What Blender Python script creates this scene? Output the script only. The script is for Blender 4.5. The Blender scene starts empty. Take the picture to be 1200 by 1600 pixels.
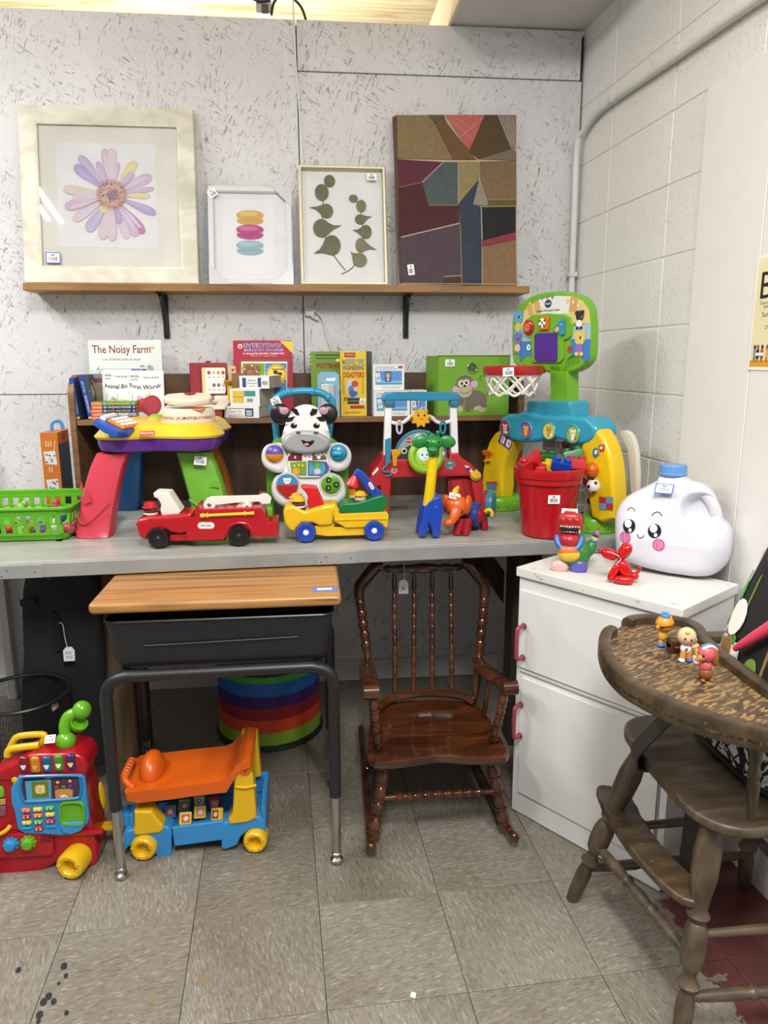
import bpy, bmesh, math, random
from mathutils import Vector as V, Matrix as MX, Euler
random.seed(7)
S = bpy.context.scene
COL = S.collection
# ---------------------------------------------------------------- camera, world, lights, exposure
FPX, CZ = 1145.05, 1.3393
YAW, PIT, ROL = 0.10179, -0.20524, -0.0038356
_f = V((math.sin(YAW)*math.cos(PIT), math.cos(YAW)*math.cos(PIT), math.sin(PIT)))
_r = V((math.cos(YAW), -math.sin(YAW), 0)); _u = _r.cross(_f)
RR = _r*math.cos(ROL)+_u*math.sin(ROL); UU = _u*math.cos(ROL)-_r*math.sin(ROL)
CAMP = V((0, 0, CZ))
cd = bpy.data.cameras.new('camera'); cam = bpy.data.objects.new('camera', cd); COL.objects.link(cam)
cd.sensor_fit = 'HORIZONTAL'; cd.sensor_width = 36; cd.lens = 36*FPX/1200; cd.clip_start = .02
cam.matrix_world = MX(((RR.x, UU.x, -_f.x, 0), (RR.y, UU.y, -_f.y, 0), (RR.z, UU.z, -_f.z, CZ), (0, 0, 0, 1)))
S.camera = cam
S.view_settings.view_transform = 'Standard'; S.view_settings.look = 'None'
S.view_settings.gamma = 1; S.view_settings.use_curve_mapping = False
S.view_settings.exposure = 0.36
w = bpy.data.worlds.new('store_air'); S.world = w; w.use_nodes = True
w.node_tree.nodes['Background'].inputs[0].default_value = (1.0, .99, .985, 1)
w.node_tree.nodes['Background'].inputs[1].default_value = .27
def area(name, loc, sx, sy, power, col=(1, .995, .98)):
    l = bpy.data.lights.new(name, 'AREA'); l.shape = 'RECTANGLE'; l.size = sx; l.size_y = sy; l.energy = power; l.color = col
    o = bpy.data.objects.new(name, l); o.location = loc; COL.objects.link(o); return o
area('ceiling_lamp', (-2.25, 2.0, 2.95), .34, 1.2, 44)
for k in range(3): area('ceiling_lamp', (-1.58-.07*k, .86+.03*k, 2.95), .026, .42, 9)
area('ceiling_lamp', (.0, -.2, 2.95), .34, 1.1, 74)
area('ceiling_lamp', (.75, -.1, 2.95), .3, 1.0, 30)
area('plank_fill', (-.6, 3.6, 2.3), 1.6, .3, 30, (1, .93, .8)).rotation_euler = (math.pi, 0, 0)  # unseen fill light, added to brighten the ceiling planks beyond the wall
def ray(x, y): return _f*FPX+RR*(x-600)+UU*(800-y)
def AY(x, y, Y): d = ray(x, y); return CAMP+d*(Y/d.y)          # photo point on the vertical plane y=Y
def AZ(x, y, Z): d = ray(x, y); return CAMP+d*((Z-CZ)/d.z)     # photo point on the level plane z=Z
def AX(x, y, X): d = ray(x, y); return CAMP+d*(X/d.x)
def RWX(y): return 1.055+.06*(2.92-y)
def ARW(x, y, off=0):
    d = ray(x, y); t = (1.055+.06*2.92-off)/(d.x+.06*d.y); return CAMP+d*t
# ---------------------------------------------------------------- materials
def lin(h):
    h = h.lstrip('#'); o = []
    for i in (0, 2, 4):
        c = int(h[i:i+2], 16)/255; o.append(c/12.92 if c <= .04045 else ((c+.055)/1.055)**2.4)
    return (*o, 1)
MC = {}
def mat(h, rough=.4, metal=0, var=.05, scale=9, bump=0, spec=.5, coat=0, alpha=None):
    k = (h, rough, metal, var, scale, bump, spec, coat)
    if k in MC: return MC[k]
    m = bpy.data.materials.new('paint_'+h.lstrip('#')); m.use_nodes = True; nt = m.node_tree; b = nt.nodes['Principled BSDF']
    b.inputs['Roughness'].default_value = rough; b.inputs['Metallic'].default_value = metal
    b.inputs['Specular IOR Level'].default_value = spec; b.inputs['Coat Weight'].default_value = coat
    tc = nt.nodes.new('ShaderNodeTexCoord'); n = nt.nodes.new('ShaderNodeTexNoise'); n.inputs['Scale'].default_value = scale; n.inputs['Detail'].default_value = 4
    nt.links.new(tc.outputs['Object'], n.inputs['Vector'])
    c = lin(h); r = nt.nodes.new('ShaderNodeValToRGB')
    r.color_ramp.elements[0].position = .3; r.color_ramp.elements[1].position = .7
    r.color_ramp.elements[0].color = (*[x*(1-var) for x in c[:3]], 1); r.color_ramp.elements[1].color = (*[min(1, x*(1+var)) for x in c[:3]], 1)
    nt.links.new(n.outputs['Fac'], r.inputs[0]); nt.links.new(r.outputs[0], b.inputs['Base Color'])
    if bump:
        n2 = nt.nodes.new('ShaderNodeTexNoise'); n2.inputs['Scale'].default_value = scale*25; nt.links.new(tc.outputs['Object'], n2.inputs['Vector'])
        bp = nt.nodes.new('ShaderNodeBump'); bp.inputs['Strength'].default_value = bump; bp.inputs['Distance'].default_value = .002
        nt.links.new(n2.outputs['Fac'], bp.inputs['Height']); nt.links.new(bp.outputs[0], b.inputs['Normal'])
    MC[k] = m; return m
def nodes(name, rough=.5, **kw):
    m = bpy.data.materials.new(name); m.use_nodes = True; nt = m.node_tree; b = nt.nodes['Principled BSDF']
    b.inputs['Roughness'].default_value = rough
    for k, v in kw.items(): b.inputs[k].default_value = v
    def N(t, **p):
        n = nt.nodes.new('ShaderNode'+t)
        for k, v in p.items():
            if k in n.inputs: n.inputs[k].default_value = v
            else: setattr(n, k, v)
        return n
    return m, nt, b, N
def ramp(N, stops):
    r = N('ValToRGB'); e = r.color_ramp.elements
    while len(e) < len(stops): e.new(.5)
    for i, (p, c) in enumerate(stops): e[i].position = p; e[i].color = lin(c) if isinstance(c, str) else (c, c, c, 1)
    return r
def streak(nt, N, vec, sc, rot=(0, 0, 0), detail=4, dist=0):
    mp = N('Mapping', vector_type='TEXTURE'); mp.inputs['Scale'].default_value = [1/k for k in sc]; mp.inputs['Rotation'].default_value = rot; nt.links.new(vec, mp.inputs[0])
    n = N('TexNoise', Scale=1.0, Detail=detail, Distortion=dist); nt.links.new(mp.outputs[0], n.inputs['Vector']); return n.outputs['Fac']
def wood(name, cols, sc, rough=.35, coat=0, worn=None, bump=.15, gen='Object', rot=(0, 0, 0)):
    m, nt, b, N = nodes(name, rough); b.inputs['Coat Weight'].default_value = coat
    tc = N('TexCoord'); f = streak(nt, N, tc.outputs[gen], sc, rot, 6, .6)
    r = ramp(N, list(zip([.3+.4*i/(len(cols)-1) for i in range(len(cols))], cols))); nt.links.new(f, r.inputs[0]); out = r.outputs[0]
    if worn:
        f2 = streak(nt, N, tc.outputs[gen], worn[1], rot, 8, .3); r2 = ramp(N, [(worn[2], 0.), (worn[2]+.11, 1.)]); nt.links.new(f2, r2.inputs[0])
        mx = N('MixRGB'); nt.links.new(r2.outputs[0], mx.inputs[0]); nt.links.new(out, mx.inputs[1]); mx.inputs[2].default_value = lin(worn[0]); out = mx.outputs[0]
    nt.links.new(out, b.inputs['Base Color'])
    bp = N('Bump', Strength=bump, Distance=.001); nt.links.new(f, bp.inputs['Height']); nt.links.new(bp.outputs[0], b.inputs['Normal'])
    return m
def glass_pane():
    m = bpy.data.materials.new('clear_glass'); m.use_nodes = True; nt = m.node_tree; nt.nodes.remove(nt.nodes['Principled BSDF'])
    t = nt.nodes.new('ShaderNodeBsdfTransparent'); g = nt.nodes.new('ShaderNodeBsdfGlossy'); g.inputs['Roughness'].default_value = .02
    fr = nt.nodes.new('ShaderNodeFresnel'); fr.inputs['IOR'].default_value = 1.4; mx = nt.nodes.new('ShaderNodeMixShader')
    nt.links.new(fr.outputs[0], mx.inputs[0]); nt.links.new(t.outputs[0], mx.inputs[1]); nt.links.new(g.outputs[0], mx.inputs[2])
    nt.links.new(mx.outputs[0], nt.nodes['Material Output'].inputs[0]); return m
GLASS = glass_pane()
# ---------------------------------------------------------------- mesh builder
ORG = {}
def sm(t): return t
class FR:                                                       # a plane in the place: origin, right, up, outward
    def __init__(s, o, u, v=None, n=None):
        s.o = V(o); s.u = V(u).normalized(); s.v = V(v or (0, 0, 1)); s.v = (s.v-s.u*s.u.dot(s.v)).normalized(); s.n = s.u.cross(s.v)
        if n is not None and s.n.dot(V(n)) < 0: s.n = -s.n
    def __call__(s, a, b, h=0): return s.o+s.u*a+s.v*b+s.n*h
    def off(s, a, b, rot=0, h=0):
        c, q = math.cos(rot), math.sin(rot); return FR(s(a, b, h), s.u*c+s.v*q, s.v*c-s.u*q, s.n)
class MB:
    def __init__(s, m=None): s.v = []; s.f = []; s.mi = []; s.mats = []; s.cur = 0; s.X = None; s.use(m or mat('#888888'))
    def use(s, m):
        if isinstance(m, str): m = mat(m)
        if m not in s.mats: s.mats.append(m)
        s.cur = s.mats.index(m); return s
    def add(s, vs, fs):
        k = len(s.v)
        s.v += [tuple(s.X @ V(p)) if s.X else tuple(p) for p in vs]; s.f += [tuple(i+k for i in f) for f in fs]; s.mi += [s.cur]*len(fs); return s
    def bm(s, b, M=None):
        b.verts.index_update(); s.add([(M @ x.co) if M else x.co for x in b.verts], [[x.index for x in f.verts] for f in b.faces]); b.free(); return s
    def box(s, c, sz, r=0, seg=2, rot=(0, 0, 0)):
        b = bmesh.new(); bmesh.ops.create_cube(b, size=1)
        for x in b.verts: x.co = V((x.co.x*sz[0], x.co.y*sz[1], x.co.z*sz[2]))
        if r: bmesh.ops.bevel(b, geom=b.edges[:], offset=min(r, .49*min(sz)), segments=seg, profile=.5, affect='EDGES')
        R = rot if isinstance(rot, MX) else Euler(rot).to_matrix().to_4x4()
        return s.bm(b, MX.Translation(V(c)) @ R)
    def fbox(s, fr, a, b, h0, w, hh, d, r=0, seg=2):            # box standing on a plane, centre a,b
        M = MX.Identity(4)
        for i, ax in enumerate((fr.u, fr.v, fr.n)): M[0][i], M[1][i], M[2][i] = ax
        return s.box(fr(a, b, h0+d/2), (w, hh, d), r, seg, M)
    def prism(s, pts, vec, r=0, seg=2):
        b = bmesh.new(); vs = [b.verts.new(V(p)) for p in pts]; f = b.faces.new(vs)
        ex = bmesh.ops.extrude_face_region(b, geom=[f]); nv = [g for g in ex['geom'] if isinstance(g, bmesh.types.BMVert)]
        for x in nv: x.co += V(vec)
        if r:
            sv = set(nv) | set(vs); side = set(); 
            for e in b.edges:
                if (e.verts[0] in nv) == (e.verts[1] in nv): side.add(e)
            bmesh.ops.bevel(b, geom=list(side), offset=r, segments=seg, profile=.5, affect='EDGES', clamp_overlap=True)
        return s.bm(b)
    def lathe(s, prof, o=(0, 0, 0), ax=(0, 0, 1), seg=24, sx=1, sy=1):
        a = V(ax).normalized(); q = a.to_track_quat('Z', 'Y').to_matrix().to_4x4(); M = MX.Translation(V(o)) @ q
        vs = []; fs = []; n = len(prof)
        for (r, h) in prof:
            for i in range(seg): t = 2*math.pi*i/seg; vs.append(M @ V((r*sx*math.cos(t), r*sy*math.sin(t), h)))
        for j in range(n-1):
            for i in range(seg): k = (i+1) % seg; fs.append((j*seg+i, j*seg+k, (j+1)*seg+k, (j+1)*seg+i))
        if prof[0][0] > 1e-6: fs.append(tuple(reversed(range(seg))))
        if prof[-1][0] > 1e-6: fs.append(tuple((n-1)*seg+i for i in range(seg)))
        return s.add(vs, fs)
    def rod(s, p, q, r, r2=None, seg=10):
        p, q = V(p), V(q); L = (q-p).length; return s.lathe([(r, 0), (r2 if r2 is not None else r, L)], p, q-p, seg)
    def turned(s, p, q, prof, seg=12):                         # turned spindle: list of (radius, fraction)
        p, q = V(p), V(q); L = (q-p).length; return s.lathe([(r, t*L) for r, t in prof], p, q-p, seg)
    def tube(s, pts, r, seg=8, sub=4, closed=False, sy=1):
        P = [V(p) for p in pts]; n = len(P); R = r if isinstance(r, (list, tuple)) else [r]*n; Q = []; q = []
        rng = n if closed else n-1
        for i in range(rng):
            a, b, c, d = (P[(i-1) % n], P[i], P[(i+1) % n], P[(i+2) % n]) if closed else (P[max(i-1, 0)], P[i], P[i+1], P[min(i+2, n-1)])
            for k in range(sub):
                t = k/sub; Q.append(.5*((2*b)+(c-a)*t+(2*a-5*b+4*c-d)*t*t+(3*b-a-3*c+d)*t**3)); q.append(R[i]*(1-t)+R[(i+1) % n]*t)
        if not closed: Q.append(P[-1]); q.append(R[-1])
        N = len(Q); vs = []; fs = []; up = None
        for i in range(N):
            t = (Q[(i+1) % N]-Q[i-1]) if closed else (Q[min(i+1, N-1)]-Q[max(i-1, 0)]); t.normalize()
            if up is None: up = t.orthogonal().normalized()
            up = (up-t*t.dot(up)).normalized(); w_ = t.cross(up)
            for k in range(seg): an = 2*math.pi*k/seg; vs.append(Q[i]+up*(math.cos(an)*q[i])+w_*(math.sin(an)*q[i]*sy))
        for i in range(N if closed else N-1):
            j = (i+1) % N
            for k in range(seg): l = (k+1) % seg; fs.append((i*seg+k, i*seg+l, j*seg+l, j*seg+k))
        if not closed: fs += [tuple(reversed(range(seg))), tuple((N-1)*seg+k for k in range(seg))]
        return s.add(vs, fs)
    def ell(s, c, r, rot=(0, 0, 0), seg=20, rings=12, e=1.0, e2=None):
        R = rot if isinstance(rot, MX) else Euler(rot).to_matrix().to_4x4(); M = MX.Translation(V(c)) @ R; vs = []; fs = []
        if not isinstance(r, (tuple, list)): r = (r, r, r)
        e2 = e2 or e
        P = lambda x, k: math.copysign(abs(x)**k, x)
        for j in range(1, rings):
            t = math.pi*j/rings
            for i in range(seg):
                a = 2*math.pi*i/seg; vs.append(M @ V((r[0]*P(math.sin(t), e2)*P(math.cos(a), e), r[1]*P(math.sin(t), e2)*P(math.sin(a), e), r[2]*P(math.cos(t), e2))))
        for j in range(rings-2):
            for i in range(seg): k = (i+1) % seg; fs.append((j*seg+i, (j+1)*seg+i, (j+1)*seg+k, j*seg+k))
        vs += [M @ V((0, 0, r[2])), M @ V((0, 0, -r[2]))]; a, b = len(vs)-2, len(vs)-1; L = (rings-2)*seg
        for i in range(seg): k = (i+1) % seg; fs += [(a, i, k), (b, L+k, L+i)]
        return s.add(vs, fs)
    def loft(s, rings, cap=True, closed=False):
        n = len(rings[0]); vs = [V(p) for r in rings for p in r]; fs = []; N = len(rings)
        for j in range(N if closed else N-1):
            k = (j+1) % N
            for i in range(n): l = (i+1) % n; fs.append((j*n+i, j*n+l, k*n+l, k*n+i))
        if cap and not closed: fs += [tuple(reversed(range(n))), tuple((N-1)*n+i for i in range(n))]
        return s.add(vs, fs)
    # flat print on a plane
    def pol(s, fr, pts, h=.0004, m=None):
        if m: s.use(m)
        h += len(s.f)*2e-6
        return s.add([fr(a, b, h) for a, b in pts], [tuple(range(len(pts)))])
    def rec(s, fr, a0, b0, a1, b1, h=.0004, m=None): return s.pol(fr, [(a0, b0), (a1, b0), (a1, b1), (a0, b1)], h, m)
    def el2(s, fr, a, b, ra, rb=None, rot=0, h=.0004, m=None, seg=18, a0=0, a1=2*math.pi):
        rb = rb or ra; n = seg; c, q = math.cos(rot), math.sin(rot)
        full = abs(a1-a0-2*math.pi) < 1e-6
        pts = []
        for i in range(n if full else n+1):
            t = a0+(a1-a0)*i/n; x, y = ra*math.cos(t), rb*math.sin(t); pts.append((a+x*c-y*q, b+x*q+y*c))
        return s.pol(fr, pts, h, m)
    def lin2(s, fr, pts, wd, h=.0005, m=None):                  # a drawn stroke
        if m: s.use(m)
        for (a, b), (c, d) in zip(pts, pts[1:]):
            L = math.hypot(c-a, d-b) or 1e-9; nx, ny = -(d-b)/L*wd/2, (c-a)/L*wd/2; h += 1e-6
            s.add([fr(a+nx, b+ny, h), fr(a-nx, b-ny, h), fr(c-nx, d-ny, h), fr(c+nx, d+ny, h)], [(0, 1, 2, 3)])
        return s
    def star(s, fr, a, b, r, n=5, q=.45, rot=math.pi/2, h=.0005, m=None):
        return s.pol(fr, [(a+(r if i % 2 == 0 else r*q)*math.cos(rot+math.pi*i/n), b+(r if i % 2 == 0 else r*q)*math.sin(rot+math.pi*i/n)) for i in range(2*n)], h, m)
    def text(s, fr, t, a, b, size, m='#111111', h=.0006, width=None, al='C', bold=0, shear=0, arc=0, space=1):
        s.use(m); cu = bpy.data.curves.new('t', 'FONT'); cu.body = t; cu.size = 1; cu.offset = bold; cu.shear = shear; cu.resolution_u = 2; cu.space_character = space
        o = bpy.data.objects.new('t', cu); me = bpy.data.meshes.new_from_object(o)
        xs = [p.co.x for p in me.vertices] or [0]; ys = [p.co.y for p in me.vertices] or [0]; x0, x1 = min(xs), max(xs)
        kx = size*1.35; ky = size*1.35
        if width: kx = width/max(x1-x0, 1e-6)
        sh = {'C': -(x0+x1)/2, 'L': -x0, 'R': -x1}[al]; W = (x1-x0)*kx
        vs = []
        for p in me.vertices:
            x, y = (p.co.x+sh)*kx, (p.co.y)*ky
            if arc: th = x*arc; x, y = (math.sin(th)/arc)-math.sin(th)*y, y*math.cos(th)-(1-math.cos(th))/arc
            vs.append(fr(a+x, b+y, h))
        s.add(vs, [tuple(f.vertices) for f in me.polygons])
        bpy.data.objects.remove(o); bpy.data.curves.remove(cu); bpy.data.meshes.remove(me); return s
    def build(s, name, par=None, label=None, sharp=38, kind=None, org=None):
        o_ = V(org) if org is not None else (ORG[par] if par else V((0, 0, 0)))
        me = bpy.data.meshes.new(name); me.from_pydata([tuple(V(p)-o_) for p in s.v], [], s.f)
        for m in s.mats: me.materials.append(m)
        me.polygons.foreach_set('material_index', s.mi); me.polygons.foreach_set('use_smooth', [True]*len(s.f)); me.update()
        b = bmesh.new(); b.from_mesh(me); bmesh.ops.remove_doubles(b, verts=b.verts, dist=1e-6); bmesh.ops.recalc_face_normals(b, faces=b.faces) if not s.flat else None; b.to_mesh(me); b.free()
        me.set_sharp_from_angle(angle=math.radians(sharp))
        o = bpy.data.objects.new(name, me); COL.objects.link(o); ORG[o] = o_
        wn_ = o.modifiers.new('weighted', 'WEIGHTED_NORMAL'); wn_.keep_sharp = True
        if par: o.parent = par
        else: o.location = o_
        if par and (o_-ORG[par]).length > 1e-9: o.location = o_-ORG[par]
        if label: o['label'] = label
        if kind: o['kind'] = kind
        return o
    flat = False
def thing(name, label, cat, loc, group=None):
    o = bpy.data.objects.new(name, None); COL.objects.link(o); o.location = V(loc); ORG[o] = V(loc); o.empty_display_size = .02
    o['label'] = label; o['category'] = cat
    if group: o['group'] = group
    return o
def tag(o, label, cat, group=None):
    o['label'] = label; o['category'] = cat
    if group: o['group'] = group
    return o
def pmb(m='#ffffff'): x = MB(m if not isinstance(m, str) else mat(m, .5)); x.flat = True; return x
def sticker(par, fr, a, b, wd, ht, rot=0, border=None, name='price_sticker', label='white price sticker printed with a barcode', h=.0009):
    f = fr.off(a, b, rot, h); p = pmb('#f4f4f2')
    if border: p.rec(f, -wd/2-.003, -ht/2-.003, wd/2+.003, ht/2+.003, 0, mat(border, .6))
    p.rec(f, -wd/2, -ht/2, wd/2, ht/2, .0003, mat('#f4f4f2', .55)); p.use(mat('#202020', .6)); rs = random.Random(int(a*1e4) ^ int(wd*1e5))
    x = -wd*.32
    while x < wd*.34:
        q = wd*rs.choice((.02, .03, .05)); p.rec(f, x, -ht*.34, x+q, ht*.12, .0005); x += q+wd*rs.choice((.02, .03, .04))
    p.rec(f, -wd*.14, ht*.24, wd*.12, ht*.36, .0005); return p.build(name, par, label)
def struct(o): o['kind'] = 'structure'; return o
def copy_tree(o, par=None, loc=None):
    c = o.copy(); COL.objects.link(c); c.parent = par; ORG[c] = ORG[o]
    if loc is not None: c.location = loc
    for k in [x for x in COL.objects if x.parent == o]: copy_tree(k, c)
    return c
def circ(c, r, n=24, ax='y', a0=0, a1=2*math.pi, rz=None):
    rz = rz or r; c = V(c); o = []
    full = abs(a1-a0-2*math.pi) < 1e-6
    for i in range(n if full else n+1):
        t = a0+(a1-a0)*i/n; x, z = r*math.cos(t), rz*math.sin(t)
        o.append(c+(V((x, 0, z)) if ax == 'y' else V((x, z, 0)) if ax == 'z' else V((0, x, z))))
    return o
def smooth(pts, sub=5, closed=True):
    P = [V(p) for p in pts]; n = len(P); Q = []
    for i in range(n if closed else n-1):
        a, b, c, d = (P[(i-1) % n], P[i], P[(i+1) % n], P[(i+2) % n]) if closed else (P[max(i-1, 0)], P[i], P[i+1], P[min(i+2, n-1)])
        for k in range(sub):
            t = k/sub; Q.append(.5*((2*b)+(c-a)*t+(2*a-5*b+4*c-d)*t*t+(3*b-a-3*c+d)*t**3))
    if not closed: Q.append(P[-1])
    return Q
def pxY(pts, Y): return [AY(x, y, Y) for x, y in pts]
def pxZ(pts, Z): return [AZ(x, y, Z) for x, y in pts]
# ---------------------------------------------------------------- structure
def osb():
    m, nt, b, N = nodes('painted_strand_board', .55); tc = N('TexCoord'); g = tc.outputs['Object']
    outs = []
    for i, (rot, sc) in enumerate((((0, .5, 0), (24, 20, 120)), ((0, -1.1, 0), (24, 20, 110)), ((0, 1.75, 0), (26, 20, 120)))):
        f = streak(nt, N, g, sc, rot, 3, 1.2); r = ramp(N, [(.61, 0.), (.67, .85)]); nt.links.new(f, r.inputs[0])
        k = streak(nt, N, g, (7, 7, 6), (0, 0, i*2.), 3); rk = ramp(N, [(.45, 0.), (.6, 1.)]); nt.links.new(k, rk.inputs[0])
        mu = N('Math', operation='MULTIPLY'); nt.links.new(r.outputs[0], mu.inputs[0]); nt.links.new(rk.outputs[0], mu.inputs[1]); outs.append(mu.outputs[0])
    mx = N('Math', operation='MAXIMUM'); nt.links.new(outs[0], mx.inputs[0]); nt.links.new(outs[1], mx.inputs[1])
    m2 = N('Math', operation='MAXIMUM'); nt.links.new(mx.outputs[0], m2.inputs[0]); nt.links.new(outs[2], m2.inputs[1])
    pt = streak(nt, N, g, (3, 3, 3)); rp = ramp(N, [(.35, '#cccbcd'), (.65, '#d6d5d6')]); nt.links.new(pt, rp.inputs[0])
    mc = N('MixRGB'); nt.links.new(m2.outputs[0], mc.inputs[0]); nt.links.new(rp.outputs[0], mc.inputs[1]); mc.inputs[2].default_value = lin('#7d766e')
    nt.links.new(mc.outputs[0], b.inputs['Base Color'])
    n3 = streak(nt, N, g, (60, 60, 60), (0, 0, 0), 5); ad = N('Math', operation='MULTIPLY_ADD'); nt.links.new(m2.outputs[0], ad.inputs[0]); ad.inputs[1].default_value = -1.2; nt.links.new(n3, ad.inputs[2])
    bp = N('Bump', Strength=.5, Distance=.0025); nt.links.new(ad.outputs[0], bp.inputs['Height']); nt.links.new(bp.outputs[0], b.inputs['Normal']); return m
OSB = osb()
def block_paint():
    m, nt, b, N = nodes('painted_block', .4); tc = N('TexCoord'); g = tc.outputs['Object']
    f = streak(nt, N, g, (120, 120, 120), (0, 0, 0), 3); r = ramp(N, [(.27, 0.), (.34, 1.)]); nt.links.new(f, r.inputs[0])
    k = streak(nt, N, N('NewGeometry').outputs['Position'], (4, 4, 4)); rk = ramp(N, [(.3, '#e3e1dc'), (.7, '#e9e7e2')]); nt.links.new(k, rk.inputs[0])
    mc = N('MixRGB', blend_type='MULTIPLY'); mc.inputs[0].default_value = .22; nt.links.new(rk.outputs[0], mc.inputs[1]); nt.links.new(r.outputs[0], mc.inputs[2]); nt.links.new(mc.outputs[0], b.inputs['Base Color'])
    f2 = streak(nt, N, g, (75, 75, 75), (0, 0, 0), 6); ml = N('Math', operation='MULTIPLY_ADD'); nt.links.new(r.outputs[0], ml.inputs[0]); ml.inputs[1].default_value = .8; nt.links.new(f2, ml.inputs[2])
    bp = N('Bump', Strength=.6, Distance=.003); nt.links.new(ml.outputs[0], bp.inputs['Height']); nt.links.new(bp.outputs[0], b.inputs['Normal']); return m
BLOCK = block_paint(); WHITE = mat('#e8e5e0', .45, var=.02, bump=.1)
def tile_mat():
    m, nt, b, N = nodes('vinyl_tile', .38); tc = N('TexCoord'); g = tc.outputs['Object']; oi = N('ObjectInfo')
    ad = N('VectorMath', operation='MULTIPLY_ADD'); cmb = N('CombineXYZ'); nt.links.new(oi.outputs['Random'], cmb.inputs[0]); nt.links.new(oi.outputs['Random'], cmb.inputs[1])
    nt.links.new(cmb.outputs[0], ad.inputs[0]); ad.inputs[1].default_value = (37, 53, 0); nt.links.new(g, ad.inputs[2]); v = ad.outputs[0]
    f = streak(nt, N, v, (45, 190, 20), (0, 0, .2), 4, 1.0); r = ramp(N, [(.28, '#675f55'), (.42, '#7a7469'), (.58, '#868074'), (.70, '#a09a8e')]); nt.links.new(f, r.inputs[0])
    d = streak(nt, N, v, (2.2, 2.2, 2), (0, 0, 0), 6, .5); rd = ramp(N, [(.3, '#c4bdb4'), (.62, '#ffffff')]); nt.links.new(d, rd.inputs[0])
    mc = N('MixRGB', blend_type='MULTIPLY'); mc.inputs[0].default_value = .8; nt.links.new(r.outputs[0], mc.inputs[1]); nt.links.new(rd.outputs[0], mc.inputs[2])
    # worn red paint left on the floor in the corner by the right wall
    ge = N('NewGeometry'); sx = N('SeparateXYZ'); nt.links.new(ge.outputs['Position'], sx.inputs[0])
    e1 = N('MapRange'); e1.inputs[1].default_value = .74; e1.inputs[2].default_value = 1.0; nt.links.new(sx.outputs[0], e1.inputs[0])
    e2 = N('MapRange'); e2.inputs[1].default_value = 1.95; e2.inputs[2].default_value = 1.6; nt.links.new(sx.outputs[1], e2.inputs[0])
    pn = streak(nt, N, ge.outputs['Position'], (13, 13, 6), (0, 0, 0), 6, .6); mm = N('Math', operation='MULTIPLY'); nt.links.new(e1.outputs[0], mm.inputs[0]); nt.links.new(e2.outputs[0], mm.inputs[1])
    aa = N('Math', operation='ADD'); nt.links.new(mm.outputs[0], aa.inputs[0]); nt.links.new(pn, aa.inputs[1]); ra = ramp(N, [(.98, 0.), (1.12, .85)]); nt.links.new(aa.outputs[0], ra.inputs[0])
    mr = N('MixRGB'); nt.links.new(ra.outputs[0], mr.inputs[0]); nt.links.new(mc.outputs[0], mr.inputs[1]); mr.inputs[2].default_value = lin('#5a2022')
    nt.links.new(mr.outputs[0], b.inputs['Base Color'])
    bp = N('Bump', Strength=.06, Distance=.001); nt.links.new(f, bp.inputs['Height']); nt.links.new(bp.outputs[0], b.inputs['Normal']); return m
b = MB(mat('#3a352f', .8)); b.box((0, .6, -.015), (3.4, 5.6, .022)); floor = struct(b.build('floor'))
CA, SA = math.cos(.0416276), math.sin(.0416276)
tb = MB(tile_mat()); tb.box((0, 0, -.002), (.3032, .3032, .004), .0006, 1); t0 = None
for c in range(-4, 6):
    for r in range(-2, 6):
        dx, dy = (c+.5)*.3048-.5467088, (r+.5)*.3048+1.2995629; x, y = CA*dx-SA*dy, SA*dx+CA*dy
        if x > RWX(y)+.2 or y > 3.1: continue
        if t0 is None: t0 = tb.build('tile', floor); o = t0
        else: o = t0.copy(); COL.objects.link(o)
        o.location = (x, y, 0); o.rotation_euler = (0, 0, .0416276+(math.pi/2)*((c+r) % 2)); o.parent = floor
# ink drops and scuffs lying on the tiles
b = pmb('#20222c'); fl = FR((0, 0, 0), (1, 0, 0), (0, 1, 0), (0, 0, 1))
for x, y, r in ((100, 1510, 6), (103, 1525, 4), (76, 1557, 6), (84, 1565, 5), (68, 1566, 6), (62, 1586, 6), (104, 1583, 4), (29, 1516, 5), (92, 1537, 3), (60, 1596, 4)):
    p = AZ(x, y, 0); b.el2(fl, p.x, p.y, r*.0012, r*.0018, .3, .0006, mat('#20222c', .5))
for x, y, r in ((238, 1560, 9), (317, 1530, 10)): p = AZ(x, y, 0); b.el2(fl, p.x, p.y, r*.0012, r*.0015, .3, .0005, mat('#7d6d55', .6))
b.build('ink_stain', floor, 'dark ink drops and brown spots dried on the tiles')
b = pmb('#6b655c')
for ln in (((417, 1350), (425, 1400), (440, 1450), (475, 1497), (520, 1525), (565, 1555)), ((355, 1545), (375, 1570), (400, 1592)), ((665, 1434), (700, 1418), (730, 1408)), ((985, 1430), (1010, 1480))):
    b.lin2(fl, [(AZ(x, y, 0).x, AZ(x, y, 0).y) for x, y in ln], .0016, .0005, mat('#6b655c', .7))
b.build('scuff', floor, 'thin dark scratches across the tiles')
b = MB('#efefef'); p = AZ(645, 1557, 0); b.prism([p+V((-.006, 0, .0005)), p+V((.004, -.006, .0005)), p+V((.008, .004, .003)), p+V((-.001, .008, .004))], (0, 0, .0008)); tag(b.build('paper_scrap', org=p), 'tiny white scrap of paper lying on the bare floor tiles', 'paper')
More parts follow.
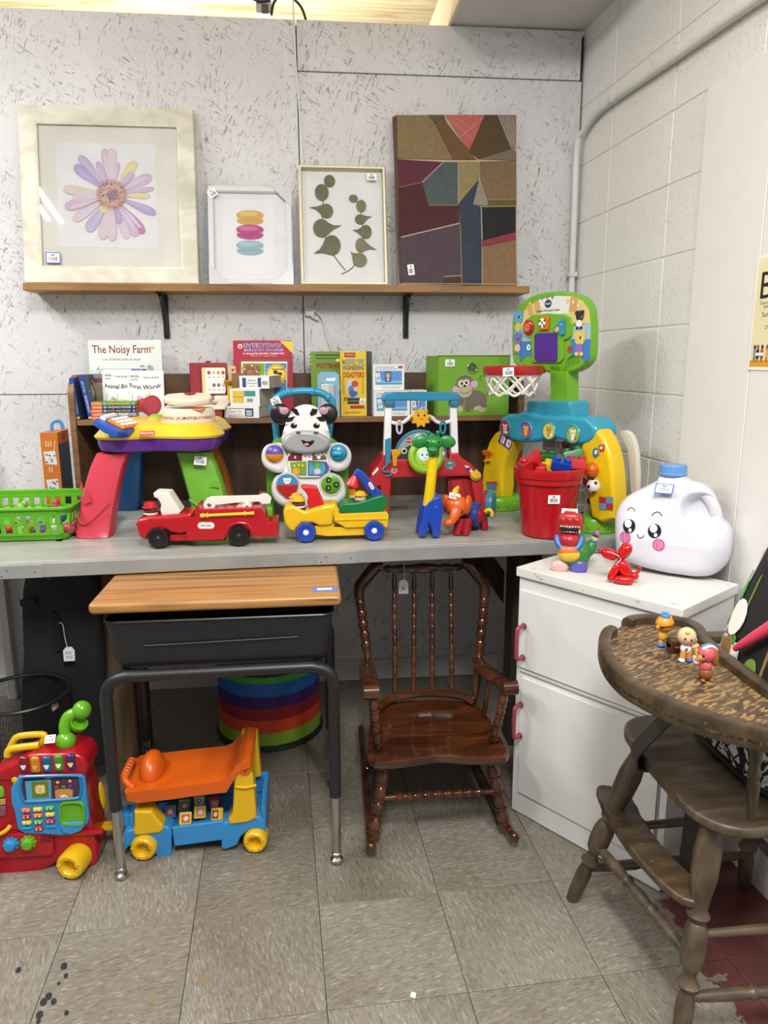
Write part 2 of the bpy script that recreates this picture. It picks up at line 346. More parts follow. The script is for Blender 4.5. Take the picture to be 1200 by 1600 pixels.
# back wall: boards nailed over a dark backing
b = MB(mat('#4a4744', .8)); b.box((-.35, 2.96, 1.25), (3.2, .05, 2.52)); wb = struct(b.build('wall_back'))
def pan(x0, x1, z0, z1, y=2.92): 
    q = MB(OSB); q.box(((x0+x1)/2, y+.0065, (z0+z1)/2), (x1-x0, .013, z1-z0), .0015, 1); return q.build('panel', wb, org=((x0+x1)/2, y, (z0+z1)/2))
pan(-1.95, -.0115, 1.2155, 2.522); pan(-1.95, -.0115, .09, 1.2125); pan(-.008, 1.04, 2.357, 2.522, 2.917); pan(-.008, 1.048, .09, 2.354)
q = MB(mat('#c9c8c6', .6)); q.box((-.4, 2.92, .045), (3.1, .016, .09), .002, 1); struct(q.build('baseboard_back'))
p0, p1 = AY(8, 960, 2.9), AY(16, 1108, 2.9)
q = MB(mat('#d3d2d0', .55)); q.box((p0.x+.0, 2.895, .5), (.035, .03, 1.0), .003, 1); struct(q.build('trim_1'))
# right wall: painted block, two joints visible from the corner, then a smooth board
q = MB(mat('#dcd9d3', .6)); q.prism([V((RWX(-1.2)+.0025, -1.2, 0)), V((RWX(2.95)+.0025, 2.95, 0)), V((RWX(2.95)+.15, 2.95, 0)), V((RWX(-1.2)+.15, -1.2, 0))], (0, 0, 2.75)); wr = struct(q.build('wall_right'))
YJ = [3.0, 2.66, 2.2565, 1.853, 1.4495, 1.046, .6425]; ZJ = [1.229+.2065*i for i in range(-6, 8)]
wd = V((.06, -1, 0)).normalized(); wn = V((-1, -.06, 0)).normalized()
for i in range(len(YJ)-1):
    for z0, z1 in zip(ZJ, ZJ[1:]):
        z1 = min(z1, 2.74)
        ya, yb = YJ[i]-.0025, YJ[i+1]+.0025; pa, pb = V((RWX(ya), ya, 0)), V((RWX(yb), yb, 0)); rs = random.uniform(-.0004, .0004)
        if z1-z0 < .03: continue
        if yb < 1.6 and z1 < 2.0: continue
        q = MB(BLOCK); f = FR((pa+pb)/2+V((0, 0, (z0+z1)/2)), wd, (0, 0, 1), wn); q.fbox(f, 0, 0, -.0045, (pb-pa).length, z1-z0-.005, .0045+rs, .003, 2)
        q.build('block', wr, org=f.o)
def wpanel(y0, y1, z0, z1, th):
    pa, pb = V((RWX(y0), y0, 0)), V((RWX(y1), y1, 0)); q = MB(WHITE); f = FR((pa+pb)/2+V((0, 0, (z0+z1)/2)), wd, (0, 0, 1), wn)
    q.fbox(f, 0, 0, .001, (pb-pa).length, z1-z0, th, .0015, 1); return q.build('panel', wr, org=f.o)
wpanel(2.078, 1.79, .0, 2.06, .006); wpanel(1.787, .5, .0, 2.06, .006)
q = MB(WHITE); pa, pb = V((RWX(2.06), 2.06, 0)), V((RWX(.3), .3, 0)); q.fbox(FR((pa+pb)/2+V((0, 0, .06)), wd, (0, 0, 1), wn), 0, 0, .006, (pb-pa).length, .12, .012, .002); struct(q.build('baseboard_right'))
# ceiling boards beyond the wall and the grey soffit over the corner
WC = wood('ceiling_pine', ['#b79f78', '#d8c49b', '#e8d8b4', '#d3bd92'], (2.5, 28, 20), .6)
q = MB(mat('#5d5140', .9)); q.box((-.2, 1.6, 3.06), (4.4, 6.2, .04)); ce = struct(q.build('ceiling'))
cb = MB(WC); cb.box((-.2, 0, 3.025), (4.2, .178, .025), .002, 1); c0 = None
for i in range(34):
    if c0 is None: c0 = cb.build('plank', ce); o = c0
    else: o = c0.copy(); COL.objects.link(o)
    o.location = (random.uniform(-.1, .1), -1.4+.18*i, 0)
q = MB(mat('#cfccc8', .6)); q.box((.549+.44, 3.1, 2.61), (.88, 1.7, .16), .002, 1); struct(q.build('soffit'))
q = MB(mat('#e6d9bd', .6)); q.box((.545, 3.1, 2.612), (.012, 1.72, .176), .002, 1); struct(q.build('trim_2'))
# pipe run along the block wall and down the corner
cp = [ARW(1240, -35, .016), ARW(1180, 2, .016), ARW(1060, 86, .016), ARW(960, 155, .016), ARW(932, 178, .016), ARW(912, 205, .02), V((1.030, 2.885, 2.12)), V((1.032, 2.89, 1.9)), V((1.036, 2.893, 1.62)), V((1.04, 2.893, 1.2))]
t = thing('conduit_pipe', 'white painted pipe bending down the corner of the block wall', 'pipe', cp[8])
MB(mat('#dad8d4', .4)).tube(cp, .0125, 10, 6).build('pipe', t)
for c in (cp[3]+V((.004, .01, 0)), V((1.036, 2.893, 1.66))): MB(mat('#d2d0cc', .4)).box(c, (.036, .03, .02), .004).build('pipe_clip', t)
# cables on the wall
q = MB(mat('#dcdbd8', .5)); q.tube([AY(458, -20, 2.9), AY(459, 40, 2.905), AY(463, 110, 2.912), AY(469, 190, 2.913), AY(473, 262, 2.912)], .003, 6, 5); tag(q.build('white_cable', org=AY(465, 120, 2.91)), 'thin white cable hanging down the wall above the leaf picture', 'cable')
q = MB(mat('#d9d6d0', .5)); q.tube([AY(476, 470, 2.91), AY(480, 488, 2.905), AY(498, 500, 2.905), AY(486, 494, 2.905), AY(478, 484, 2.905), AY(492, 486, 2.905), AY(504, 500, 2.91), AY(510, 525, 2.91), AY(518, 548, 2.91)], .0028, 6, 5); q.box(AY(484, 490, 2.91), (.035, .012, .02), .004); tag(q.build('coiled_cord', org=AY(490, 500, 2.91)), 'short white cord with a plug hooked below the wooden shelf', 'cord')
q = MB(mat('#1d1d1f', .5)); q.tube([AY(424, 24, 2.99), AY(428, 4, 3.0), AY(440, -6, 3.0), AY(460, 0, 2.99), AY(472, 14, 2.97), AY(478, 32, 2.955)], .005, 8, 5); q.tube([AY(385, -10, 3.0), AY(402, 2, 2.99), AY(422, 0, 2.99)], .004, 6); tag(q.build('black_cable', org=AY(430, 20, 2.99)), 'black cable arching over the top edge of the back wall', 'cable')
q = MB(mat('#b6b4ae', .4, .3)); q.box(AY(412, 6, 3.02)+V((0, 0, .02)), (.055, .05, .12), .004); q.use(mat('#56504a', .7)); q.box(AY(414, 14, 2.99), (.025, .012, .03), .003); tag(q.build('junction_box', org=AY(412, 20, 3.0)), 'grey metal electrical box above the top edge of the back wall', 'box')
# poster on the right wall
pa, pb = ARW(1200, 398, .0085), ARW(1174, 578, .0085); pc = V((RWX(1.58)-.0085, 1.58, 1.447))
f = FR(V((RWX(1.795)-.0085, 1.795, 1.31)), wd, (0, 0, 1), wn)
q = MB(mat('#f1eee2', .5)); q.fbox(f, .215, .138, 0, .43, .276, .0006); ps = q.build('poster', org=f.o); tag(ps, 'cream event poster with a tall black title on the right wall', 'poster')
p = pmb('#e9dfb4'); p.rec(f, .008, .008, .422, .268, .0008, mat('#e9dfb4', .5)); p.rec(f, .008, .008, .422, .024, .001, mat('#d99c22', .5))
p.text(f, 'BAZAAR', .024, .172, .068, '#1d1c1e', .0011, width=.37, al='L'); p.text(f, 'Discover crafts', .027, .158, .008, '#4a463f', .0011, al='L'); p.text(f, 'and more', .042, .149, .008, '#4a463f', .0011, al='L'); p.text(f, 'Sunday', .038, .128, .0125, '#1d1c1e', .0011, al='L'); p.text(f, '2 PM', .052, .099, .0095, '#1d1c1e', .0011, al='L')
for i, (c, x) in enumerate((('#7d9c8a', .02), ('#2a2427', .032), ('#b8342c', .048), ('#e0a64c', .066), ('#27405c', .08), ('#9c4a38', .1), ('#5d7f6a', .13))):
    p.rec(f, x, .028, x+.009, .05, .001, mat(c, .5)); p.rec(f, x+.002, .02, x+.0035, .03, .0011, mat('#29211f', .5)); p.rec(f, x+.006, .02, x+.0075, .03, .0011); p.el2(f, x+.0045, .056, .0042, .0055, 0, .0011, mat('#8c5a41' if i % 2 else '#3a2a24', .5))
p.rec(f, .03, .035, .06, .042, .0013, mat('#f4f0e4', .5)); p.build('poster_print', ps)
# ---------------------------------------------------------------- furniture
OAK = wood('shelf_oak', ['#6e4a26', '#8f6636', '#a07646'], (3, 30, 30), .4)
LAM = wood('oak_laminate', ['#6b4723', '#94683a', '#a87c48', '#9b7040'], (2.2, 60, 40), .32, bump=.05)
HUT = wood('dark_walnut_laminate', ['#33231a', '#4a3324', '#5b402c'], (25, 25, 2), .5)
HUE = wood('walnut_edge', ['#5e4129', '#7d5a3a', '#8b6743'], (2.5, 30, 30), .45)
MAPLE = wood('stained_maple', ['#2c150a', '#472412', '#5a3219'], (6, 30, 8), .18, .5, bump=.04)
OLD = wood('old_dark_wood', ['#372e25', '#4f4233', '#62533f'], (8, 40, 10), .42, bump=.15)
TRAY = wood('worn_tray', ['#2f261c', '#4a3d2c', '#5f4d34'], (8, 30, 30), .5, worn=('#8f7148', (42, 160, 30), .485), rot=(0, 0, .5))
EDGE = wood('worn_edge', ['#2a2119', '#40332483'[:7], '#54432f'], (8, 30, 10), .4, worn=('#8a6d44', (60, 150, 90), .66))
LUM = wood('rough_lumber', ['#6b5844', '#8a7258', '#9c866b'], (30, 30, 2.2), .75, bump=.4)
DKL = wood('dark_lumber', ['#2c231c', '#3c3026', '#4a3c30'], (30, 30, 2), .8, bump=.4)
BLK = mat('#1b1b1d', .42, bump=.05); CHR = mat('#b9b9ba', .18, 1)
# wall shelf
t = thing('wall_shelf', 'long oak shelf board on two black brackets holding four framed pieces', 'shelf', (-.07, 2.85, 1.592))
q = MB(OAK); q.box((-.073, 2.849, 1.5925), (1.815, .142, .025), .002, 1); q.build('board', t)
for px in (254, 637):
    x = AY(px, 480, 2.86).x; q = MB(BLK); q.box((x, 2.915, 1.50), (.022, .008, .16), .002); q.box((x, 2.86, 1.577), (.022, .115, .006), .002)
    q.tube([(x, 2.815, 1.571), (x, 2.86, 1.55), (x, 2.895, 1.50), (x, 2.908, 1.43)], [.006, .009, .009, .006], 8, 4); q.build('bracket', t, 'black metal bracket')
# work table
ang = math.radians(2.9); TO = V((0, 2.018, .81)); TU = V((math.cos(ang), math.sin(ang), 0)); TV = V((-math.sin(ang), math.cos(ang), 0)); TF = FR(TO, TU, TV)
GREY = wood('grey_paint', ['#8d8d86', '#989892', '#a2a29b'], (5, 14, 5), .33, worn=('#74604c', (5, 55, 30), .685), bump=.06)
GRE = wood('grey_edge_paint', ['#7e7f7c', '#898a87', '#939490'], (5, 10, 10), .5, bump=.06)
t = thing('work_table', 'long grey painted table along the back wall carrying the toys', 'table', (0, 2.4, 0))
def tpl(x0, x1, y0, y1): q = MB(GREY); q.fbox(TF, (x0+x1)/2, (y0+y1)/2, -.028, x1-x0, y1-y0, .028, .0015, 1); return q.build('top_board', t)
rx = 1.03
tpl(-1.45, rx, .012, .24); 
tpl(-1.45, -.752, .244, .92); tpl(-.735, rx-.004, .244, .5); tpl(-.735, rx-.03, .504, .84)
q = MB(mat('#5e5a55', .5)); q.fbox(TF, -.7435, .58, -.02, .006, .66, .014); q.build('groove_strip', t, 'dark strip in the joint')
q = MB(GRE); q.fbox(TF, (rx-1.45)/2, .004, -.042, rx+1.45, .016, .0405, .002, 1); q.build('front_edge', t)
for a in (-.98+.2, .07, .86):
    q = MB(GRE); q.fbox(TF, a, -.0045, -.041, .12, .004, .036, .001, 1); q.use('#2a2a2a')
    for da, db in ((-.045, -.012), (-.03, .004), (.04, -.003)): q.ell(TF(a+da, -.0065, -.022+db), (.002, .001, .002), seg=8, rings=5)
    q.build('edge_plate', t)
def post(x, y, w, d, m, z1=.782, name='leg'): q = MB(m); q.box((x, y, z1/2), (w, d, z1), .003, 1); return q.build(name, t)
post(-.655, 2.37, .09, .04, LUM); post(-.6, 2.43, .04, .09, DKL); post(.7, 2.36, .05, .1, DKL); post(.76, 2.40, .05, .09, DKL)
post(-1.4, 2.4, .09, .09, LUM)
q = MB(DKL); q.prism([V((.47, 2.45, .78)), V((.55, 2.45, .78)), V((.68, 2.45, .60)), V((.68, 2.45, .48))], (0, .03, 0), .002); q.build('brace', t)
q = MB(DKL); q.box((-.2, 2.5, .75), (2.3, .04, .06), .002); q.build('apron', t)
# hutch
t = thing('desk_hutch', 'low dark walnut hutch with a book shelf standing on the grey table', 'bookcase', (0, 2.75, .81))
q = MB(HUT); q.box((-.02, 2.852, 1.05), (1.58, .012, .48), .001, 1); q.build('back_panel', t)
q = MB(HUE); q.box((-.02, 2.745, 1.127), (1.56, .19, .018), .001, 1); q.build('shelf', t)
def side(x):
    pts = [V((x, 2.655, .811)), V((x, 2.845, .811)), V((x, 2.845, 1.29)), V((x, 2.73, 1.29)), V((x, 2.695, 1.28)), V((x, 2.668, 1.255)), V((x, 2.656, 1.215))]
    MB(HUE).prism(pts, (.02, 0, 0), .001, 1).build('side_panel', t)
side(-.825); side(.772)
q = MB(HUE); q.box((-.25, 2.80, 1.214), (.05, .09, .156), .002); q.box((-.20, 2.79, 1.213), (.045, .09, .152), .002); q.build('divider', t)
# school desk
t = thing('school_desk', 'school desk with oak laminate top and black open-front steel box', 'desk', (-.24, 1.95, 0))
q = MB(LAM); x0, x1 = -.541, .071; pts = smooth([V((x0+.02, 1.742, .738)), V((x1-.02, 1.742, .738)), V((x1, 1.762, .738)), V((x1, 2.16, .738)), V((x1-.02, 2.18, .738)), V((x0+.02, 2.18, .738)), V((x0, 2.16, .738)), V((x0, 1.762, .738))], 4)
pts = [V((x0+.012, 1.742, .738)), V((x0+.004, 1.747, .738)), V((x0, 1.756, .738)), V((x0, 2.18, .738)), V((x1, 2.18, .738)), V((x1, 1.756, .738)), V((x1-.004, 1.747, .738)), V((x1-.012, 1.742, .738))]
q.prism(pts, (0, 0, .026), .008, 3); q.build('desk_top', t, 'oak laminate top')
f = FR((0, 0, .7642), (1, 0, 0), (0, 1, 0)); a = AZ(508, 921, .764); p = pmb(); p.rec(f, a.x-.032, a.y-.016, a.x+.032, a.y+.016, .0004, mat('#4f78c8', .6)); p.rec(f, a.x-.02, a.y-.006, a.x+.017, a.y+.01, .0007, mat('#eceef0', .6)); p.use('#2a2a33'); p.text(f, '12.99', a.x, a.y-.003, .009, '#2a2a33', .001); p.build('price_tape', t, 'blue tape with a white price label')
# steel book box, open front, rounded lower corners
def ring(y, ins, z0, z1, xa, xb, r=.03):
    o = []
    for cx, cz, s in ((xa+ins+r, z0+ins+r, 180), (xb-ins-r, z0+ins+r, 270)):
        for k in range(6): th = math.radians(s+18*k); o.append(V((cx+r*math.cos(th), y, cz+r*math.sin(th))))
    o.append(V((xb-ins, y, z1))); o.append(V((xa+ins, y, z1))); return o
xa, xb = -.515, .05
def tray_ring(z, xi, y0, y1, r): 
    o = []
    for cx, cy, s in ((xa+xi+r, y0+r, 180), (xb-xi-r, y0+r, 270), (xb-xi-r, y1-r, 0), (xa+xi+r, y1-r, 90)):
        for k in range(6): th = math.radians(s+18*k); o.append(V((cx+r*math.cos(th), cy+r*math.sin(th), z)))
    return o
q = MB(mat('#1d1d1f', .38, bump=.03)); q.loft([tray_ring(.707, 0, 1.765, 2.15, .03), tray_ring(.60, .012, 1.775, 2.14, .03), tray_ring(.577, .022, 1.79, 2.13, .03), tray_ring(.577, .04, 1.81, 2.11, .03)])
q.f.pop(-2); q.mi.pop()
q.loft([tray_ring(.706, .003, 1.768, 2.147, .03), tray_ring(.60, .015, 1.778, 2.137, .03), tray_ring(.58, .025, 1.80, 2.12, .03)], cap=False)
q.tube(tray_ring(.709, -.001, 1.764, 2.151, .03), .0035, 6, 1, True); q.tube([(-.42, 1.767, .645), (-.30, 1.766, .647), (-.1, 1.766, .651), (-.04, 1.767, .652)], .0022, 6, 2); q.build('book_box', t, 'black steel book box')
for x in (-.36, -.1):
    for y in (1.86, 2.08): MB(BLK).box((x, y, .7225), (.03, .03, .031), .003).build('spacer', t)
def uframe(y, nm):
    P = [(-.521, y, .2), (-.521, y, .47), (-.521, y, .515), (-.508, y, .55), (-.472, y, .565), (-.42, y, .567), (-.05, y, .57), (0, y, .568), (.036, y, .553), (.047, y, .518), (.047, y, .47), (.047, y, .2)]
    MB(BLK).tube(P, .0155, 12, 3).build(nm, t, 'black steel leg frame')
uframe(1.765, 'front_frame'); uframe(2.13, 'rear_frame')
for x in (-.48, .01): MB(BLK).tube([(x, 1.765, .566), (x, 2.13, .566)], .012, 10, 1).build('side_rail', t)
for x, y in ((-.521, 1.765), (.047, 1.765), (-.521, 2.13), (.047, 2.13)):
    q = MB(CHR); q.lathe([(.0125, .035), (.0125, .23)], (x, y, 0), seg=14)
    if y > 2: 
        q.use('#151515')
        for k in range(5): q.ell((x, y-.0125, .10+.025*k), (.005, .0012, .005), seg=10, rings=6)
    lg = q.build('leg', t, 'chrome telescoping leg')
    MB(CHR).lathe([(.006, .036), (.013, .03), (.0135, .024), (.006, .02), (.017, .012), (.018, .004), (.012, 0)], (x, y, 0), seg=14).build('glide_foot', lg)
# white cabinet, standing askew
CL = V((.583, 1.944, 0)); CR = V((.862, 1.556, 0)); cu = (CR-CL).normalized(); cn = V((cu.y, -cu.x, 0)); 
if cn.y > 0: cn = -cn
CF = FR(CL, cu, (0, 0, 1), cn); cw = (CR-CL).length; cdp = .288
PW = wood('chipped_white_paint', ['#cfcecb', '#d6d5d2', '#dcdbd8'], (5, 5, 5), .5, worn=('#a9a49b', (9, 9, 40), .74), bump=.06)
WTP = wood('chipped_white_edge', ['#cfcdc8', '#dad8d3'], (4, 4, 4), .5, worn=('#8d877e', (30, 30, 90), .63), bump=.1)
t = thing('white_cabinet', 'white painted wooden cabinet with a drawer front and door on red handles', 'cabinet', CL+cu*cw/2-cn*cdp/2)
q = MB(PW); q.fbox(CF, cw/2, .37, -cdp, cw, .732, cdp-.001, .002); q.build('body', t)
q = MB(WTP); q.fbox(CF, cw/2, .752, -cdp-.004, cw+.012, .027, cdp+.012, .003); q.build('top', t)
def door(b0, b1, nm, hb0, hb1):
    q = MB(PW); q.fbox(CF, cw/2, (b0+b1)/2, 0, cw-.012 if nm == 'drawer' else cw-.05, b1-b0, .005, .0012); d = q.build(nm, t)
    q = MB(mat('#8f3a45', .35)); a = .03; h = .028+.01
    q.tube([CF(a, hb1, .009), CF(a, hb1, .03), CF(a, hb1-.004, h), CF(a, hb1-.014, h+.002), CF(a, (hb0+hb1)/2, h+.003), CF(a, hb0+.014, h+.002), CF(a, hb0+.004, h), CF(a, hb0, .03), CF(a, hb0, .009)], .0062, 10, 4)
    for hb in (hb0, hb1): q.lathe([(.0085, 0), (.0085, .004)], CF(a, hb, .009), CF.n, 12)
    q.build('handle', d, 'red bow handle')
door(.47, .70, 'drawer', .505, .60); door(.075, .44, 'door', .262, .36)
q = MB(mat('#8f8c88', .7)); q.fbox(CF, cw/2, .455, 0, cw-.03, .004, .0012); q.fbox(CF, cw-.022, .26, 0, .005, .37, .0015); q.build('seam', t)
# ---------------------------------------------------------------- rocking chair
def beads(n, r0, r1, a=.04, b=.96, ends=None):
    o = [(r0*.75, 0), (r0*.8, a*.6)]
    for i in range(n):
        t0 = a+(b-a)*i/n; dt = (b-a)/n
        o += [(r0*.78, t0), (r1*.97, t0+.05*dt), (r1*.97, t0+.13*dt), (r0*.8, t0+.18*dt), (r0*.97, t0+.3*dt), (r1, t0+.55*dt), (r0*.97, t0+.85*dt), (r0*.8, t0+.97*dt)]
    return o+[(r0*.8, b), (r0*.72, 1)]
t = thing('rocking_chair', 'small glossy brown wooden rocking chair with turned spindles and curved arms', 'chair', (.34, 1.98, 0))
sp = [(.150, 1.812), (.165, 1.802), (.25, 1.806), (.335, 1.818), (.42, 1.800), (.505, 1.793), (.523, 1.800), (.535, 1.825), (.528, 1.92), (.517, 2.02), (.49, 2.09), (.40, 2.122), (.34, 2.127), (.27, 2.124), (.20, 2.10), (.166, 2.03), (.146, 1.93), (.139, 1.84)]
sz = lambda y: .268+.02*(y-1.8)/.33
def off(pts, k): cx, cy = .337, 1.96; return [(cx+(x-cx)*k, cy+(y-cy)*k) for x, y in pts]
def rg(k, dz): return smooth([V((x, y, sz(y)+dz)) for x, y in off(sp, k)], 3)
q = MB(MAPLE); q.loft([rg(.96, -.026), rg(.99, -.02), rg(1, -.012), rg(.99, -.003), rg(.96, 0), rg(.86, -.001), rg(.78, -.007), rg(.5, -.009)]); q.build('seat', t)
q = MB(MAPLE); q.tube([(.19, 2.055, .30), (.23, 2.095, .307), (.30, 2.113, .311), (.34, 2.116, .312), (.38, 2.114, .311), (.45, 2.098, .307), (.49, 2.06, .30)], .013, 8, 5); q.build('back_rim', t)
bx = lambda p, y: AY(*p, y)
# back posts, hoop corners and top rail
PL, PR = [V((.175, 2.10, .295)), bx((574, 1020), 2.16), bx((561, 932), 2.205)], [V((.50, 2.10, .292)), bx((749, 1020), 2.155), bx((757, 928), 2.205)]
for P in (PL, PR):
    MB(MAPLE).turned(P[0], P[1], [(.009, 0), (.011, .15), (.0135, .4), (.012, .7), (.009, .74), (.014, .78), (.010, .84), (.013, 1)]).build('post_foot', t)
    MB(MAPLE).turned(P[1], P[2], beads(5, .0145, .0168)).build('back_post', t)
for a, bq, c in (((561, 936), (561, 905), (598, 884)), ((757, 932), (757, 900), (722, 881))):
    A, B_, C_ = bx(a, 2.204), bx(bq, 2.216), bx(c, 2.226); m1 = A.lerp(B_, .6); m2 = B_*.5+A*.25+C_*.25+V((0, 0, .004)); sgn = 1 if a[0] < 600 else -1
    q = MB(MAPLE); q.tube([A, m1+V((.001*sgn, 0, 0)), m2+V((.0, 0, 0)), C_+V((-.022*sgn, 0, -.003)), C_], [.0165, .0185, .0205, .0205, .018], 10, 5); q.build('hoop_corner', t)
TL, TRr = bx((599, 889), 2.226), bx((721, 886), 2.226)
MB(MAPLE).turned(TL, TRr, [(.009, 0), (.011, .04), (.0135, .06), (.009, .1), (.014, .22), (.010, .30), (.0125, .33), (.0165, .5), (.0125, .67), (.010, .7), (.014, .78), (.009, .9), (.0135, .94), (.011, .96), (.009, 1)]).build('top_rail', t)
for px in ((616, 617), (647, 646), (675, 675), (704, 706)):
    a = bx((px[1], 1103), 2.118); a.z = .30; b_ = bx((px[0], 891), 2.224)
    MB(MAPLE).turned(a, b_, [(.005, 0), (.008, .05), (.0075, .09), (.0055, .11)]+[(r*.72, .12+.72*f) for r, f in beads(8, .0105, .0125)]+[(.0085, .86), (.0075, .9), (.0055, 1)]).build('back_spindle', t)
# arms
for pb, pm, pf, ps, pe, thin in (((745, 1030), (765, 1057), (797, 1073), (789, 1083), (771, 1162), (755, 1141)), ((573, 1032), (574, 1050), (580, 1080), (584, 1092), (592, 1169), None)):
    A, B_, C_ = bx(pb, 2.14), bx(pm, 2.0), bx(pf, 1.86); rt = pb[0] > 600
    q = MB(MAPLE)
    rings = []
    for k in range(9):
        u = k/8; P = A*(1-u)**2+B_*2*u*(1-u)+C_*u*u; wd_ = .018+.009*math.sin(u*math.pi); th = .014
        if k == 8: P = P+V((0, -.006, -.008))
        rings.append([P+V((math.cos(z)*wd_, 0, math.sin(z)*th)) for z in [2*math.pi*i/12 for i in range(12)]])
    q.loft(rings); q.tube([C_+V((-.021, .004, -.004)), C_+V((.021, .004, -.004))], .0215, 14, 1); q.build('arm', t)
    S1 = bx(ps, 1.862); S2 = bx(pe, 1.87); S2.z = sz(1.87)
    MB(MAPLE).turned(S2, S1, beads(4, .0115, .014)).build('arm_post', t)
    if thin:
        S2 = V((.505, 2.0, .285)); MB(MAPLE).rod(S2, bx((764, 1062), 1.985), .0075, .0065).build('arm_spindle', t)
    else: MB(MAPLE).rod(V((.168, 2.0, .285)), bx((577, 1056), 1.985), .0075, .0065).build('arm_spindle', t)
# legs, stretcher and rockers
LG = [((605, 1196), 1.88, (583, 1308), 1.815), ((762, 1190), 1.875, (790, 1294), 1.815)]
ends = []
for a, ya, b_, yb in LG:
    A = bx(a, ya); B_ = bx(b_, yb); A.z = .255; MB(MAPLE).turned(B_, A, beads(5, .0155, .0188)).build('leg', t); ends.append((A, B_))
for x, x2 in ((.185, .165), (.485, .51)): MB(MAPLE).turned(V((x2, 2.17, .03)), V((x, 2.07, .262)), beads(5, .0125, .0155)).build('leg', t)
m1 = ends[0][0].lerp(ends[0][1], .55); m2 = ends[1][0].lerp(ends[1][1], .55); MB(MAPLE).turned(m1, m2, [(r, f) for r, f in beads(9, .0095, .0125, .12, .88)]).build('stretcher', t)
for B_, back, tip in ((ends[0][1], V((.162, 2.42, .05)), bx((580, 1340), 1.765)), (ends[1][1], V((.515, 2.42, .05)), bx((803, 1330), 1.765))):
    q = MB(MAPLE); pts = []
    for k in range(13):
        u = k/12; y = tip.y+(back.y-tip.y)*u; x = tip.x+(back.x-tip.x)*u; z = .0165+.16*(y-2.06)**2+(.006 if k == 0 else 0); pts.append(V((x, y, z)))
    rings = [[p+V((math.cos(a)*.0125*(1.15 if i < 2 else 1), 0, math.sin(a)*(.0165 if i else .012))) for a in [2*math.pi*j/12 for j in range(12)]] for i, p in enumerate(pts)]
    q.loft(rings); q.ell(pts[0]+V((0, 0, 0)), (.0145, .014, .016), seg=12, rings=8); q.build('rocker', t)
hg = bx((629, 900), 2.205)
q = MB('#e9e6de'); q.tube([bx((631, 884), 2.21), bx((632, 896), 2.203), bx((631, 906), 2.2)], .0012, 5, 3); q.build('tag_string', t)
f = FR(bx((630, 917), 2.198), (1, 0, 0)); q = MB(mat('#e9e7e2', .6)); q.prism([f(a*.0019, b*.0019) for a, b in ((-7.5, -12), (8.5, -12), (8.5, 7), (4, 12), (-4, 12), (-7.5, 7))], (0, .0008, 0)); pg = q.build('price_tag', t, 'white paper price tag on a string')
sticker(pg, FR(f.o+V((0, -.0012, 0)), (1, 0, 0)), 0, -.003, .014, .022, 0, None, 'barcode', None, .0004)
# ---------------------------------------------------------------- wooden high chair
CYH = 1.335
t = thing('high_chair', 'old dark wooden high chair with worn scratched tray and curved footrest', 'high chair', (.88, CYH, 0))
def plan(pts, z0, z1, nm, m, r=.01, sub=4): q = MB(m); q.prism(smooth([V((x, y, z0)) for x, y in pts], sub), (0, 0, z1-z0), r, 3); return q.build(nm, t)
half = [(.703, 1.335), (.704, 1.41), (.703, 1.465), (.713, 1.502), (.74, 1.54), (.79, 1.558), (.855, 1.55), (.95, 1.54), (1.04, 1.52), (1.075, 1.46)]
full = half+[(x, 2*CYH-y) for x, y in reversed(half[1:])]
plan(full, .476, .50, 'seat', OLD, .009)
# tray with a broken raised rim
TP = [(.722, 1.603), (.672, 1.566), (.634, 1.491), (.608, 1.40), (.604, 1.31), (.620, 1.245), (.655, 1.17), (.70, 1.115), (.77, 1.06), (.84, 1.025), (.91, 1.03), (.93, 1.06), (.905, 1.12), (.885, 1.20), (.885, 1.335), (.893, 1.47), (.917, 1.55), (.915, 1.60), (.885, 1.632), (.84, 1.652), (.775, 1.648)]
TP = [(x*.96, y*.96) for x, y in TP]
def tof(k): cx, cy = .725, 1.29; return [(cx+(x-cx)*k, cy+(y-cy)*k) for x, y in TP]
o1 = smooth([V((x, y, .715)) for x, y in TP], 4); q = MB(TRAY); q.prism([p+V((0, 0, 0)) for p in o1], (0, 0, .012), .003); q.build('tray', t, 'scratched tray with worn bare wood')
def rim(i0, i1):
    O = smooth([V((x, y, 0)) for x, y in TP], 4); cx = V((.725, 1.29, 0)); n = len(O); I = []
    for i in range(n):
        tg = (O[(i+1) % n]-O[i-1]).normalized(); nr = V((tg.y, -tg.x, 0)); 
        if nr.dot(cx-O[i]) < 0: nr = -nr
        if 11*4 <= i <= 17*4+2: nr = V((-1, 0, 0)) if 13*4 < i < 16*4 else nr
        I.append(O[i]+nr*.026)
    rs = []
    k = i0
    while True:
        o_, i_ = O[k % n], I[k % n]; z0, z1 = .706, .747
        rs.append([o_+V((0, 0, z0))+(i_-o_)*.1, o_+V((0, 0, z0+.008)), o_+V((0, 0, z1-.01)), o_+(i_-o_)*.12+V((0, 0, z1-.002)), o_+(i_-o_)*.3+V((0, 0, z1)), o_+(i_-o_)*.8+V((0, 0, z1)), i_+V((0, 0, z1-.004)), i_+V((0, 0, z0))])
        if k % n == i1 % n: break
        k += 1
    return MB(EDGE).loft(rs)
rim(2, 44).build('tray_rim', t, 'dark rim with chipped finish'); rim(45, 82).build('tray_rim', t)
hb = lambda r: [(r*.7, 0), (r*.85, .05), (r*.95, .2), (r*.68, .26), (r*1.15, .29), (r*.68, .32), (r*.66, .35), (r*1.1, .38), (r*1.25, .42), (r*1.25, .5), (r*1.05, .54), (r*.7, .56), (r*1.15, .59), (r*.75, .62), (r*1.0, .68), (r*1.3, .76), (r*1.35, .86), (r*1.1, .95), (r*.9, 1)]
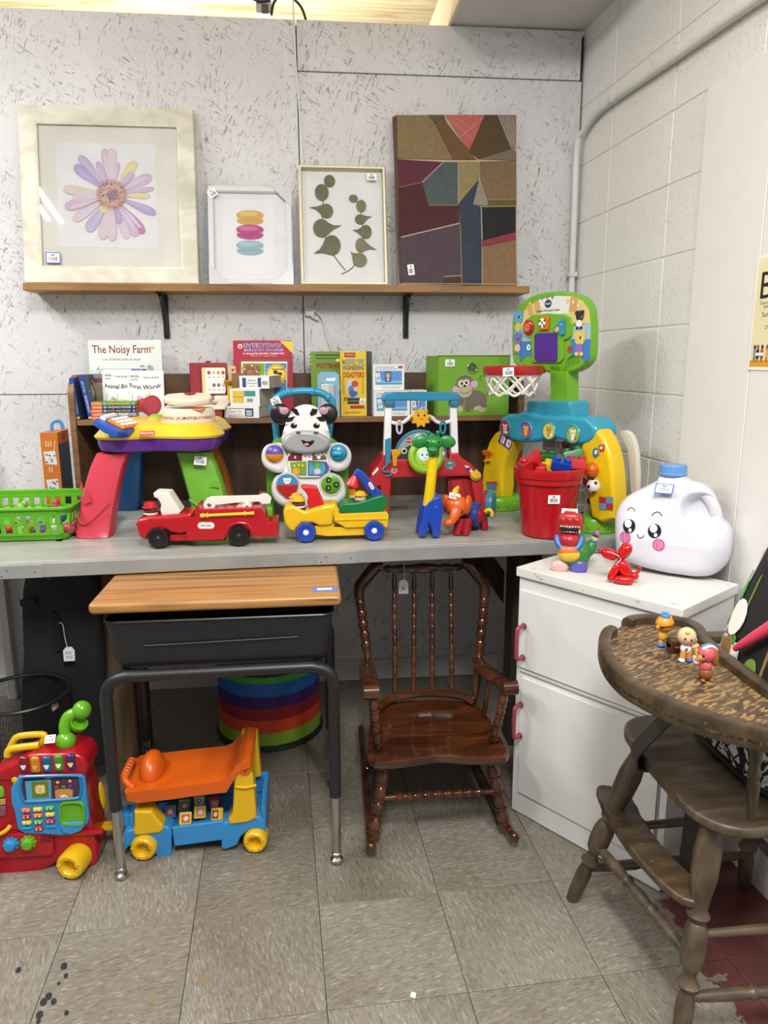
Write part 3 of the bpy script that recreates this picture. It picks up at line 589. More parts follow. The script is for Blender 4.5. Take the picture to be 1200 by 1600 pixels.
feet = [(V((.633, 1.56, 0)), V((.722, 1.43, .477))), (V((.698, 1.138, 0)), V((.752, 1.185, .477))), (V((1.088, 1.553, 0)), V((1.03, 1.47, .477))), (V((1.088, 1.12, 0)), V((1.03, 1.2, .477)))]
for a, b_ in feet: MB(OLD).turned(a, b_, hb(.0195), 14).build('leg', t)
L = lambda i, z: feet[i][0].lerp(feet[i][1], z/.477)
st = [(.009, 0), (.012, .15), (.013, .3), (.010, .34), (.0145, .37), (.010, .4), (.0145, .5), (.010, .6), (.0145, .63), (.010, .66), (.013, .7), (.012, .85), (.009, 1)]
for i, j, z in ((0, 1, .19), (0, 2, .11), (1, 3, .11), (2, 3, .19), (0, 2, .24), (1, 3, .24)): 
    if z == .24: MB(OLD).turned(L(i, z), L(j, z), [(.008, 0), (.011, .5), (.008, 1)]).build('stretcher', t)
    else: MB(OLD).turned(L(i, z), L(j, z), st).build('stretcher', t)
FP = [(.712, 1.56), (.73, 1.565), (.765, 1.548), (.778, 1.515), (.768, 1.44), (.765, 1.36), (.772, 1.28), (.79, 1.20), (.775, 1.165), (.75, 1.16), (.722, 1.185), (.70, 1.26), (.692, 1.36), (.694, 1.46), (.70, 1.53)]
FP = [(x-.03, y) for x, y in FP]
plan(FP, .295, .315, 'footrest', EDGE, .007, 3)
for x, y in ((.815, 1.533), (.80, 1.14)):
    MB(OLD).turned(V((x, y, .498)), V((x-.01, y, .715)), [(.006, 0), (.009, .12), (.012, .35), (.009, .4), (.013, .44), (.009, .5), (.013, .62), (.015, .8), (.012, .95), (.009, 1)]).build('arm_spindle', t)
for y in (1.53, 1.145):
    q = MB(OLD); q.prism([V((.79, y-.02, .69)), V((.79, y+.02, .69)), V((1.09, y+.014, .69)), V((1.09, y-.014, .69))], (0, 0, .02), .004); q.build('arm', t)
    MB(OLD).turned(V((1.02, y+(.0 if y > 1.3 else .0), .498)), V((1.075, y, .70)), [(.008, 0), (.012, .3), (.009, .5), (.012, .8), (.009, 1)]).build('back_post', t)
q = MB(OLD); q.box((1.085, 1.3375, .71), (.02, .40, .05), .004); q.build('back_rail', t)
WEB = wood('webbing', ['#26211d', '#332c26', '#3b332c'], (3, 300, 300), .8)
def ribbon(pts, wv, th=.0018):
    q = MB(WEB); P = smooth([V(p) for p in pts], 4, False); rs = []
    for i, p in enumerate(P):
        tg = (P[min(i+1, len(P)-1)]-P[max(i-1, 0)]).normalized(); n = tg.cross(V(wv)).normalized()*th; w2 = V(wv); rs.append([p-w2-n, p+w2-n, p+w2+n, p-w2+n])
    return q.loft(rs)
ribbon([(.83, 1.33, .715), (.76, 1.365, .61), (.697, 1.39, .515), (.690, 1.393, .488), (.70, 1.393, .47), (.76, 1.393, .465)], (.006, .027, 0)).build('strap', t, 'dark woven safety strap')
ribbon([(.86, 1.43, .474), (.862, 1.435, .35), (.86, 1.44, .2), (.856, 1.44, .075)], (.012, -.012, 0)).build('strap', t, 'dark woven safety strap')
ribbon([(.86, 1.15, .474), (.84, 1.2, .455), (.81, 1.22, .43)], (.003, .002, 0)).build('strap_end', t)
# bag standing on the high chair
def comic():
    m, nt, b, N = nodes('comic_print', .55); tc = N('TexCoord'); g = tc.outputs['Object']
    vo = N('TexVoronoi', feature='DISTANCE_TO_EDGE', Scale=17.0); nt.links.new(g, vo.inputs['Vector'])
    nz = streak(nt, N, g, (22, 22, 22), (0, 0, 0), 5, 1.5); r = ramp(N, [(.44, '#17171a'), (.47, '#e9e6e0'), (.58, '#c9c5bd'), (.6, '#222224')]); nt.links.new(nz, r.inputs[0])
    r2 = ramp(N, [(.03, 0.), (.04, 1.)]); nt.links.new(vo.outputs['Distance'], r2.inputs[0]); mx = N('MixRGB', blend_type='MULTIPLY'); mx.inputs[0].default_value = 1
    nt.links.new(r.outputs[0], mx.inputs[1]); nt.links.new(r2.outputs[0], mx.inputs[2]); nt.links.new(mx.outputs[0], b.inputs['Base Color']); return m
t = thing('comic_print_bag', 'black bag with white comic style print leaning upright on the high chair seat', 'bag', (.97, CYH, .501))
def bring(z, x0, x1, y0, y1, k=10):
    o = []
    for i in range(24): a = 2*math.pi*i/24; c, s_ = math.cos(a), math.sin(a); o.append(V(((x0+x1)/2+(x1-x0)/2*math.copysign(abs(c)**.6, c), (y0+y1)/2+(y1-y0)/2*math.copysign(abs(s_)**.6, s_), z)))
    return o
q = MB(comic()); q.loft([bring(.502, .87, 1.05, 1.18, 1.49), bring(.515, .855, 1.06, 1.165, 1.505), bring(.60, .87, 1.065, 1.17, 1.505), bring(.655, .88, 1.065, 1.175, 1.50)]); q.build('base_panel', t, 'black and white comic panel print')
q = MB(mat('#141416', .6, bump=.1)); q.loft([bring(.65, .885, 1.062, 1.18, 1.498), bring(.72, .90, 1.065, 1.18, 1.50), bring(.82, .935, 1.075, 1.2, 1.495), bring(.92, .975, 1.09, 1.24, 1.485), bring(1.0, 1.01, 1.105, 1.27, 1.47), bring(1.04, 1.04, 1.105, 1.29, 1.45), bring(1.05, 1.06, 1.095, 1.31, 1.43)]); q.build('body', t)
q = MB(mat('#0f0f10', .5)); q.tube([V((.95+.105*math.cos(a) if False else .9575+.104*math.copysign(abs(math.cos(a))**.6, math.cos(a)), 1.335+.172*math.copysign(abs(math.sin(a))**.6, math.sin(a)), .508)) for a in [2*math.pi*i/24 for i in range(24)]], .006, 8, 2, True); q.build('piping', t)
# coloured shapes printed on the front of the bag, each following its slope
q = MB('#ffffff')
BRG = [(.65, .885, 1.062, 1.18, 1.498), (.72, .90, 1.065, 1.18, 1.50), (.82, .935, 1.075, 1.2, 1.495), (.92, .975, 1.09, 1.24, 1.485), (1.0, 1.01, 1.105, 1.27, 1.47), (1.04, 1.04, 1.105, 1.29, 1.45)]
def xsurf(z, y):
    z = min(max(z, .651), 1.039)
    for A, B_ in zip(BRG, BRG[1:]):
        if A[0] <= z <= B_[0]: k = (z-A[0])/(B_[0]-A[0]); x0, x1, y0, y1 = [A[i]+(B_[i]-A[i])*k for i in (1, 2, 3, 4)]
    u = min(.97, abs((y-(y0+y1)/2)/((y1-y0)/2))); sn_ = u**(1/.6); return (x0+x1)/2-(x1-x0)/2*max(0, 1-sn_**2)**.3
def patch(z, y, pts, col, ht=.002):
    q.use(mat(col, .5)); q.prism([V((xsurf(z+b, y+a)-ht-.001, y+a, z+b)) for a, b in pts], (.0015, 0, 0))
ov = lambda ra, rb, n=14, x=0, z=0: [(x+ra*math.cos(2*math.pi*i/n), z+rb*math.sin(2*math.pi*i/n)) for i in range(n)]
patch(.765, 1.455, ov(.032, .05), '#8e6c3f'); patch(.785, 1.437, ov(.03, .04), '#eeebe4', .004); patch(.705, 1.455, ov(.03, .035), '#d9d4ca'); patch(.70, 1.40, ov(.022, .04), '#e9e6df', .003); patch(.715, 1.43, ov(.02, .03), '#8e6c3f', .005)
patch(.745, 1.455, [(-.05, -.012), (.03, .008), (.03, .026), (-.05, .002)], '#3f8d33', .006)
patch(.85, 1.462, [(-.006, -.03), (.012, -.03), (.012, .03), (0, .03)], '#4fa93e'); patch(.845, 1.42, [(-.002, -.03), (.002, -.03), (.003, .03), (0, .04)], '#6f8f3a'); patch(.93, 1.41, ov(.025, .02), '#7a2a34'); patch(.96, 1.40, ov(.02, .02), '#e09a3c'); patch(.90, 1.468, [(-.01, -.04), (.008, -.05), (.0, .07), (-.012, .07)], '#e6e2da'); patch(.80, 1.478, [(-.008, -.06), (.006, -.06), (.003, .05), (-.006, .05)], '#e6e2da')
patch(.70, 1.335, ov(.02, .03), '#6f8f3a'); patch(.72, 1.30, [(-.004, -.05), (.004, -.05), (.006, .05), (0, .05)], '#8e6c3f')
q.build('print_shape', t, 'coloured shapes printed on the black cloth', kind='stuff')
q = pmb('#e2ded6'); q.text(FR((.858, 1.40, .60), (0, -1, 0), (0, 0, 1), (-1, 0, 0)), 'HERO!', .02, -.03, .022, '#101012', .012, shear=.2); q.build('print_lettering', t)
q = MB(mat('#d8425e', .3)); q.tube([AY(1148, 1014, 1.37), AY(1175, 998, 1.335), AY(1240, 958, 1.26)], [.006, .011, .015], 10, 4); tag(q.build('pink_stick', org=AY(1148, 1014, 1.37)), 'glossy pink plastic stick laid across the comic print bag', 'toy')
# ---------------------------------------------------------------- things under and beside the table
t = thing('rainbow_drum', 'round pop-up fabric drum with rainbow stripes on the floor below the desk', 'storage bin', (-.169, 2.55, 0))
cols = [(.0, '#123f24'), (.02, '#86a52f'), (.066, '#d0431f'), (.112, '#8f1822'), (.156, '#3a1c63'), (.2, '#1e5fa8'), (.25, '#3f9a35'), (.28, None)]
rr = lambda th, z: .188*(1-.02*math.sin(z/.28*math.pi)+.004*math.sin(th*17)+.003*math.sin(th*31+z*40))
for (z0, c), (z1, _) in zip(cols, cols[1:]):
    q = MB(mat(c, .6, bump=.1, scale=20)); q.loft([[V((-.169+rr(2*math.pi*i/72, z)*math.cos(2*math.pi*i/72), 2.55+rr(2*math.pi*i/72, z)*math.sin(2*math.pi*i/72), z+.003)) for i in range(72)] for z in (z0, (z0+z1)/2, z1)], cap=False); q.build('stripe', t)
q = MB(mat('#1a1a1c', .6)); q.tube(circ((-.169, 2.55, .007), .19, 40, 'z'), .0055, 8, 1, True); q.tube(circ((-.169, 2.55, .283), .188, 40, 'z'), .005, 8, 1, True); q.lathe([(.0, .004), (.187, .004)], (-.169, 2.55, 0), seg=40); q.build('hoop', t, kind='stuff')
# black trousers hanging
FAB = mat('#17181c', .8, bump=.3, scale=12)
t = thing('black_trousers', 'pair of black trousers hanging from the table edge beside the rough post', 'trousers', (-.78, 2.2, .05))
q = MB(FAB); N_ = 9
rings = []
for k, z in enumerate([.775, .74, .70, .66, .60, .53, .46, .42, .36, .28, .2, .12, .07]):
    u = (.775-z)/.7; xl = -.86-.075*u+.004*math.sin(k*1.3); xr = -.642-.02*u; o = []
    for i in range(28):
        a = 2*math.pi*i/28; c, s_ = math.cos(a), math.sin(a); x = (xl+xr)/2+(xr-xl)/2*math.copysign(abs(c)**.5, c); y = 2.235+.032*math.copysign(abs(s_)**.8, s_)+.006*math.sin(x*46+z*14)+.004*math.sin(x*90-z*22)
        o.append(V((x, y, z)))
    rings.append(o)
q.loft(rings); q.build('cloth', t)
q = MB(FAB); q.box((-.852, 2.199, .628), (.045, .006, .022), .002); q.build('waist_tab', t)
q = MB(mat('#0c0c0e', .9)); q.box((-.775, 2.198, .535), (.02, .006, .13), .003); q.build('pocket', t)
q = MB(mat('#3a3a3e', .4)); q.lathe([(.007, 0), (.006, .003), (0, .004)], AY(77, 903, 2.197), (0, -1, 0), 12); q.build('button', t)
q = MB('#d9d6cf'); q.tube([AY(92, 973, 2.19), AY(98, 976, 2.185), AY(101, 995, 2.185), AY(105, 1011, 2.185)], .0011, 5, 4); q.build('tag_string', t)
f = FR(AY(108, 1022, 2.182), (1, -.0, 0), (-.15, 0, 1)); q = MB(mat('#e6e4e4', .6)); q.prism([f(a*.0019, b*.0019) for a, b in ((-9, -12), (8, -12), (9, 6), (5, 12), (-4, 12), (-9, 6))], (0, .0008, 0)); pg = q.build('price_tag', t, 'white paper tag with handwriting')
q = pmb(); q.text(f, 'BLK', .0, .001, .008, '#8f87a5', .0012); q.text(f, '9.50', .0, -.013, .008, '#8f87a5', .0012); q.build('handwriting', pg)
# wire mesh basket
t = thing('mesh_basket', 'round black wire mesh basket behind the red toy train', 'basket', (-.845, 2.05, 0))
bc = V((-.845, 2.063, 0)); R1, R0, HB = .132, .10, .40
q = MB(mat('#161617', .4)); q.tube(circ(bc+V((0, 0, HB)), R1, 48, 'z'), .0058, 8, 1, True); q.build('rim', t)
q = MB(mat('#1c1c1d', .45, .5))
for s_ in (1, -1):
    for i in range(120):
        a0 = 2*math.pi*i/120; P = []
        for k in range(9): z = HB*k/8; r = R0+(R1-R0)*k/8; a = a0+s_*.55*k/8; P.append(bc+V((r*math.cos(a), r*math.sin(a), z)))
        q.tube(P, .00055, 3, 1)
mo = q.build('wire_mesh', t, 'fine black wire mesh wall', kind='stuff')
q = MB(mat('#161617', .4)); q.lathe([(.0, .002), (R0, .002), (R0+.002, .006), (R0, .012), (0, .008)], bc, seg=36); q.build('base', t)
f = FR(AY(104, 1064, 2.07), (.55, .9, 0), (0, 0, 1)); f = FR(bc+V((.13*math.cos(-.45), .13*math.sin(-.45), .388)), (.25, .97, 0), (0, 0, 1)); f.n = -f.n; sticker(t, FR(f.o+V((-.005, 0, .0)), (.25, .97, 0), (0, 0, 1), (-1, -.3, 0)), 0, -.004, .03, .026)
# ---------------------------------------------------------------- pictures on the wall shelf
def onpl(fr, x, y):
    d = ray(x, y); t = (fr.o-CAMP).dot(fr.n)/d.dot(fr.n); P = CAMP+d*t-fr.o; return P.dot(fr.u), P.dot(fr.v)
def lean(bl, br, tl, yb, yt, zb):
    A, B_, C_ = AY(*bl, yb), AY(*br, yb), AY(*tl, yt); A.z = B_.z = zb; u = (B_-A).normalized(); m = AY((tl[0]), tl[1], yt)
    v = V((0, m.y-A.y, m.z-zb)); return FR(A, u, v, (0, -1, 0)), (B_-A).length, v.length
def mould(fr, w, h, fw, d, m, r=.35):
    q = MB(m); rs = []
    for sx, sy in ((0, 0), (1, 0), (1, 1), (0, 1)):
        ax, ay = (1 if sx == 0 else -1), (1 if sy == 0 else -1); P = lambda k, z: fr(sx*w+ax*k, sy*h+ay*k, z)
        rs.append([P(0, -d), P(0, -.004), P(.004, 0), P(fw*.8, -.001), P(fw, -.006), P(fw, -d)])
    return q.loft(rs, closed=True)
SIL = wood('champagne_leaf', ['#b8b3a1', '#cac6b6', '#d8d5c8'], (9, 30, 14), .45, bump=.05); SIL.node_tree.nodes['Principled BSDF'].inputs['Metallic'].default_value = .1
def picture(name, label, bl, br, tl, yb, yt, fw, d, m, matcol, opening, sheet, sheetcol, cat='picture'):
    fr, w, h = lean(bl, br, tl, yb, yt, 1.6065); fr.v = fr.v; t = thing(name, label, cat, fr(w/2, 0, -d/2)); mould(fr, w, h, fw, d, m).build('frame', t)
    q = MB(mat(matcol, .7)); q.fbox(fr, w/2, h/2, -d+.001, w-fw*1.2, h-fw*1.2, .004); bk = q.build('mat_board', t)
    if sheet: q = MB(mat(sheetcol, .8)); (a0, b0), (a1, b1) = onpl(fr.off(0, 0, 0, -d+.005), *sheet[0]), onpl(fr.off(0, 0, 0, -d+.005), *sheet[1]); q.fbox(fr, (a0+a1)/2, (b0+b1)/2, -d+.005, abs(a1-a0), abs(b1-b0), .001); q.build('art_sheet', t)
    g = MB(GLASS); g.fbox(fr, w/2, h/2, -.0085, w-2*fw+.004, h-2*fw+.004, .0015); g.build('glass', t, 'clear glass pane')
    return t, fr, w, h, fr.off(0, 0, 0, -d+.0062)
t, fr, w, h, pf = picture('flower_picture', 'large square silver framed watercolour daisy, leftmost on the wall shelf', (38, 443), (311, 443), (22, 162), 2.80, 2.895, .062, .022, SIL, '#ece8de', None, ((86, 222), (248, 388)), '#efefef')
p = pmb(); P = lambda x, y: onpl(pf, x, y); c1 = lambda x, y: P(x/2.5, 120+y/2.5); cx, cy = c1(437, 462); k_ = c1(537, 462)[0]-cx
pet = [(-120, -150, 'a', 22), (-140, -112, 'b', 26), (-52, -130, 'a', 15), (-22, -180, 'c', 20), (8, -182, 'd', 22), (30, -125, 'c', 12), (98, -132, 'y', 22), (88, -90, 'a', 18), (158, -78, 'c', 24), (165, -28, 'a', 12), (150, 2, 'y', 14), (170, 72, 'b', 20), (120, 150, 'm', 24), (92, 162, 'c', 24), (55, 172, 'd', 20), (28, 115, 'b', 20), (-5, 182, 'd', 22), (-45, 176, 'e', 24), (-100, 145, 'a', 26), (-152, 102, 'd', 22), (-182, 52, 'c', 24), (-186, -20, 'y2', 22), (-150, 15, 'd', 18), (-40, 70, 'y', 20)]
pc = dict(a='#cdbfdc', b='#bfb0d6', c='#d9c2d6', d='#e3d4de', y='#e6dba6', m='#c78fb8', e='#e8d2d0', y2='#e3d9c4')
for i, (x, y, c, wd_) in enumerate(pet):
    L_ = math.hypot(x, y); ux, uy = x/L_, -y/L_; vx, vy = -uy, ux; pts = []
    for a, b_ in ((.2, .16), (.45, .48), (.7, .78), (.86, .82), (.96, .58), (1, .15)): pts.append((a, b_))
    pts = pts+[(a, -b_) for a, b_ in reversed(pts)]
    pg = [(cx+(ux*a*L_+vx*b_*wd_)*k_/100, cy+(uy*a*L_+vy*b_*wd_)*k_/100) for a, b_ in pts]; hh = .0004+.00006*i
    p.pol(pf, pg, hh, mat(pc[c], .8)); p.lin2(pf, pg+[pg[0]], .0016, hh+.00002, mat('#b49cb4', .8))
    q2 = [(cx+(ux*a*L_+vx*b_*wd_)*k_/100, cy+(uy*a*L_+vy*b_*wd_)*k_/100) for a, b_ in ((.25, .05), (.6, .5), (.9, .4), (.85, 0), (.6, -.1))]; p.pol(pf, q2, hh+.00003, mat({'a': '#d5c8e2', 'b': '#c9bce0', 'y': '#ece2ae'}.get(c, '#e4d6e4'), .8))
p.el2(pf, cx, cy, .044*1.05, .044, 0, .0022, mat('#d9bdb0', .8)); p.el2(pf, cx+.004, cy-.002, .022, .02, 0, .0023, mat('#a48fa8', .8)); rs = random.Random(3)
for i in range(90): a, r = rs.uniform(0, 6.28), .046*math.sqrt(rs.random()); p.el2(pf, cx+r*math.cos(a), cy+r*math.sin(a), .0032, .0024, a, .0024+.00001*i, mat(rs.choice(['#b57f86', '#d9b26a', '#8d7fa6', '#d9a9a2', '#a05f74']), .8), 6)
for i in range(46): a = 6.28*i/46; p.lin2(pf, [(cx+.038*math.cos(a), cy+.038*math.sin(a)), (cx+.054*math.cos(a), cy+.054*math.sin(a))], .0018, .0036, mat('#c08a6c', .8))
p.build('flower_print', t)
a, b_ = onpl(fr, 82, 402); sticker(t, fr, a, b_, .044, .032, 0, '#2f5fc0', h=-.0068)
GRYF = mat('#cfcfd2', .35)
t, fr, w, h, pf = picture('macaron_picture', 'small white framed picture of three stacked macarons with plastic corner guards', (327, 444), (459, 445), (319, 289), 2.79, 2.87, .022, .02, GRYF, '#ebebed', None, ((346, 312), (430, 440)), '#f0f0f2')
p = pmb(); P = lambda x, y: onpl(pf, x, y); m1 = lambda x, y: P(x/2.5, 120+y/2.5); s_ = m1(1100, 500)[0]-m1(1000, 500)[0]
for (y, c, c2, cr) in ((670, '#9dbcc9', '#b7ced8', '#e9e6da'), (608, '#c4558f', '#d77faa', '#e7bfd2'), (552, '#d9b265', '#e5c98a', '#f0e2b6')):
    a, b_ = m1(977, y); q_ = s_/100
    p.el2(pf, a, b_-11*q_, 52*q_, 18*q_, 0, .0004, mat(c, .8)); p.rec(pf, a-50*q_, b_-7*q_, a+50*q_, b_+5*q_, .0006, mat(cr, .8)); p.el2(pf, a, b_+11*q_, 54*q_, 20*q_, 0, .0008, mat(c, .8)); p.el2(pf, a-6*q_, b_+16*q_, 38*q_, 10*q_, 0, .001, mat(c2, .8)); p.lin2(pf, [(a-50*q_, b_-5*q_), (a-20*q_, b_-7*q_), (a+15*q_, b_-5*q_), (a+48*q_, b_-6*q_)], 3*q_, .0012, mat(c, .8))
p.build('macaron_print', t)
for (a, b_, sx, sy) in ((0, 0, 1, 1), (w, 0, -1, 1), (w, h, -1, -1)): q = MB(mat('#c4c4c8', .3)); q.prism([fr(a, b_, .001), fr(a+sx*.075, b_, .001), fr(a, b_+sy*.075, .001)], fr.n*.0012); q.build('corner_guard', t)
a, b_ = onpl(fr, 332, 302); sticker(t, fr, a, b_, .03, .028, .6, None, h=.0015)
GOLD = mat('#c8bfa2', .35, .3)
t, fr, w, h, pf = picture('leaf_picture', 'thin gold framed picture of two pressed eucalyptus sprigs beside the quilt', (470, 444), (607, 445), (463, 256), 2.79, 2.88, .013, .028, GOLD, '#ecedec', None, None, None)
P = lambda x, y: onpl(pf, x, y); c2 = lambda x, y: P(420+x/2.3077, 120+y/2.3077); s_ = c2(300, 500)[0]-c2(200, 500)[0]; q_ = s_/100
for stem in ([(276, 697), (238, 650), (205, 585), (192, 510), (195, 460), (205, 400)], [(262, 712), (300, 690), (322, 650), (338, 590), (337, 530), (330, 480), (318, 450)]):
    MB(mat('#6f6a4d', .7)).tube([pf(*c2(x, y), .002) for x, y in stem], .0016, 5, 3).build('stem', t)
for (x, y, rx_, ry, rt, tip) in ((219, 377, 20, 22, 0, None), (191, 418, 25, 30, .2, None), (208, 485, 24, 26, 0, (146, 472)), (190, 547, 30, 33, 0, (262, 537)), (228, 608, 31, 36, -.2, (162, 638)), (305, 440, 16, 14, -.5, None), (333, 467, 18, 22, .2, None), (330, 515, 20, 18, 0, (372, 505)), (350, 560, 21, 25, 0, (302, 553)), (332, 608, 20, 26, .2, (390, 625)), (328, 662, 26, 25, .3, (294, 632))):
    a, b_ = c2(x, y); ps = [(a+rx_*q_*math.cos(i*math.pi/9+rt), b_+ry*q_*math.sin(i*math.pi/9+rt)) for i in range(18)]
    if tip:
        ta, tb_ = c2(*tip); k = min(range(18), key=lambda i: (ps[i][0]-ta)**2+(ps[i][1]-tb_)**2); ps[k] = (ta, tb_)
        for dk, f_ in ((1, .35), (-1, .35)): j = (k+dk) % 18; ps[j] = (ps[j][0]*(1-f_)+ta*f_, ps[j][1]*(1-f_)+tb_*f_)
    q = MB(mat(random.choice(['#7a775a', '#837f60', '#716f54']), .75, var=.12, scale=40)); q.prism([pf(*k, .003) for k in ps], pf.n*.0015, .0004, 1); q.build('leaf', t)
a, b_ = onpl(fr, 581, 275); sticker(t, fr, a, b_, .035, .025, 0, None, h=-.0068)
# quilt board
fr, w, h = lean((620, 445), (808, 446), (612, 178), 2.80, 2.89, 1.6065)
t = thing('patchwork_quilt_board', 'patchwork crazy quilt panel in browns and plum, rightmost on the wall shelf', 'quilt', fr(w/2, 0, -.01))
q = MB(mat('#b9a68a', .9, bump=.3)); q.fbox(fr, w/2+.004, h/2, -.024, w-.004, h, .024, .004); q.build('backing', t)
def clth(c): return mat(c, .9, var=.1, scale=60, bump=.5)
QP = [([(462, 140), (575, 138), (600, 175), (665, 300), (462, 296)], '#84714f'), ([(575, 138), (635, 138), (600, 172)], '#5d5142'), ([(600, 172), (632, 140), (640, 165), (748, 300), (665, 300)], '#6b5033'), ([(635, 138), (779, 138), (722, 270)], '#b6635c'), ([(779, 138), (822, 138), (872, 262), (755, 298), (722, 270)], '#54432a'), ([(822, 138), (892, 138), (892, 240), (884, 270), (872, 262)], '#857668'), ([(755, 298), (872, 262), (892, 272), (892, 303)], '#77695a'), ([(466, 298), (628, 308), (552, 382), (466, 402)], '#5b2a3a'), ([(628, 308), (682, 308), (682, 465), (575, 465), (552, 382)], '#4d5857'), ([(682, 308), (762, 308), (757, 372), (682, 462)], '#8f7f5b'), ([(762, 306), (892, 303), (892, 445), (790, 445), (762, 372)], '#7b634c'), ([(790, 445), (892, 445), (892, 468), (790, 468)], '#63562a'), ([(757, 372), (790, 445), (790, 467), (735, 462)], '#8c867c'), ([(466, 402), (552, 382), (575, 465), (682, 465), (688, 530), (470, 582)], '#4b242a'), ([(757, 372), (735, 462), (765, 468), (768, 752), (695, 752), (690, 530), (682, 462)], '#343c4b'), ([(765, 468), (890, 468), (890, 560), (768, 592)], '#212124'), ([(768, 592), (890, 560), (890, 588), (768, 614)], '#873541'), ([(768, 614), (890, 588), (893, 752), (768, 752)], '#82674a'), ([(470, 582), (690, 530), (695, 720), (635, 720), (630, 750), (478, 745)], '#4f4048'), ([(635, 722), (695, 720), (695, 750), (630, 750)], '#4a3421'), ([(445, 145), (462, 140), (466, 300), (470, 582), (478, 745), (470, 748), (458, 500), (452, 300)], '#5b4838')]
c2 = lambda x, y: onpl(fr, 420+x/2.3077, 120+y/2.3077)
for pts, c in QP: q = MB(clth(c)); q.prism([fr(*c2(x, y), -.001) for x, y in pts], fr.n*.005, .0024, 2); q.build('patch', t)
q = pmb()
def zig(a, b_, n, amp, col):
    A, B_ = c2(*a), c2(*b_); L_ = math.hypot(B_[0]-A[0], B_[1]-A[1]); nx, ny = -(B_[1]-A[1])/L_, (B_[0]-A[0])/L_
    q.lin2(fr, [(A[0]+(B_[0]-A[0])*i/n+nx*amp*(-1)**i, A[1]+(B_[1]-A[1])*i/n+ny*amp*(-1)**i) for i in range(n+1)], .0022, .0054, mat(col, .8))
for a, b_, n, am, c in (((476, 580), (686, 530), 44, .0022, '#cfc6b8'), ((552, 382), (628, 310), 20, .002, '#b9b7ae'), ((765, 470), (768, 590), 22, .002, '#c9c2b4'), ((470, 400), (550, 383), 14, .002, '#9c6a55'), ((576, 465), (680, 465), 20, .002, '#a87a5c'), ((682, 310), (682, 462), 28, .0016, '#b3a888'), ((690, 535), (695, 748), 30, .0022, '#a08a6a'), ((768, 616), (768, 750), 24, .0016, '#b5a382'), ((480, 746), (890, 750), 70, .0014, '#b7a78a'), ((770, 470), (890, 468), 22, .0018, '#a8a86a'), ((790, 445), (890, 445), 24, .001, '#a08d5c'), ((630, 722), (695, 718), 14, .0014, '#b7a78a')): zig(a, b_, n, am, c)
for k in range(5): q.lin2(fr, [c2(828+k*12, 142+k*3), c2(868+k*7, 240+k*4)], .0012, .0046, mat('#b9b2a6', .8))
for a, b_ in (((640, 150), (735, 225)), ((660, 139), (748, 205)), ((770, 150), (690, 220)), ((735, 139), (665, 180))): q.lin2(fr, [c2(*a), c2(*b_)], .0012, .0046, mat('#d89a92', .8))
q.build('stitching', t, kind='stuff')
a, b_ = onpl(fr, 642, 422); sticker(t, fr, a, b_, .024, .038, .12, None, h=.005)
# ---------------------------------------------------------------- books and boxes on the hutch shelf
ZS = 1.1365
def book(name, label, fr, w, h, th, col, draw=None, group=None, cat='book', pages='#d9d1bf', spine=None, back=None):
    t = thing(name, label, cat, fr(w/2, 0, -th/2), group)
    q = MB(mat(col, .35)); c = .0022; q.fbox(fr, w/2, h/2, -c, w, h, c, .0006, 1); cv = q.build('front_cover', t)
    q = MB(mat(back or col, .4)); q.fbox(fr, w/2, h/2, -th, w, h, c, .0006, 1); q.build('back_cover', t)
    q = MB(mat(spine or col, .4)); q.fbox(fr, c/2, h/2, -th+c, c, h, th-2*c); q.build('spine', t)
    q = MB(mat(pages, .8)); q.fbox(fr, w/2, h/2, -th+c, w-.005, h-.005, th-2*c); q.build('pages', t)
    if draw: p = pmb(); draw(p, fr, w, h); p.build('cover_print', cv)
    return t
def stand(x0, x1, ytop, Y, tilt=.12, z=ZS, h=None, yaw=0):
    A = AY(x0, 640, Y); B_ = AY(x1, 640, Y); T_ = AY((x0+x1)/2, ytop, Y+.02); fr = FR((A.x, Y, z), (math.cos(yaw), math.sin(yaw), 0), (0, math.sin(tilt), math.cos(tilt)), (0, -1, 0)); return fr, B_.x-A.x, (T_.z-z)/math.cos(tilt)
def fl2(p, fr, pts, col, h=.0006): p.pol(fr, pts, h, mat(col, .5))
fr, w, h = stand(143, 256, 531, 2.815, .1)
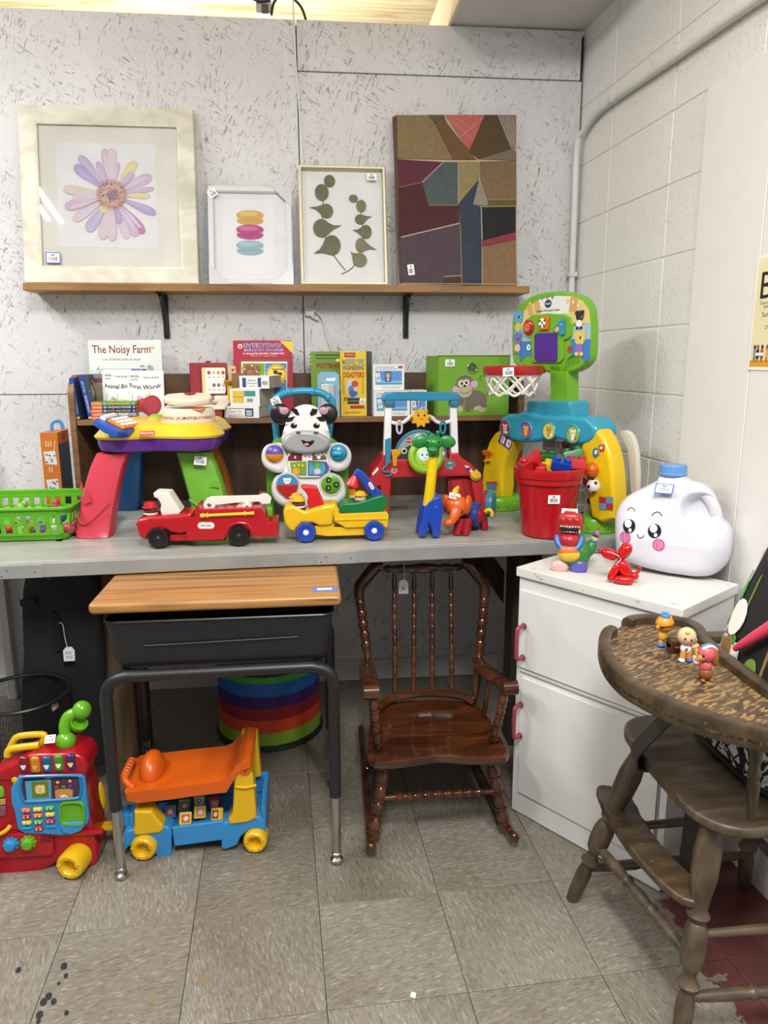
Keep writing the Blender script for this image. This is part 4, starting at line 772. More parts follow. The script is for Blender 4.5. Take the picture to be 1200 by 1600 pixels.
def noisy(p, f, w, h):
    W = mat('#d9dfda', .45); p.rec(f, 0, 0, w, h, .0003, W); p.rec(f, 0, h*.1, w, h*.62, .0004, mat('#cfdcd2', .45)); p.text(f, 'The Noisy Farm', w*.45, h*.83, .03, '#8a2f3e', .0007, width=w*.80, bold=.01)
    p.text(f, 'Lots of animal noises to enjoy!', w*.45, h*.735, .009, '#5a5f60', .0007, width=w*.52)
    for x, y, s, c in ((.2, .52, .02, '#b98b5f'), (.42, .5, .012, '#c77a45'), (.58, .5, .024, '#a8653a'), (.78, .55, .03, '#9a9a9c'), (.86, .46, .03, '#a7a29a')):
        p.el2(f, w*x, h*y, s, s*.9, 0, .0006, mat(c, .5)); p.el2(f, w*x-s*.5, h*y+s*.8, s*.4, s*.3, .6, .0007); p.el2(f, w*x+s*.5, h*y+s*.8, s*.4, s*.3, -.6, .0007); p.el2(f, w*x, h*y-.2*s, s*.45, s*.35, 0, .0008, mat('#d9cbb6', .5)); p.el2(f, w*x-s*.3, h*y+s*.2, s*.1, s*.13, 0, .0009, mat('#222222', .4)); p.el2(f, w*x+s*.3, h*y+s*.2, s*.1, s*.13, 0, .0009)
    p.el2(f, w*.3, h*.45, .02, .008, 0, .0005, mat('#a5443f', .5)); p.lin2(f, [(w*.42, h*.46), (w*.45, h*.55), (w*.435, h*.6)], .005, .0006, mat('#c77a45', .5))
    for dx in (-.006, .006): p.el2(f, w*.86+dx, h*.9, .006, .004, .6 if dx > 0 else -.6, .0007, mat('#d2b25a', .5))
    p.text(f, 'Meow', w*.3, h*.58, .007, '#6d716f', .0007); p.text(f, 'Moo', w*.5, h*.61, .008, '#6d716f', .0007)
t = book('picture_book', 'tall pale farm picture book with red title at the back of the hutch', fr, w, h, .012, '#d7ddd9', noisy)
sticker(t, fr, w*.13, h*.63, .026, .017)
# white book with a blue band
fr, w, h = stand(160, 233, 574, 2.79, .1); book('board_book', 'white board book with blue band behind the two touch books', fr, w, h, .01, '#e3e4e4', lambda p, f, w, h: (p.rec(f, .003, h*.93, w-.003, h*.97, .0006, mat('#27467f', .5)), p.text(f, 'WORKING  FROM  HOME', w/2, h*.937, .004, '#dfe5ee', .0009, width=w*.8)))
fr, w, h = stand(144, 168, 584, 2.775, .08)
def pat(p, f, w, h):
    rs = random.Random(4)
    for i in range(46): p.el2(f, rs.uniform(.005, w-.005), rs.uniform(.005, h*.72), .004, .003, rs.random()*3, .0005+.000005*i, mat(rs.choice(['#5d564c', '#8b7f70', '#6c5d6b', '#4d5a48']), .6), 8)
    p.rec(f, 0, h*.8, w, h*.9, .0006, mat('#6b3344', .5)); p.el2(f, w*.45, h*.95, .012, .007, 0, .0006, mat('#6d8288', .5))
book('patterned_book', 'grey brown patterned book standing between blue books and white book', fr, w, h, .012, '#857c70', pat)
def touch(title, kind):
    def d(p, f, w, h):
        p.rec(f, .004, 0, .0055, h, .0005, mat('#b8bcc4', .5)); p.text(f, 'touch & feel', w*.66, h*.83, .0085, '#333639', .0007, width=w*.42, arc=-4)
        p.text(f, title, w*.5, h*.60, .017, '#17181a', .0007, width=w*.84, arc=-5.5, bold=.012)
        p.rec(f, .01, h*.86, w*.32, h*.9, .0006, mat('#a3a6aa', .5)); p.rec(f, .01, h*.80, w*.3, h*.82, .0006)
        if kind == 'chick':
            p.el2(f, w*.75, h*.2, .03, .03, 0, .0006, mat('#e2a53c', .5)); p.el2(f, w*.78, h*.18, .024, .024, 0, .0008, mat('#f0cf56', .5)); p.el2(f, w*.72, h*.2, .003, .004, 0, .001, mat('#1d1d1d', .4)); p.el2(f, w*.66, h*.12, .006, .005, 0, .001, mat('#e79a9c', .5)); p.el2(f, w*.3, h*.06, .02, .016, 0, .0008, mat('#eed067', .5)); p.rec(f, w*.97, 0, w, h*.6, .0007, mat('#b3332c', .5)); p.el2(f, w*.62, h*.36, .01, .006, .5, .0007, mat('#f0cf56', .5))
        else:
            p.el2(f, w*.66, h*.26, .034, .037, -.35, .0008, mat('#8f1f2a', .5)); p.pol(f, [(w*.14, h*.14), (w*.2, h*.38), (w*.5, h*.42), (w*.62, h*.36), (w*.6, h*.1), (w*.4, h*.12)], .0006, mat('#b9392f', .5)); p.el2(f, w*.62, h*.25, .03, .034, -.35, .001, mat('#a12631', .5)); p.el2(f, w*.2, h*.32, .011, .012, 0, .001, mat('#e4b8ac', .5)); p.el2(f, w*.57, h*.5, .013, .006, .9, .0009, mat('#cfd6a2', .5)); p.rec(f, w*.53, -.0+h*.02, w*.76, h*.07, .0006, mat('#2c3f77', .5))
        p.rec(f, w*.12, h*.22, w*.13, h*.5, .0009, mat('#33478c', .5)); p.rec(f, w*.5, h*.26, w*.51, h*.5, .0009)
    return d
fr, w, h = stand(161, 201, 577, 2.755, .16); t = book('touch_book', 'white touch and feel board book with a yellow chick', fr, w+.012, h, .016, '#e2e3e4', touch('Animal Box', 'chick'), 'white touch and feel books'); sticker(t, fr, w*.42, h*.4, .03, .017)
fr, w, h = stand(200, 256, 579, 2.735, .17); t = book('touch_book', 'white touch and feel board book with a red mitten', fr, w, h, .016, '#e2e3e4', touch('First Words', 'mitt'), 'white touch and feel books'); sticker(t, fr, w*.33, h*.44, .03, .017)
# stack of five paperbacks held by a band
x0, x1 = AY(142, 640, 2.665).x, AY(211, 640, 2.665).x
st5 = [('#2c2f4c', '#d3bb4e', ''), ('#8f93b4', '#f2f2f4', 'ICE TEAM'), ('#27294a', '#d9c94a', 'STOP AND BLOW'), ('#2f3f72', '#e6e6ec', 'THE PIGS BACK THE BUNNIES'), ('#6a9436', '#d3d84a', 'TASTE MUD & PANCAKES')]
loc5 = ['at the bottom of the stack', 'second from the bottom of the stack', 'in the middle of the stack', 'second from the top of the stack', 'on top of the stack']
for i, (c, tc_, ti) in enumerate(st5):
    z = ZS+.0002+i*.0127; hh = .0125 if i else .0105; z -= (.0 if i == 0 else .002); lg = (x1-x0)+(0 if i else 0)
    fr = FR((x0+.001*(i % 2), 2.665+.001*i, z), (1, .05, 0), (0, 0, 1), (0, -1, 0)); t = thing('paperback', f'{["dark blue", "lavender grey", "navy yellow-lettered", "navy white-lettered", "green"][i]} paperback with orange spine label {loc5[i]}', 'book', fr(lg/2, 0, -.06), 'paperbacks stacked on the hutch')
    q = MB(mat(c, .4)); q.fbox(fr, lg/2, .0006, -.115, lg, .0011, .115); q.fbox(fr, lg/2, hh-.0006, -.115, lg, .0011, .115); q.fbox(fr, lg/2, hh/2, -.0015, lg, hh, .0015); cv = q.build('cover', t); q = MB(mat('#b09a78', .8)); q.fbox(fr, lg/2, hh/2, -.113, lg-.003, hh-.0024, .1115); q.build('pages', t)
    p = pmb(); p.rec(fr, .0, .0005, lg*.245, hh-.0005, .0004, mat('#d9763f', .5)); p.text(fr, 'AMAZING', lg*.13, hh*.32, .0055, '#f3e5d8', .0007, width=lg*.18); p.el2(fr, lg*.31, hh/2, .006, hh*.36, 0, .0005, mat('#9aa0ac', .5))
    if ti: p.text(fr, ti, lg*.63, hh*.28, .0062 if len(ti) > 10 else .008, tc_, .0007, width=lg*(.52 if len(ti) > 10 else .38), bold=.012)
    p.el2(fr, lg*.96, hh/2, .003, .003, 0, .0005, mat('#b9bcc8', .5)); p.build('spine_print', cv)
q = MB(mat('#c4607a', .5)); xx = AY(177, 640, 2.66).x; q.tube([(xx, 2.663, ZS+.001), (xx, 2.661, ZS+.03), (xx, 2.664, ZS+.0625), (xx, 2.72, ZS+.0632)], .0011, 5, 2); tag(q.build('rubber_band', org=(xx, 2.663, ZS)), 'thin pink rubber band around the stacked paperbacks', 'band')
# two blue books leaning against the left side
for i, (px, col, w_, ttl) in enumerate((((126, 106), '#27509a', .0155, 'THE CURIOUS BLUE CAT BOOK'), ((146, 121), '#2549a0', .0165, 'LET IT FLY   GIRAFFE NIGHT'))):
    A = AY(px[0]-8, 650, 2.672); T_ = AY(px[1], 584, 2.672); z = ZS; tl = V((T_.x-A.x, 0, T_.z-z)); fr = FR((A.x, 2.672, z+.0008), (tl.z, 0, -tl.x), tl, (0, -1, 0)); h = tl.length*(.96 if i else .9)
    t = thing('leaning_book', ['blue book with white spine lettering leaning against hutch side', 'navy book with orange animal on cover leaning on the blue book'][i], 'book', fr(w_/2, 0, -.06), None)
    q = MB(mat(col, .35)); q.fbox(fr, w_/2, h/2, -.13, w_, h, .13, .001, 1); cv = q.build('cover', t)
    p = pmb(); f2 = FR(fr(w_/2, h/2, 0), -fr.v, fr.u, fr.n); p.text(f2, ttl, 0, -.003, .0075, '#dfe6ee', .0006, width=h*.72); p.rec(fr, .001, 0.001, w_-.001, .009, .0006, mat('#c9b66a', .5))
    if i == 0: p.rec(fr, .001, h*.7, w_-.001, h*.76, .0006, mat('#d8595a', .5))
    fs = FR(fr(w_, 0, 0), -fr.n, fr.v, fr.u); p.rec(fs, .002, .002, .128, h-.002, .0003, mat('#38415c', .45))
    if i: 
        p.text(fs, 'Night Sky', .06, h*.82, .016, '#8f93a0', .0006, width=.07); p.el2(fs, .1, h*.75, .007, .022, .4, .0007, mat('#c9ab3c', .5)); p.el2(fs, .105, h*.42, .016, .045, .15, .0008, mat('#a86a2e', .5)); p.el2(fs, .07, h*.62, .018, .02, 0, .0005, mat('#8d93a4', .5)); p.el2(fs, .05, h*.45, .008, .01, 0, .0006, mat('#8878a4', .5)); p.star(fs, .03, h*.62, .006, m=mat('#b7b7c4', .5)); p.star(fs, .08, h*.2, .006)
    p.build('cover_print', cv)
# toy laptop
X = lambda px, Y: AY(px, 640, Y).x
t = thing('toy_laptop', 'red and cream toy laptop with open picture lid on the hutch shelf', 'toy', (X(306, 2.68), 2.72, ZS))
RD = mat('#8f2633', .35); CRM = mat('#d8cdbb', .4)
xa, xb = X(256, 2.66), X(352, 2.66)
q = MB(RD); q.prism([(xa+.03, 2.655, ZS+.001), (xb-.015, 2.655, ZS+.001), (xb-.006, 2.80, ZS+.001), (xa+.03, 2.80, ZS+.001)], (0, 0, .03), .004); q.build('base', t)
q = MB(CRM); q.prism([(xa, 2.648, ZS+.031), (xb, 2.648, ZS+.031), (xb+.012, 2.81, ZS+.05), (xa+.01, 2.81, ZS+.05)], (0, 0, .010), .003); kb = q.build('keyboard_deck', t, 'cream keyboard deck')
kf = FR((xa, 2.648, ZS+.041), (1, 0, 0), (0, .162, .019), (0, 0, 1)); p = pmb()
for k in range(4):
    for j in range(2): p.rec(kf, .085+.024*k, .05+.045*j, .105+.024*k, .082+.045*j, .0006, mat(['#b4444e', '#c9b06a', '#b4444e', '#3f4a55'][k] if j == 0 else '#c8bba6', .5))
p.rec(kf, .015, .03, .06, .075, .0006, mat('#7b3a3c', .5)); p.build('key_print', kb)
q = MB(CRM); q.box((xa+.045, 2.805, ZS+.062), (.07, .02, .022), .008); q.build('hinge_cap', t); q = MB(RD); q.box((xa+.12, 2.803, ZS+.06), (.08, .018, .022), .007); q.build('hinge_bar', t, 'dark red hinge bar'); q = MB(CRM); q.box((xb-.025, 2.806, ZS+.062), (.065, .02, .024), .008); q.build('hinge_cap', t)
q = MB('#e9e2d4')
for k in range(7): q.box((xa+.017+.009*k, 2.795, ZS+.07), (.004, .024, .012), .0015, 1)
q.build('speaker_ridge', t, kind='stuff')
A, B_ = AY(297, 612, 2.82), AY(356, 612, 2.82); T_ = AY(326, 566, 2.845); fr = FR((A.x, 2.818, ZS+.06), (1, 0, 0), (0, .10, 1), (0, -1, 0)); w, h = B_.x-A.x, T_.z-ZS-.06
q = MB(RD); q.fbox(fr, w/2, h/2, -.014, w, h, .014, .005); lid = q.build('lid', t, 'dark red lid'); q = MB(RD); q.fbox(fr, w/2, h+.003, -.01, .018, .008, .008, .002); q.build('latch', lid)
p = pmb(); q = MB(mat('#6f1a26', .4)); q.fbox(fr, w*.62, h*.5, -.002, w*.70, h*.80, .0034, .002); q.build('screen_bezel', lid); p.rec(fr, w*.33, h*.15, w*.93, h*.86, .0022, mat('#d8c690', .5)); p.rec(fr, w*.42, h*.15, w*.93, h*.80, .0026, mat('#e6e4da', .5)); p.use('#333333')
for r in range(2):
    for c in range(4): 
        a, b_ = w*(.46+.125*c), h*(.58-.34*r); p.rec(fr, a, b_-.004, a+w*.115, b_+h*.26, .0028, mat('#f0efe8', .5)); cc = ['#a83a42', '#b7b7ba', '#c79a3c', '#c9303e', '#d8d8d0', '#9b4a50', '#4b7f8d', '#c8a8a0'][r*4+c]; p.el2(fr, a+w*.057, b_+h*.14, .0065, .0075, 0, .003, mat(cc, .5)); p.rec(fr, a+w*.02, b_+.001, a+w*.095, b_+.0035, .003, mat('#555555', .5))
p.build('screen_print', lid)
# striped flash cards
fr = FR((X(360, 2.84), 2.828, ZS), (1, 0, 0), (0, .06, 1), (0, -1, 0)); hh = AY(362, 572, 2.845).z-ZS; q = MB(mat('#d8c493', .6)); q.fbox(fr, .012, hh/2, -.008, .03, hh, .008, .001); t = tag(q.build('card_pack', org=fr(.012, 0, -.004)), 'narrow pack of cards with coloured flags between laptop and red book', 'cards'); ORG[t] = fr(.012, 0, -.004)
p = pmb()
for i, c in enumerate(('#a0343c', '#c98a3a', '#d8c34a', '#3f7f5f', '#3a5a8c', '#6a4a85', '#b85a3c')): b_ = hh*(.95-.09*i); p.pol(fr, [(.01, b_), (.027, b_-.002), (.012, b_-.012)], .0006, mat(c, .5))
p.build('flag_print', t)
# large red activity book
fr, w, h = stand(368, 459, 532, 2.83, .05)
def evd(p, f, w, h):
    s = lambda x, y: onpl(f, 350+x/9.2308, 520+y/9.2308); B = mat
    p.pol(f, [s(805, 115), s(985, 122), s(990, 300)], .0006, B('#e0c92f', .5)); a, b_ = s(232, 195); p.el2(f, a, b_, .0085, .0085, 0, .0006, B('#ece6d6', .5)); p.rec(f, a-.003, b_-.005, a+.003, b_+.003, .0009, B('#3c3222', .5))
    a, b_ = s(570, 205); p.text(f, 'EVERYDAY', a, b_, .0145, '#dfe6f2', .0006, width=w*.66, bold=.05); p.text(f, 'EVERYDAY', a, b_, .0145, '#2b50a8', .0009, width=w*.64, bold=.015); a, b_ = s(575, 265); p.text(f, 'BULLETIN BOARDS', a, b_, .0095, '#dfe6f2', .0006, width=w*.66, bold=.05); p.text(f, 'BULLETIN BOARDS', a, b_, .0095, '#2b50a8', .0009, width=w*.64, bold=.015); a, b_ = s(575, 310); p.text(f, '31 BULLETIN BOARD THEME SETS', a, b_, .006, '#f5eef0', .0008, width=w*.70, bold=.02); a, b_ = s(575, 338); p.text(f, 'Additional Uses - Suggested Captions', a, b_, .0045, '#f0d7dc', .0008, width=w*.46)
    P4 = lambda x0, y0, x1, y1, c, hh: p.pol(f, [s(x0, y0), s(x1, y0), s(x1, y1), s(x0, y1)], hh, B(c, .5))
    P4(220, 382, 940, 900, '#8a4a34', .0005); P4(250, 415, 910, 900, '#e8e3d2', .0007); P4(270, 440, 585, 900, '#6f9a35', .0009); P4(592, 440, 900, 900, '#3a86b4', .0009)
    k = (s(1000, 500)[0]-s(900, 500)[0])/100
    E = lambda x, y, r1, r2, c, hh, rot=0: p.el2(f, *s(x, y), r1*k, r2*k, rot, hh, B(c, .5))
    E(410, 680, 110, 130, '#8c2a6d', .0011); E(370, 540, 85, 80, '#8a5634', .0013); E(290, 520, 32, 32, '#8a5634', .0012); E(410, 470, 32, 34, '#8a5634', .0012); E(290, 522, 20, 20, '#d8a0a4', .0014); E(405, 470, 20, 22, '#d8a0a4', .0014); E(495, 515, 32, 50, '#8a5634', .0012, .3); E(375, 570, 45, 38, '#a8744c', .0015); E(360, 525, 6, 8, '#1d1614', .0016); E(395, 525, 6, 8, '#1d1614', .0016); E(560, 670, 40, 22, '#8a5634', .0012)
    for x, y in ((340, 655), (400, 670), (440, 600), (485, 660), (370, 700), (470, 560)): p.star(f, *s(x, y), 20*k, 5, .45, h=.0015, m=B('#e8c06a', .5))
    p.star(f, *s(760, 600), 165*k, 18, .8, h=.0011, m=B('#d9a32e', .5)); E(755, 600, 115, 118, '#e9d04a', .0013); P4(690, 520, 870, 535, '#7a2020', .0015); E(745, 570, 36, 28, '#25181c', .0016, -.3); E(810, 595, 32, 26, '#25181c', .0016, -.3); p.lin2(f, [s(705, 640), s(750, 665), s(805, 650)], 6*k, .0016, B('#b8822a', .5))
book('activity_book', 'large red bulletin board activity book with bear and sunglasses sun', fr, w, h, .012, '#b02742', evd)
# three white card boxes, turned a little
def cbox(label, fx, ex, sx, y0, y1, z, h, lines, yaw):
    E_ = AY(ex, (y0+y1)/2, 2.66); fr = FR((E_.x, 2.66, z), (math.cos(yaw), math.sin(yaw), 0), (0, 0, 1), (0, -1, 0)); wL = (AY(ex, 640, 2.66).x-AY(fx, 640, 2.66).x)/math.cos(yaw); d = .165
    t = thing('card_box', label, 'box', fr(-wL/2, 0, -d/2), 'white card boxes stacked on the hutch'); q = MB(mat('#aaa9a5', .6)); q.fbox(fr, -wL/2, h*.46, -d, wL, h*.92, d, .001, 1); b_ = q.build('box_body', t); q = MB(mat('#e0e1e1', .5)); q.fbox(fr, -wL/2, h/2, 0, wL, h, .0015); q.fbox(fr, -wL/2, h*.96, -d-.001, wL+.003, h*.08, d+.002, .001, 1); q.build('box_lid', t, 'white lid and end panel')
    f = FR(fr(-wL, 0, .0017), fr.u, fr.v, fr.n); p = pmb(); lines(p, f, wL, h); p.build('label_print', b_); return t
def l1(p, f, w, h): p.rec(f, w*.14, h*.78, w*.58, h*.84, .0003, mat('#9b2c3a', .5)); p.rec(f, w*.14, h*.12, w*.58, h*.17, .0003); p.text(f, 'Letter Tiles', w*.36, h*.5, .0055, '#30363f', .0004, width=w*.3); p.text(f, 'lowercase', w*.4, h*.28, .0045, '#30363f', .0004, width=w*.22); p.rec(f, w*.6, h*.12, w*.84, h*.84, .0003, mat('#27406f', .5)); p.rec(f, w*.64, h*.2, w*.79, h*.66, .0005, mat('#d7dbe0', .5)); p.use('#333333'); [p.rec(f, w*(.65+.022*k), h*.25, w*(.66+.022*k), h*.6, .0007) for k in range(6)]
def l2(p, f, w, h): p.rec(f, w*.08, h*.2, w*.46, h*.88, .0003, mat('#d8ae3a', .5)); [p.lin2(f, [(w*(.1+.06*k), h*.22), (w*(.16+.06*k), h*.86)], .0015, .0005, mat('#e6c96a', .5)) for k in range(5)]; p.text(f, 'Number & Counting Cards', w*.27, h*.5, .006, '#5d4a1c', .0006, width=w*.34); p.rec(f, w*.48, h*.58, w*.86, h*.88, .0003, mat('#3a8a8f', .5)); p.text(f, 'printables', w*.67, h*.68, .0055, '#e6f0f0', .0005, width=w*.26); p.use('#333333'); [p.rec(f, w*(.58+.025*k), h*.25, w*(.592+.025*k), h*.45, .0005) for k in range(8)]
def l3(p, f, w, h): p.rec(f, w*.1, h*.1, w*.22, h*.85, .0003, mat('#2c4486', .5)); p.rec(f, w*.62, h*.1, w*.73, h*.85, .0003); p.text(f, 'Blends &', w*.42, h*.6, .005, '#30363f', .0004, width=w*.26); p.text(f, 'Consonant Cards', w*.42, h*.38, .005, '#30363f', .0004, width=w*.34); p.text(f, 'printables', w*.42, h*.16, .004, '#3a5a9a', .0004, width=w*.2); p.use('#333333'); [p.rec(f, w*(.78+.025*k), h*.3, w*(.79+.025*k), h*.6, .0004) for k in range(7)]
h1 = .040; h2 = .062; h3 = .044
cbox('lowest of the three white card boxes, with red lined label', 349, 405, 452, 638, 655, ZS+.0005, h1, l1, -.28); cbox('middle white card box with yellow and teal label', 359, 406, 466, 615, 640, ZS+h1+.001, h2, l2, -.28); cbox('top white card box with dark blue bars on its label', 374, 421, 452, 597, 616, ZS+h1+h2+.0015, h3, l3, -.22)
fr = FR((X(353, 2.69), 2.70, ZS+.105), (1, 0, 0), (0, .2, 1), (0, -1, 0)); q = MB(mat('#d8a92a', .5)); q.fbox(FR((X(356, 2.75), 2.80, ZS), (1, 0, 0), (0, 0, 1), (0, -1, 0)), .018, .055, 0, .04, .11, .02, .002); q.prism([(X(353, 2.8), 2.81, ZS+.108), (X(353, 2.8)+.043, 2.81, ZS+.108), (X(353, 2.8)+.046, 2.775, ZS+.128), (X(353, 2.8)-.002, 2.775, ZS+.128)], (0, .001, .002)); tag(q.build('yellow_carton', org=(X(356, 2.75), 2.80, ZS)), 'open yellow carton with raised flap behind the white card boxes', 'box')
# books on the right half
fr, w, h = stand(487, 548, 549, 2.80, .06)
def pot(p, f, w, h):
    p.text(f, 'POTENTIAL', w*.55, h*.74, .018, '#231c12', .0006, width=w*.8, bold=.04); p.text(f, 'POTENTIAL', w*.55, h*.74, .018, '#b5302a', .0009, width=w*.78); p.text(f, 'ENERGY', w*.5, h*.55, .017, '#3a2a12', .0006, width=w*.6, bold=.03); p.text(f, 'NO', w*.78, h*.4, .018, '#e6d94a', .0009, bold=.03); p.rec(f, w*.12, h*.93, w*.95, h*.955, .0006, mat('#3a4f1f', .5)); p.rec(f, w*.12, h*.885, w*.95, h*.9, .0006); p.el2(f, w*.7, h*.86, .01, .006, 0, .0007, mat('#e6d94a', .5))
t = book('spiral_book', 'green spiral bound workbook with red title half hidden on the hutch', fr, w, h, .012, '#6f8f2c', pot)
for k in range(16): q = MB(mat('#1d1d1f', .4)); q.tube(circ(fr(0, h*(.05+.06*k), -.006), .006, 8, 'z'), .0011, 4, 1, True); q.build('spiral_ring', t)
fr, w, h = stand(533, 573, 549, 2.70, .02)
def dis(p, f, w, h):
    p.rec(f, w*.16, h*.91, w*.58, h*.98, .0006, mat('#9b2a26', .5)); p.text(f, 'THE BOOK OF', w*.37, h*.935, .006, '#efe0b0', .0009, width=w*.34); p.text(f, 'MASSIVELY EPIC', w*.5, h*.80, .02, '#3f7f9a', .0006, width=w*.86, bold=.02); p.text(f, 'ENGINEERING', w*.5, h*.715, .017, '#2d4f6f', .0006, width=w*.82, bold=.02); p.text(f, 'DISASTERS', w*.5, h*.60, .02, '#a82c26', .0006, width=w*.84, bold=.03)
    p.el2(f, w*.45, h*.42, .02, .036, .3, .0006, mat('#b9c6d8', .5)); p.el2(f, w*.42, h*.38, .012, .022, .2, .0008, mat('#5872a8', .5)); p.el2(f, w*.55, h*.5, .013, .012, 0, .0008, mat('#b8432c', .5)); p.el2(f, w*.58, h*.42, .008, .008, 0, .001, mat('#e0b48c', .5)); p.el2(f, w*.5, h*.36, .014, .014, 0, .0009, mat('#3f5c9c', .5))
    for sx in (.1, .85):
        for k in range(8): p.rec(f, w*sx-.004, h*(.36+.03*k), w*sx+.004, h*(.367+.03*k), .0006, mat('#7a6a2a', .5))
    p.text(f, '33', w*.2, h*.24, .014, '#1d1d1d', .0007, bold=.03); p.rec(f, w*.28, h*.24, w*.72, h*.285, .0006, mat('#2c2f4a', .5)); p.rec(f, w*.25, h*.19, w*.7, h*.23, .0006, mat('#22222a', .5)); p.rec(f, w*.36, h*.12, w*.9, h*.165, .0006, mat('#a82c26', .5)); p.text(f, 'THRILLING', w*.5, h*.25, .005, '#f0e6c0', .0009, width=w*.36); p.text(f, 'EXPERIMENTS', w*.48, h*.2, .005, '#f0e6c0', .0009, width=w*.4); p.text(f, 'SEAN CONNOLLY', w*.46, h*.04, .0075, '#2d4f6f', .0007, width=w*.62, bold=.01)
t = book('hardcover_book', 'yellow hardcover about engineering disasters standing upright on the hutch', fr, w, h, .03, '#dcb92e', dis, pages='#6f6d6a', back='#3a3a3e'); sticker(t, fr, w*.84, h*.23, .02, .02, -.2)
q = MB(mat('#3c3c40', .5)); fr2 = FR((X(574, 2.76), 2.75, ZS), (1, 0, 0), (0, .01, 1), (0, -1, 0)); hh = AY(577, 549, 2.76).z-ZS; book('dark_book', 'dark grey book behind the yellow hardcover', fr2.off(-.06, 0), .078, hh, .02, '#4a4a4f')
fr2 = FR((X(574, 2.8)-.05, 2.80, ZS), (1, 0, 0), (0, .01, 1), (0, -1, 0)); book('slim_book', 'slim book with yellow edge behind the dark grey book', fr2, .068, AY(580, 566, 2.8).z-ZS, .01, '#d9a92c')
# blister pack
A = stand(497, 531, 581, 2.665, .12); fr, w, h = A; fr = FR(fr.o, V((1, 0, 0)), V((-.035, .12, 1)), (0, -1, 0)); t = thing('blister_pack', 'pale blue hang card blister pack in front of the green workbook', 'package', fr(w/2, 0, 0))
pts = [(.006, 0), (w-.004, 0), (w, .006), (w, h-.012), (w-.012, h), (.012, h), (0, h-.012), (0, .006)]; q = MB(mat('#6fa3b8', .4)); q.prism([fr(a, b_, -.001) for a, b_ in pts], fr.n*.0015); cdb = q.build('backing_card', t)
q = MB(mat('#a9b0b2', .15)); q.fbox(fr, w*.45, h*.42, .0005, w*.62, h*.62, .010, .006); q.build('blister', t, 'clear plastic blister'); q = MB(mat('#c4b9a6', .4)); q.fbox(fr, w*.36, h*.55, .0105, w*.34, h*.24, .002, .002); q.build('insert', t)
p = pmb(); p.rec(fr, w*.4, h*.8, w*.82, h*.86, .0008, mat('#dfe6e8', .5)); p.el2(fr, w*.2, h*.72, .007, .006, 0, .0008, mat('#a8454c', .5)); p.text(fr, '2X', w*.2, h*.705, .006, '#f0e4e4', .001); p.star(fr, w*.78, h*.86, .006, m=mat('#d8c24a', .5)); p.rec(fr, w*.68, h*.1, w*.9, h*.34, .0008, mat('#d9a93a', .5)); p.build('card_print', cdb)
q = MB(mat('#7a2430', .5)); fr2 = FR((X(527, 2.75), 2.75, ZS), (1, 0, 0), (0, 0, 1), (0, -1, 0)); q.fbox(fr2, .008, .045, -.05, .016, .09, .05, .001); tag(q.build('red_box', org=fr2(.008, 0, -.02)), 'narrow dark red box between blister pack and yellow hardcover', 'box')
# three boxes of a learning toy
def lbox(label, x0, x1, ytop, z, h, Y, sidecol):
    A, B_ = AY(x0, 640, Y), AY(x1, 640, Y); w = B_.x-A.x; fr = FR((A.x, Y, z), (1, .04, 0), (0, 0, 1), (0, -1, 0)); d = .09
    t = thing('learning_toy_box', label, 'box', fr(w/2, 0, -d/2), 'white boxed learning toys'); q = MB(mat(sidecol, .5)); q.fbox(fr, w/2, h/2, -d, w, h, d, .0012, 1); bb = q.build('carton', t)
    p = pmb(); p.rec(fr, 0.0005, .0005, w-.0005, h-.0005, .0003, mat('#e4e6e6', .4)); p.rec(fr, w*.08, h*.24, w*.92, h*.74, .0005, mat('#5a8fd0', .4)); p.rec(fr, w*.08, h*.24, w*.92, h*.36, .0007, mat('#7fb4d8', .4)); p.rec(fr, w*.08, h*.22, w*.92, h*.27, .0009, mat('#3f8f9c', .4))
    p.fbox_ = None; p.rec(fr, w*.38, h*.32, w*.58, h*.72, .001, mat('#3a55a8', .4)); p.el2(fr, w*.48, h*.56, w*.065, h*.1, 0, .0012, mat('#d8b44a', .4)); p.el2(fr, w*.48, h*.4, w*.04, h*.05, 0, .0012, mat('#cfd8e4', .4))
    p.text(fr, "Children's learning toy", w*.38, h*.86, .006, '#33373c', .0006, width=w*.6); p.text(fr, 'pour apprentissage des enfants', w*.42, h*.79, .005, '#33373c', .0006, width=w*.7); p.rec(fr, w*.8, h*.84, w*.94, h*.93, .0006, mat('#b8404a', .4))
    for k in range(5): p.el2(fr, w*(.34+.12*k), h*.12, .0048, .0048, 0, .0006, mat('#8d949a', .4)); p.el2(fr, w*(.34+.12*k), h*.12, .0036, .0036, 0, .0008, mat('#e4e6e6', .4))
    p.build('box_print', bb); sticker(t, fr, w*.17, h*.5, .015, .03, .2); return t
lbox('white learning toy box in front at the bottom, half hidden by the blue bar', 584, 641, 610, ZS+.0005, .092, 2.665, '#d4d6d2')
q = lbox('upper white learning toy box with green side, on top of the others', 583, 632, 567, ZS+.0935, .093, 2.675, '#a9bd8a')
lbox('right lower white learning toy box beside the green bin', 642, 667, 607, ZS+.0005, .092, 2.68, '#cfd6cc')
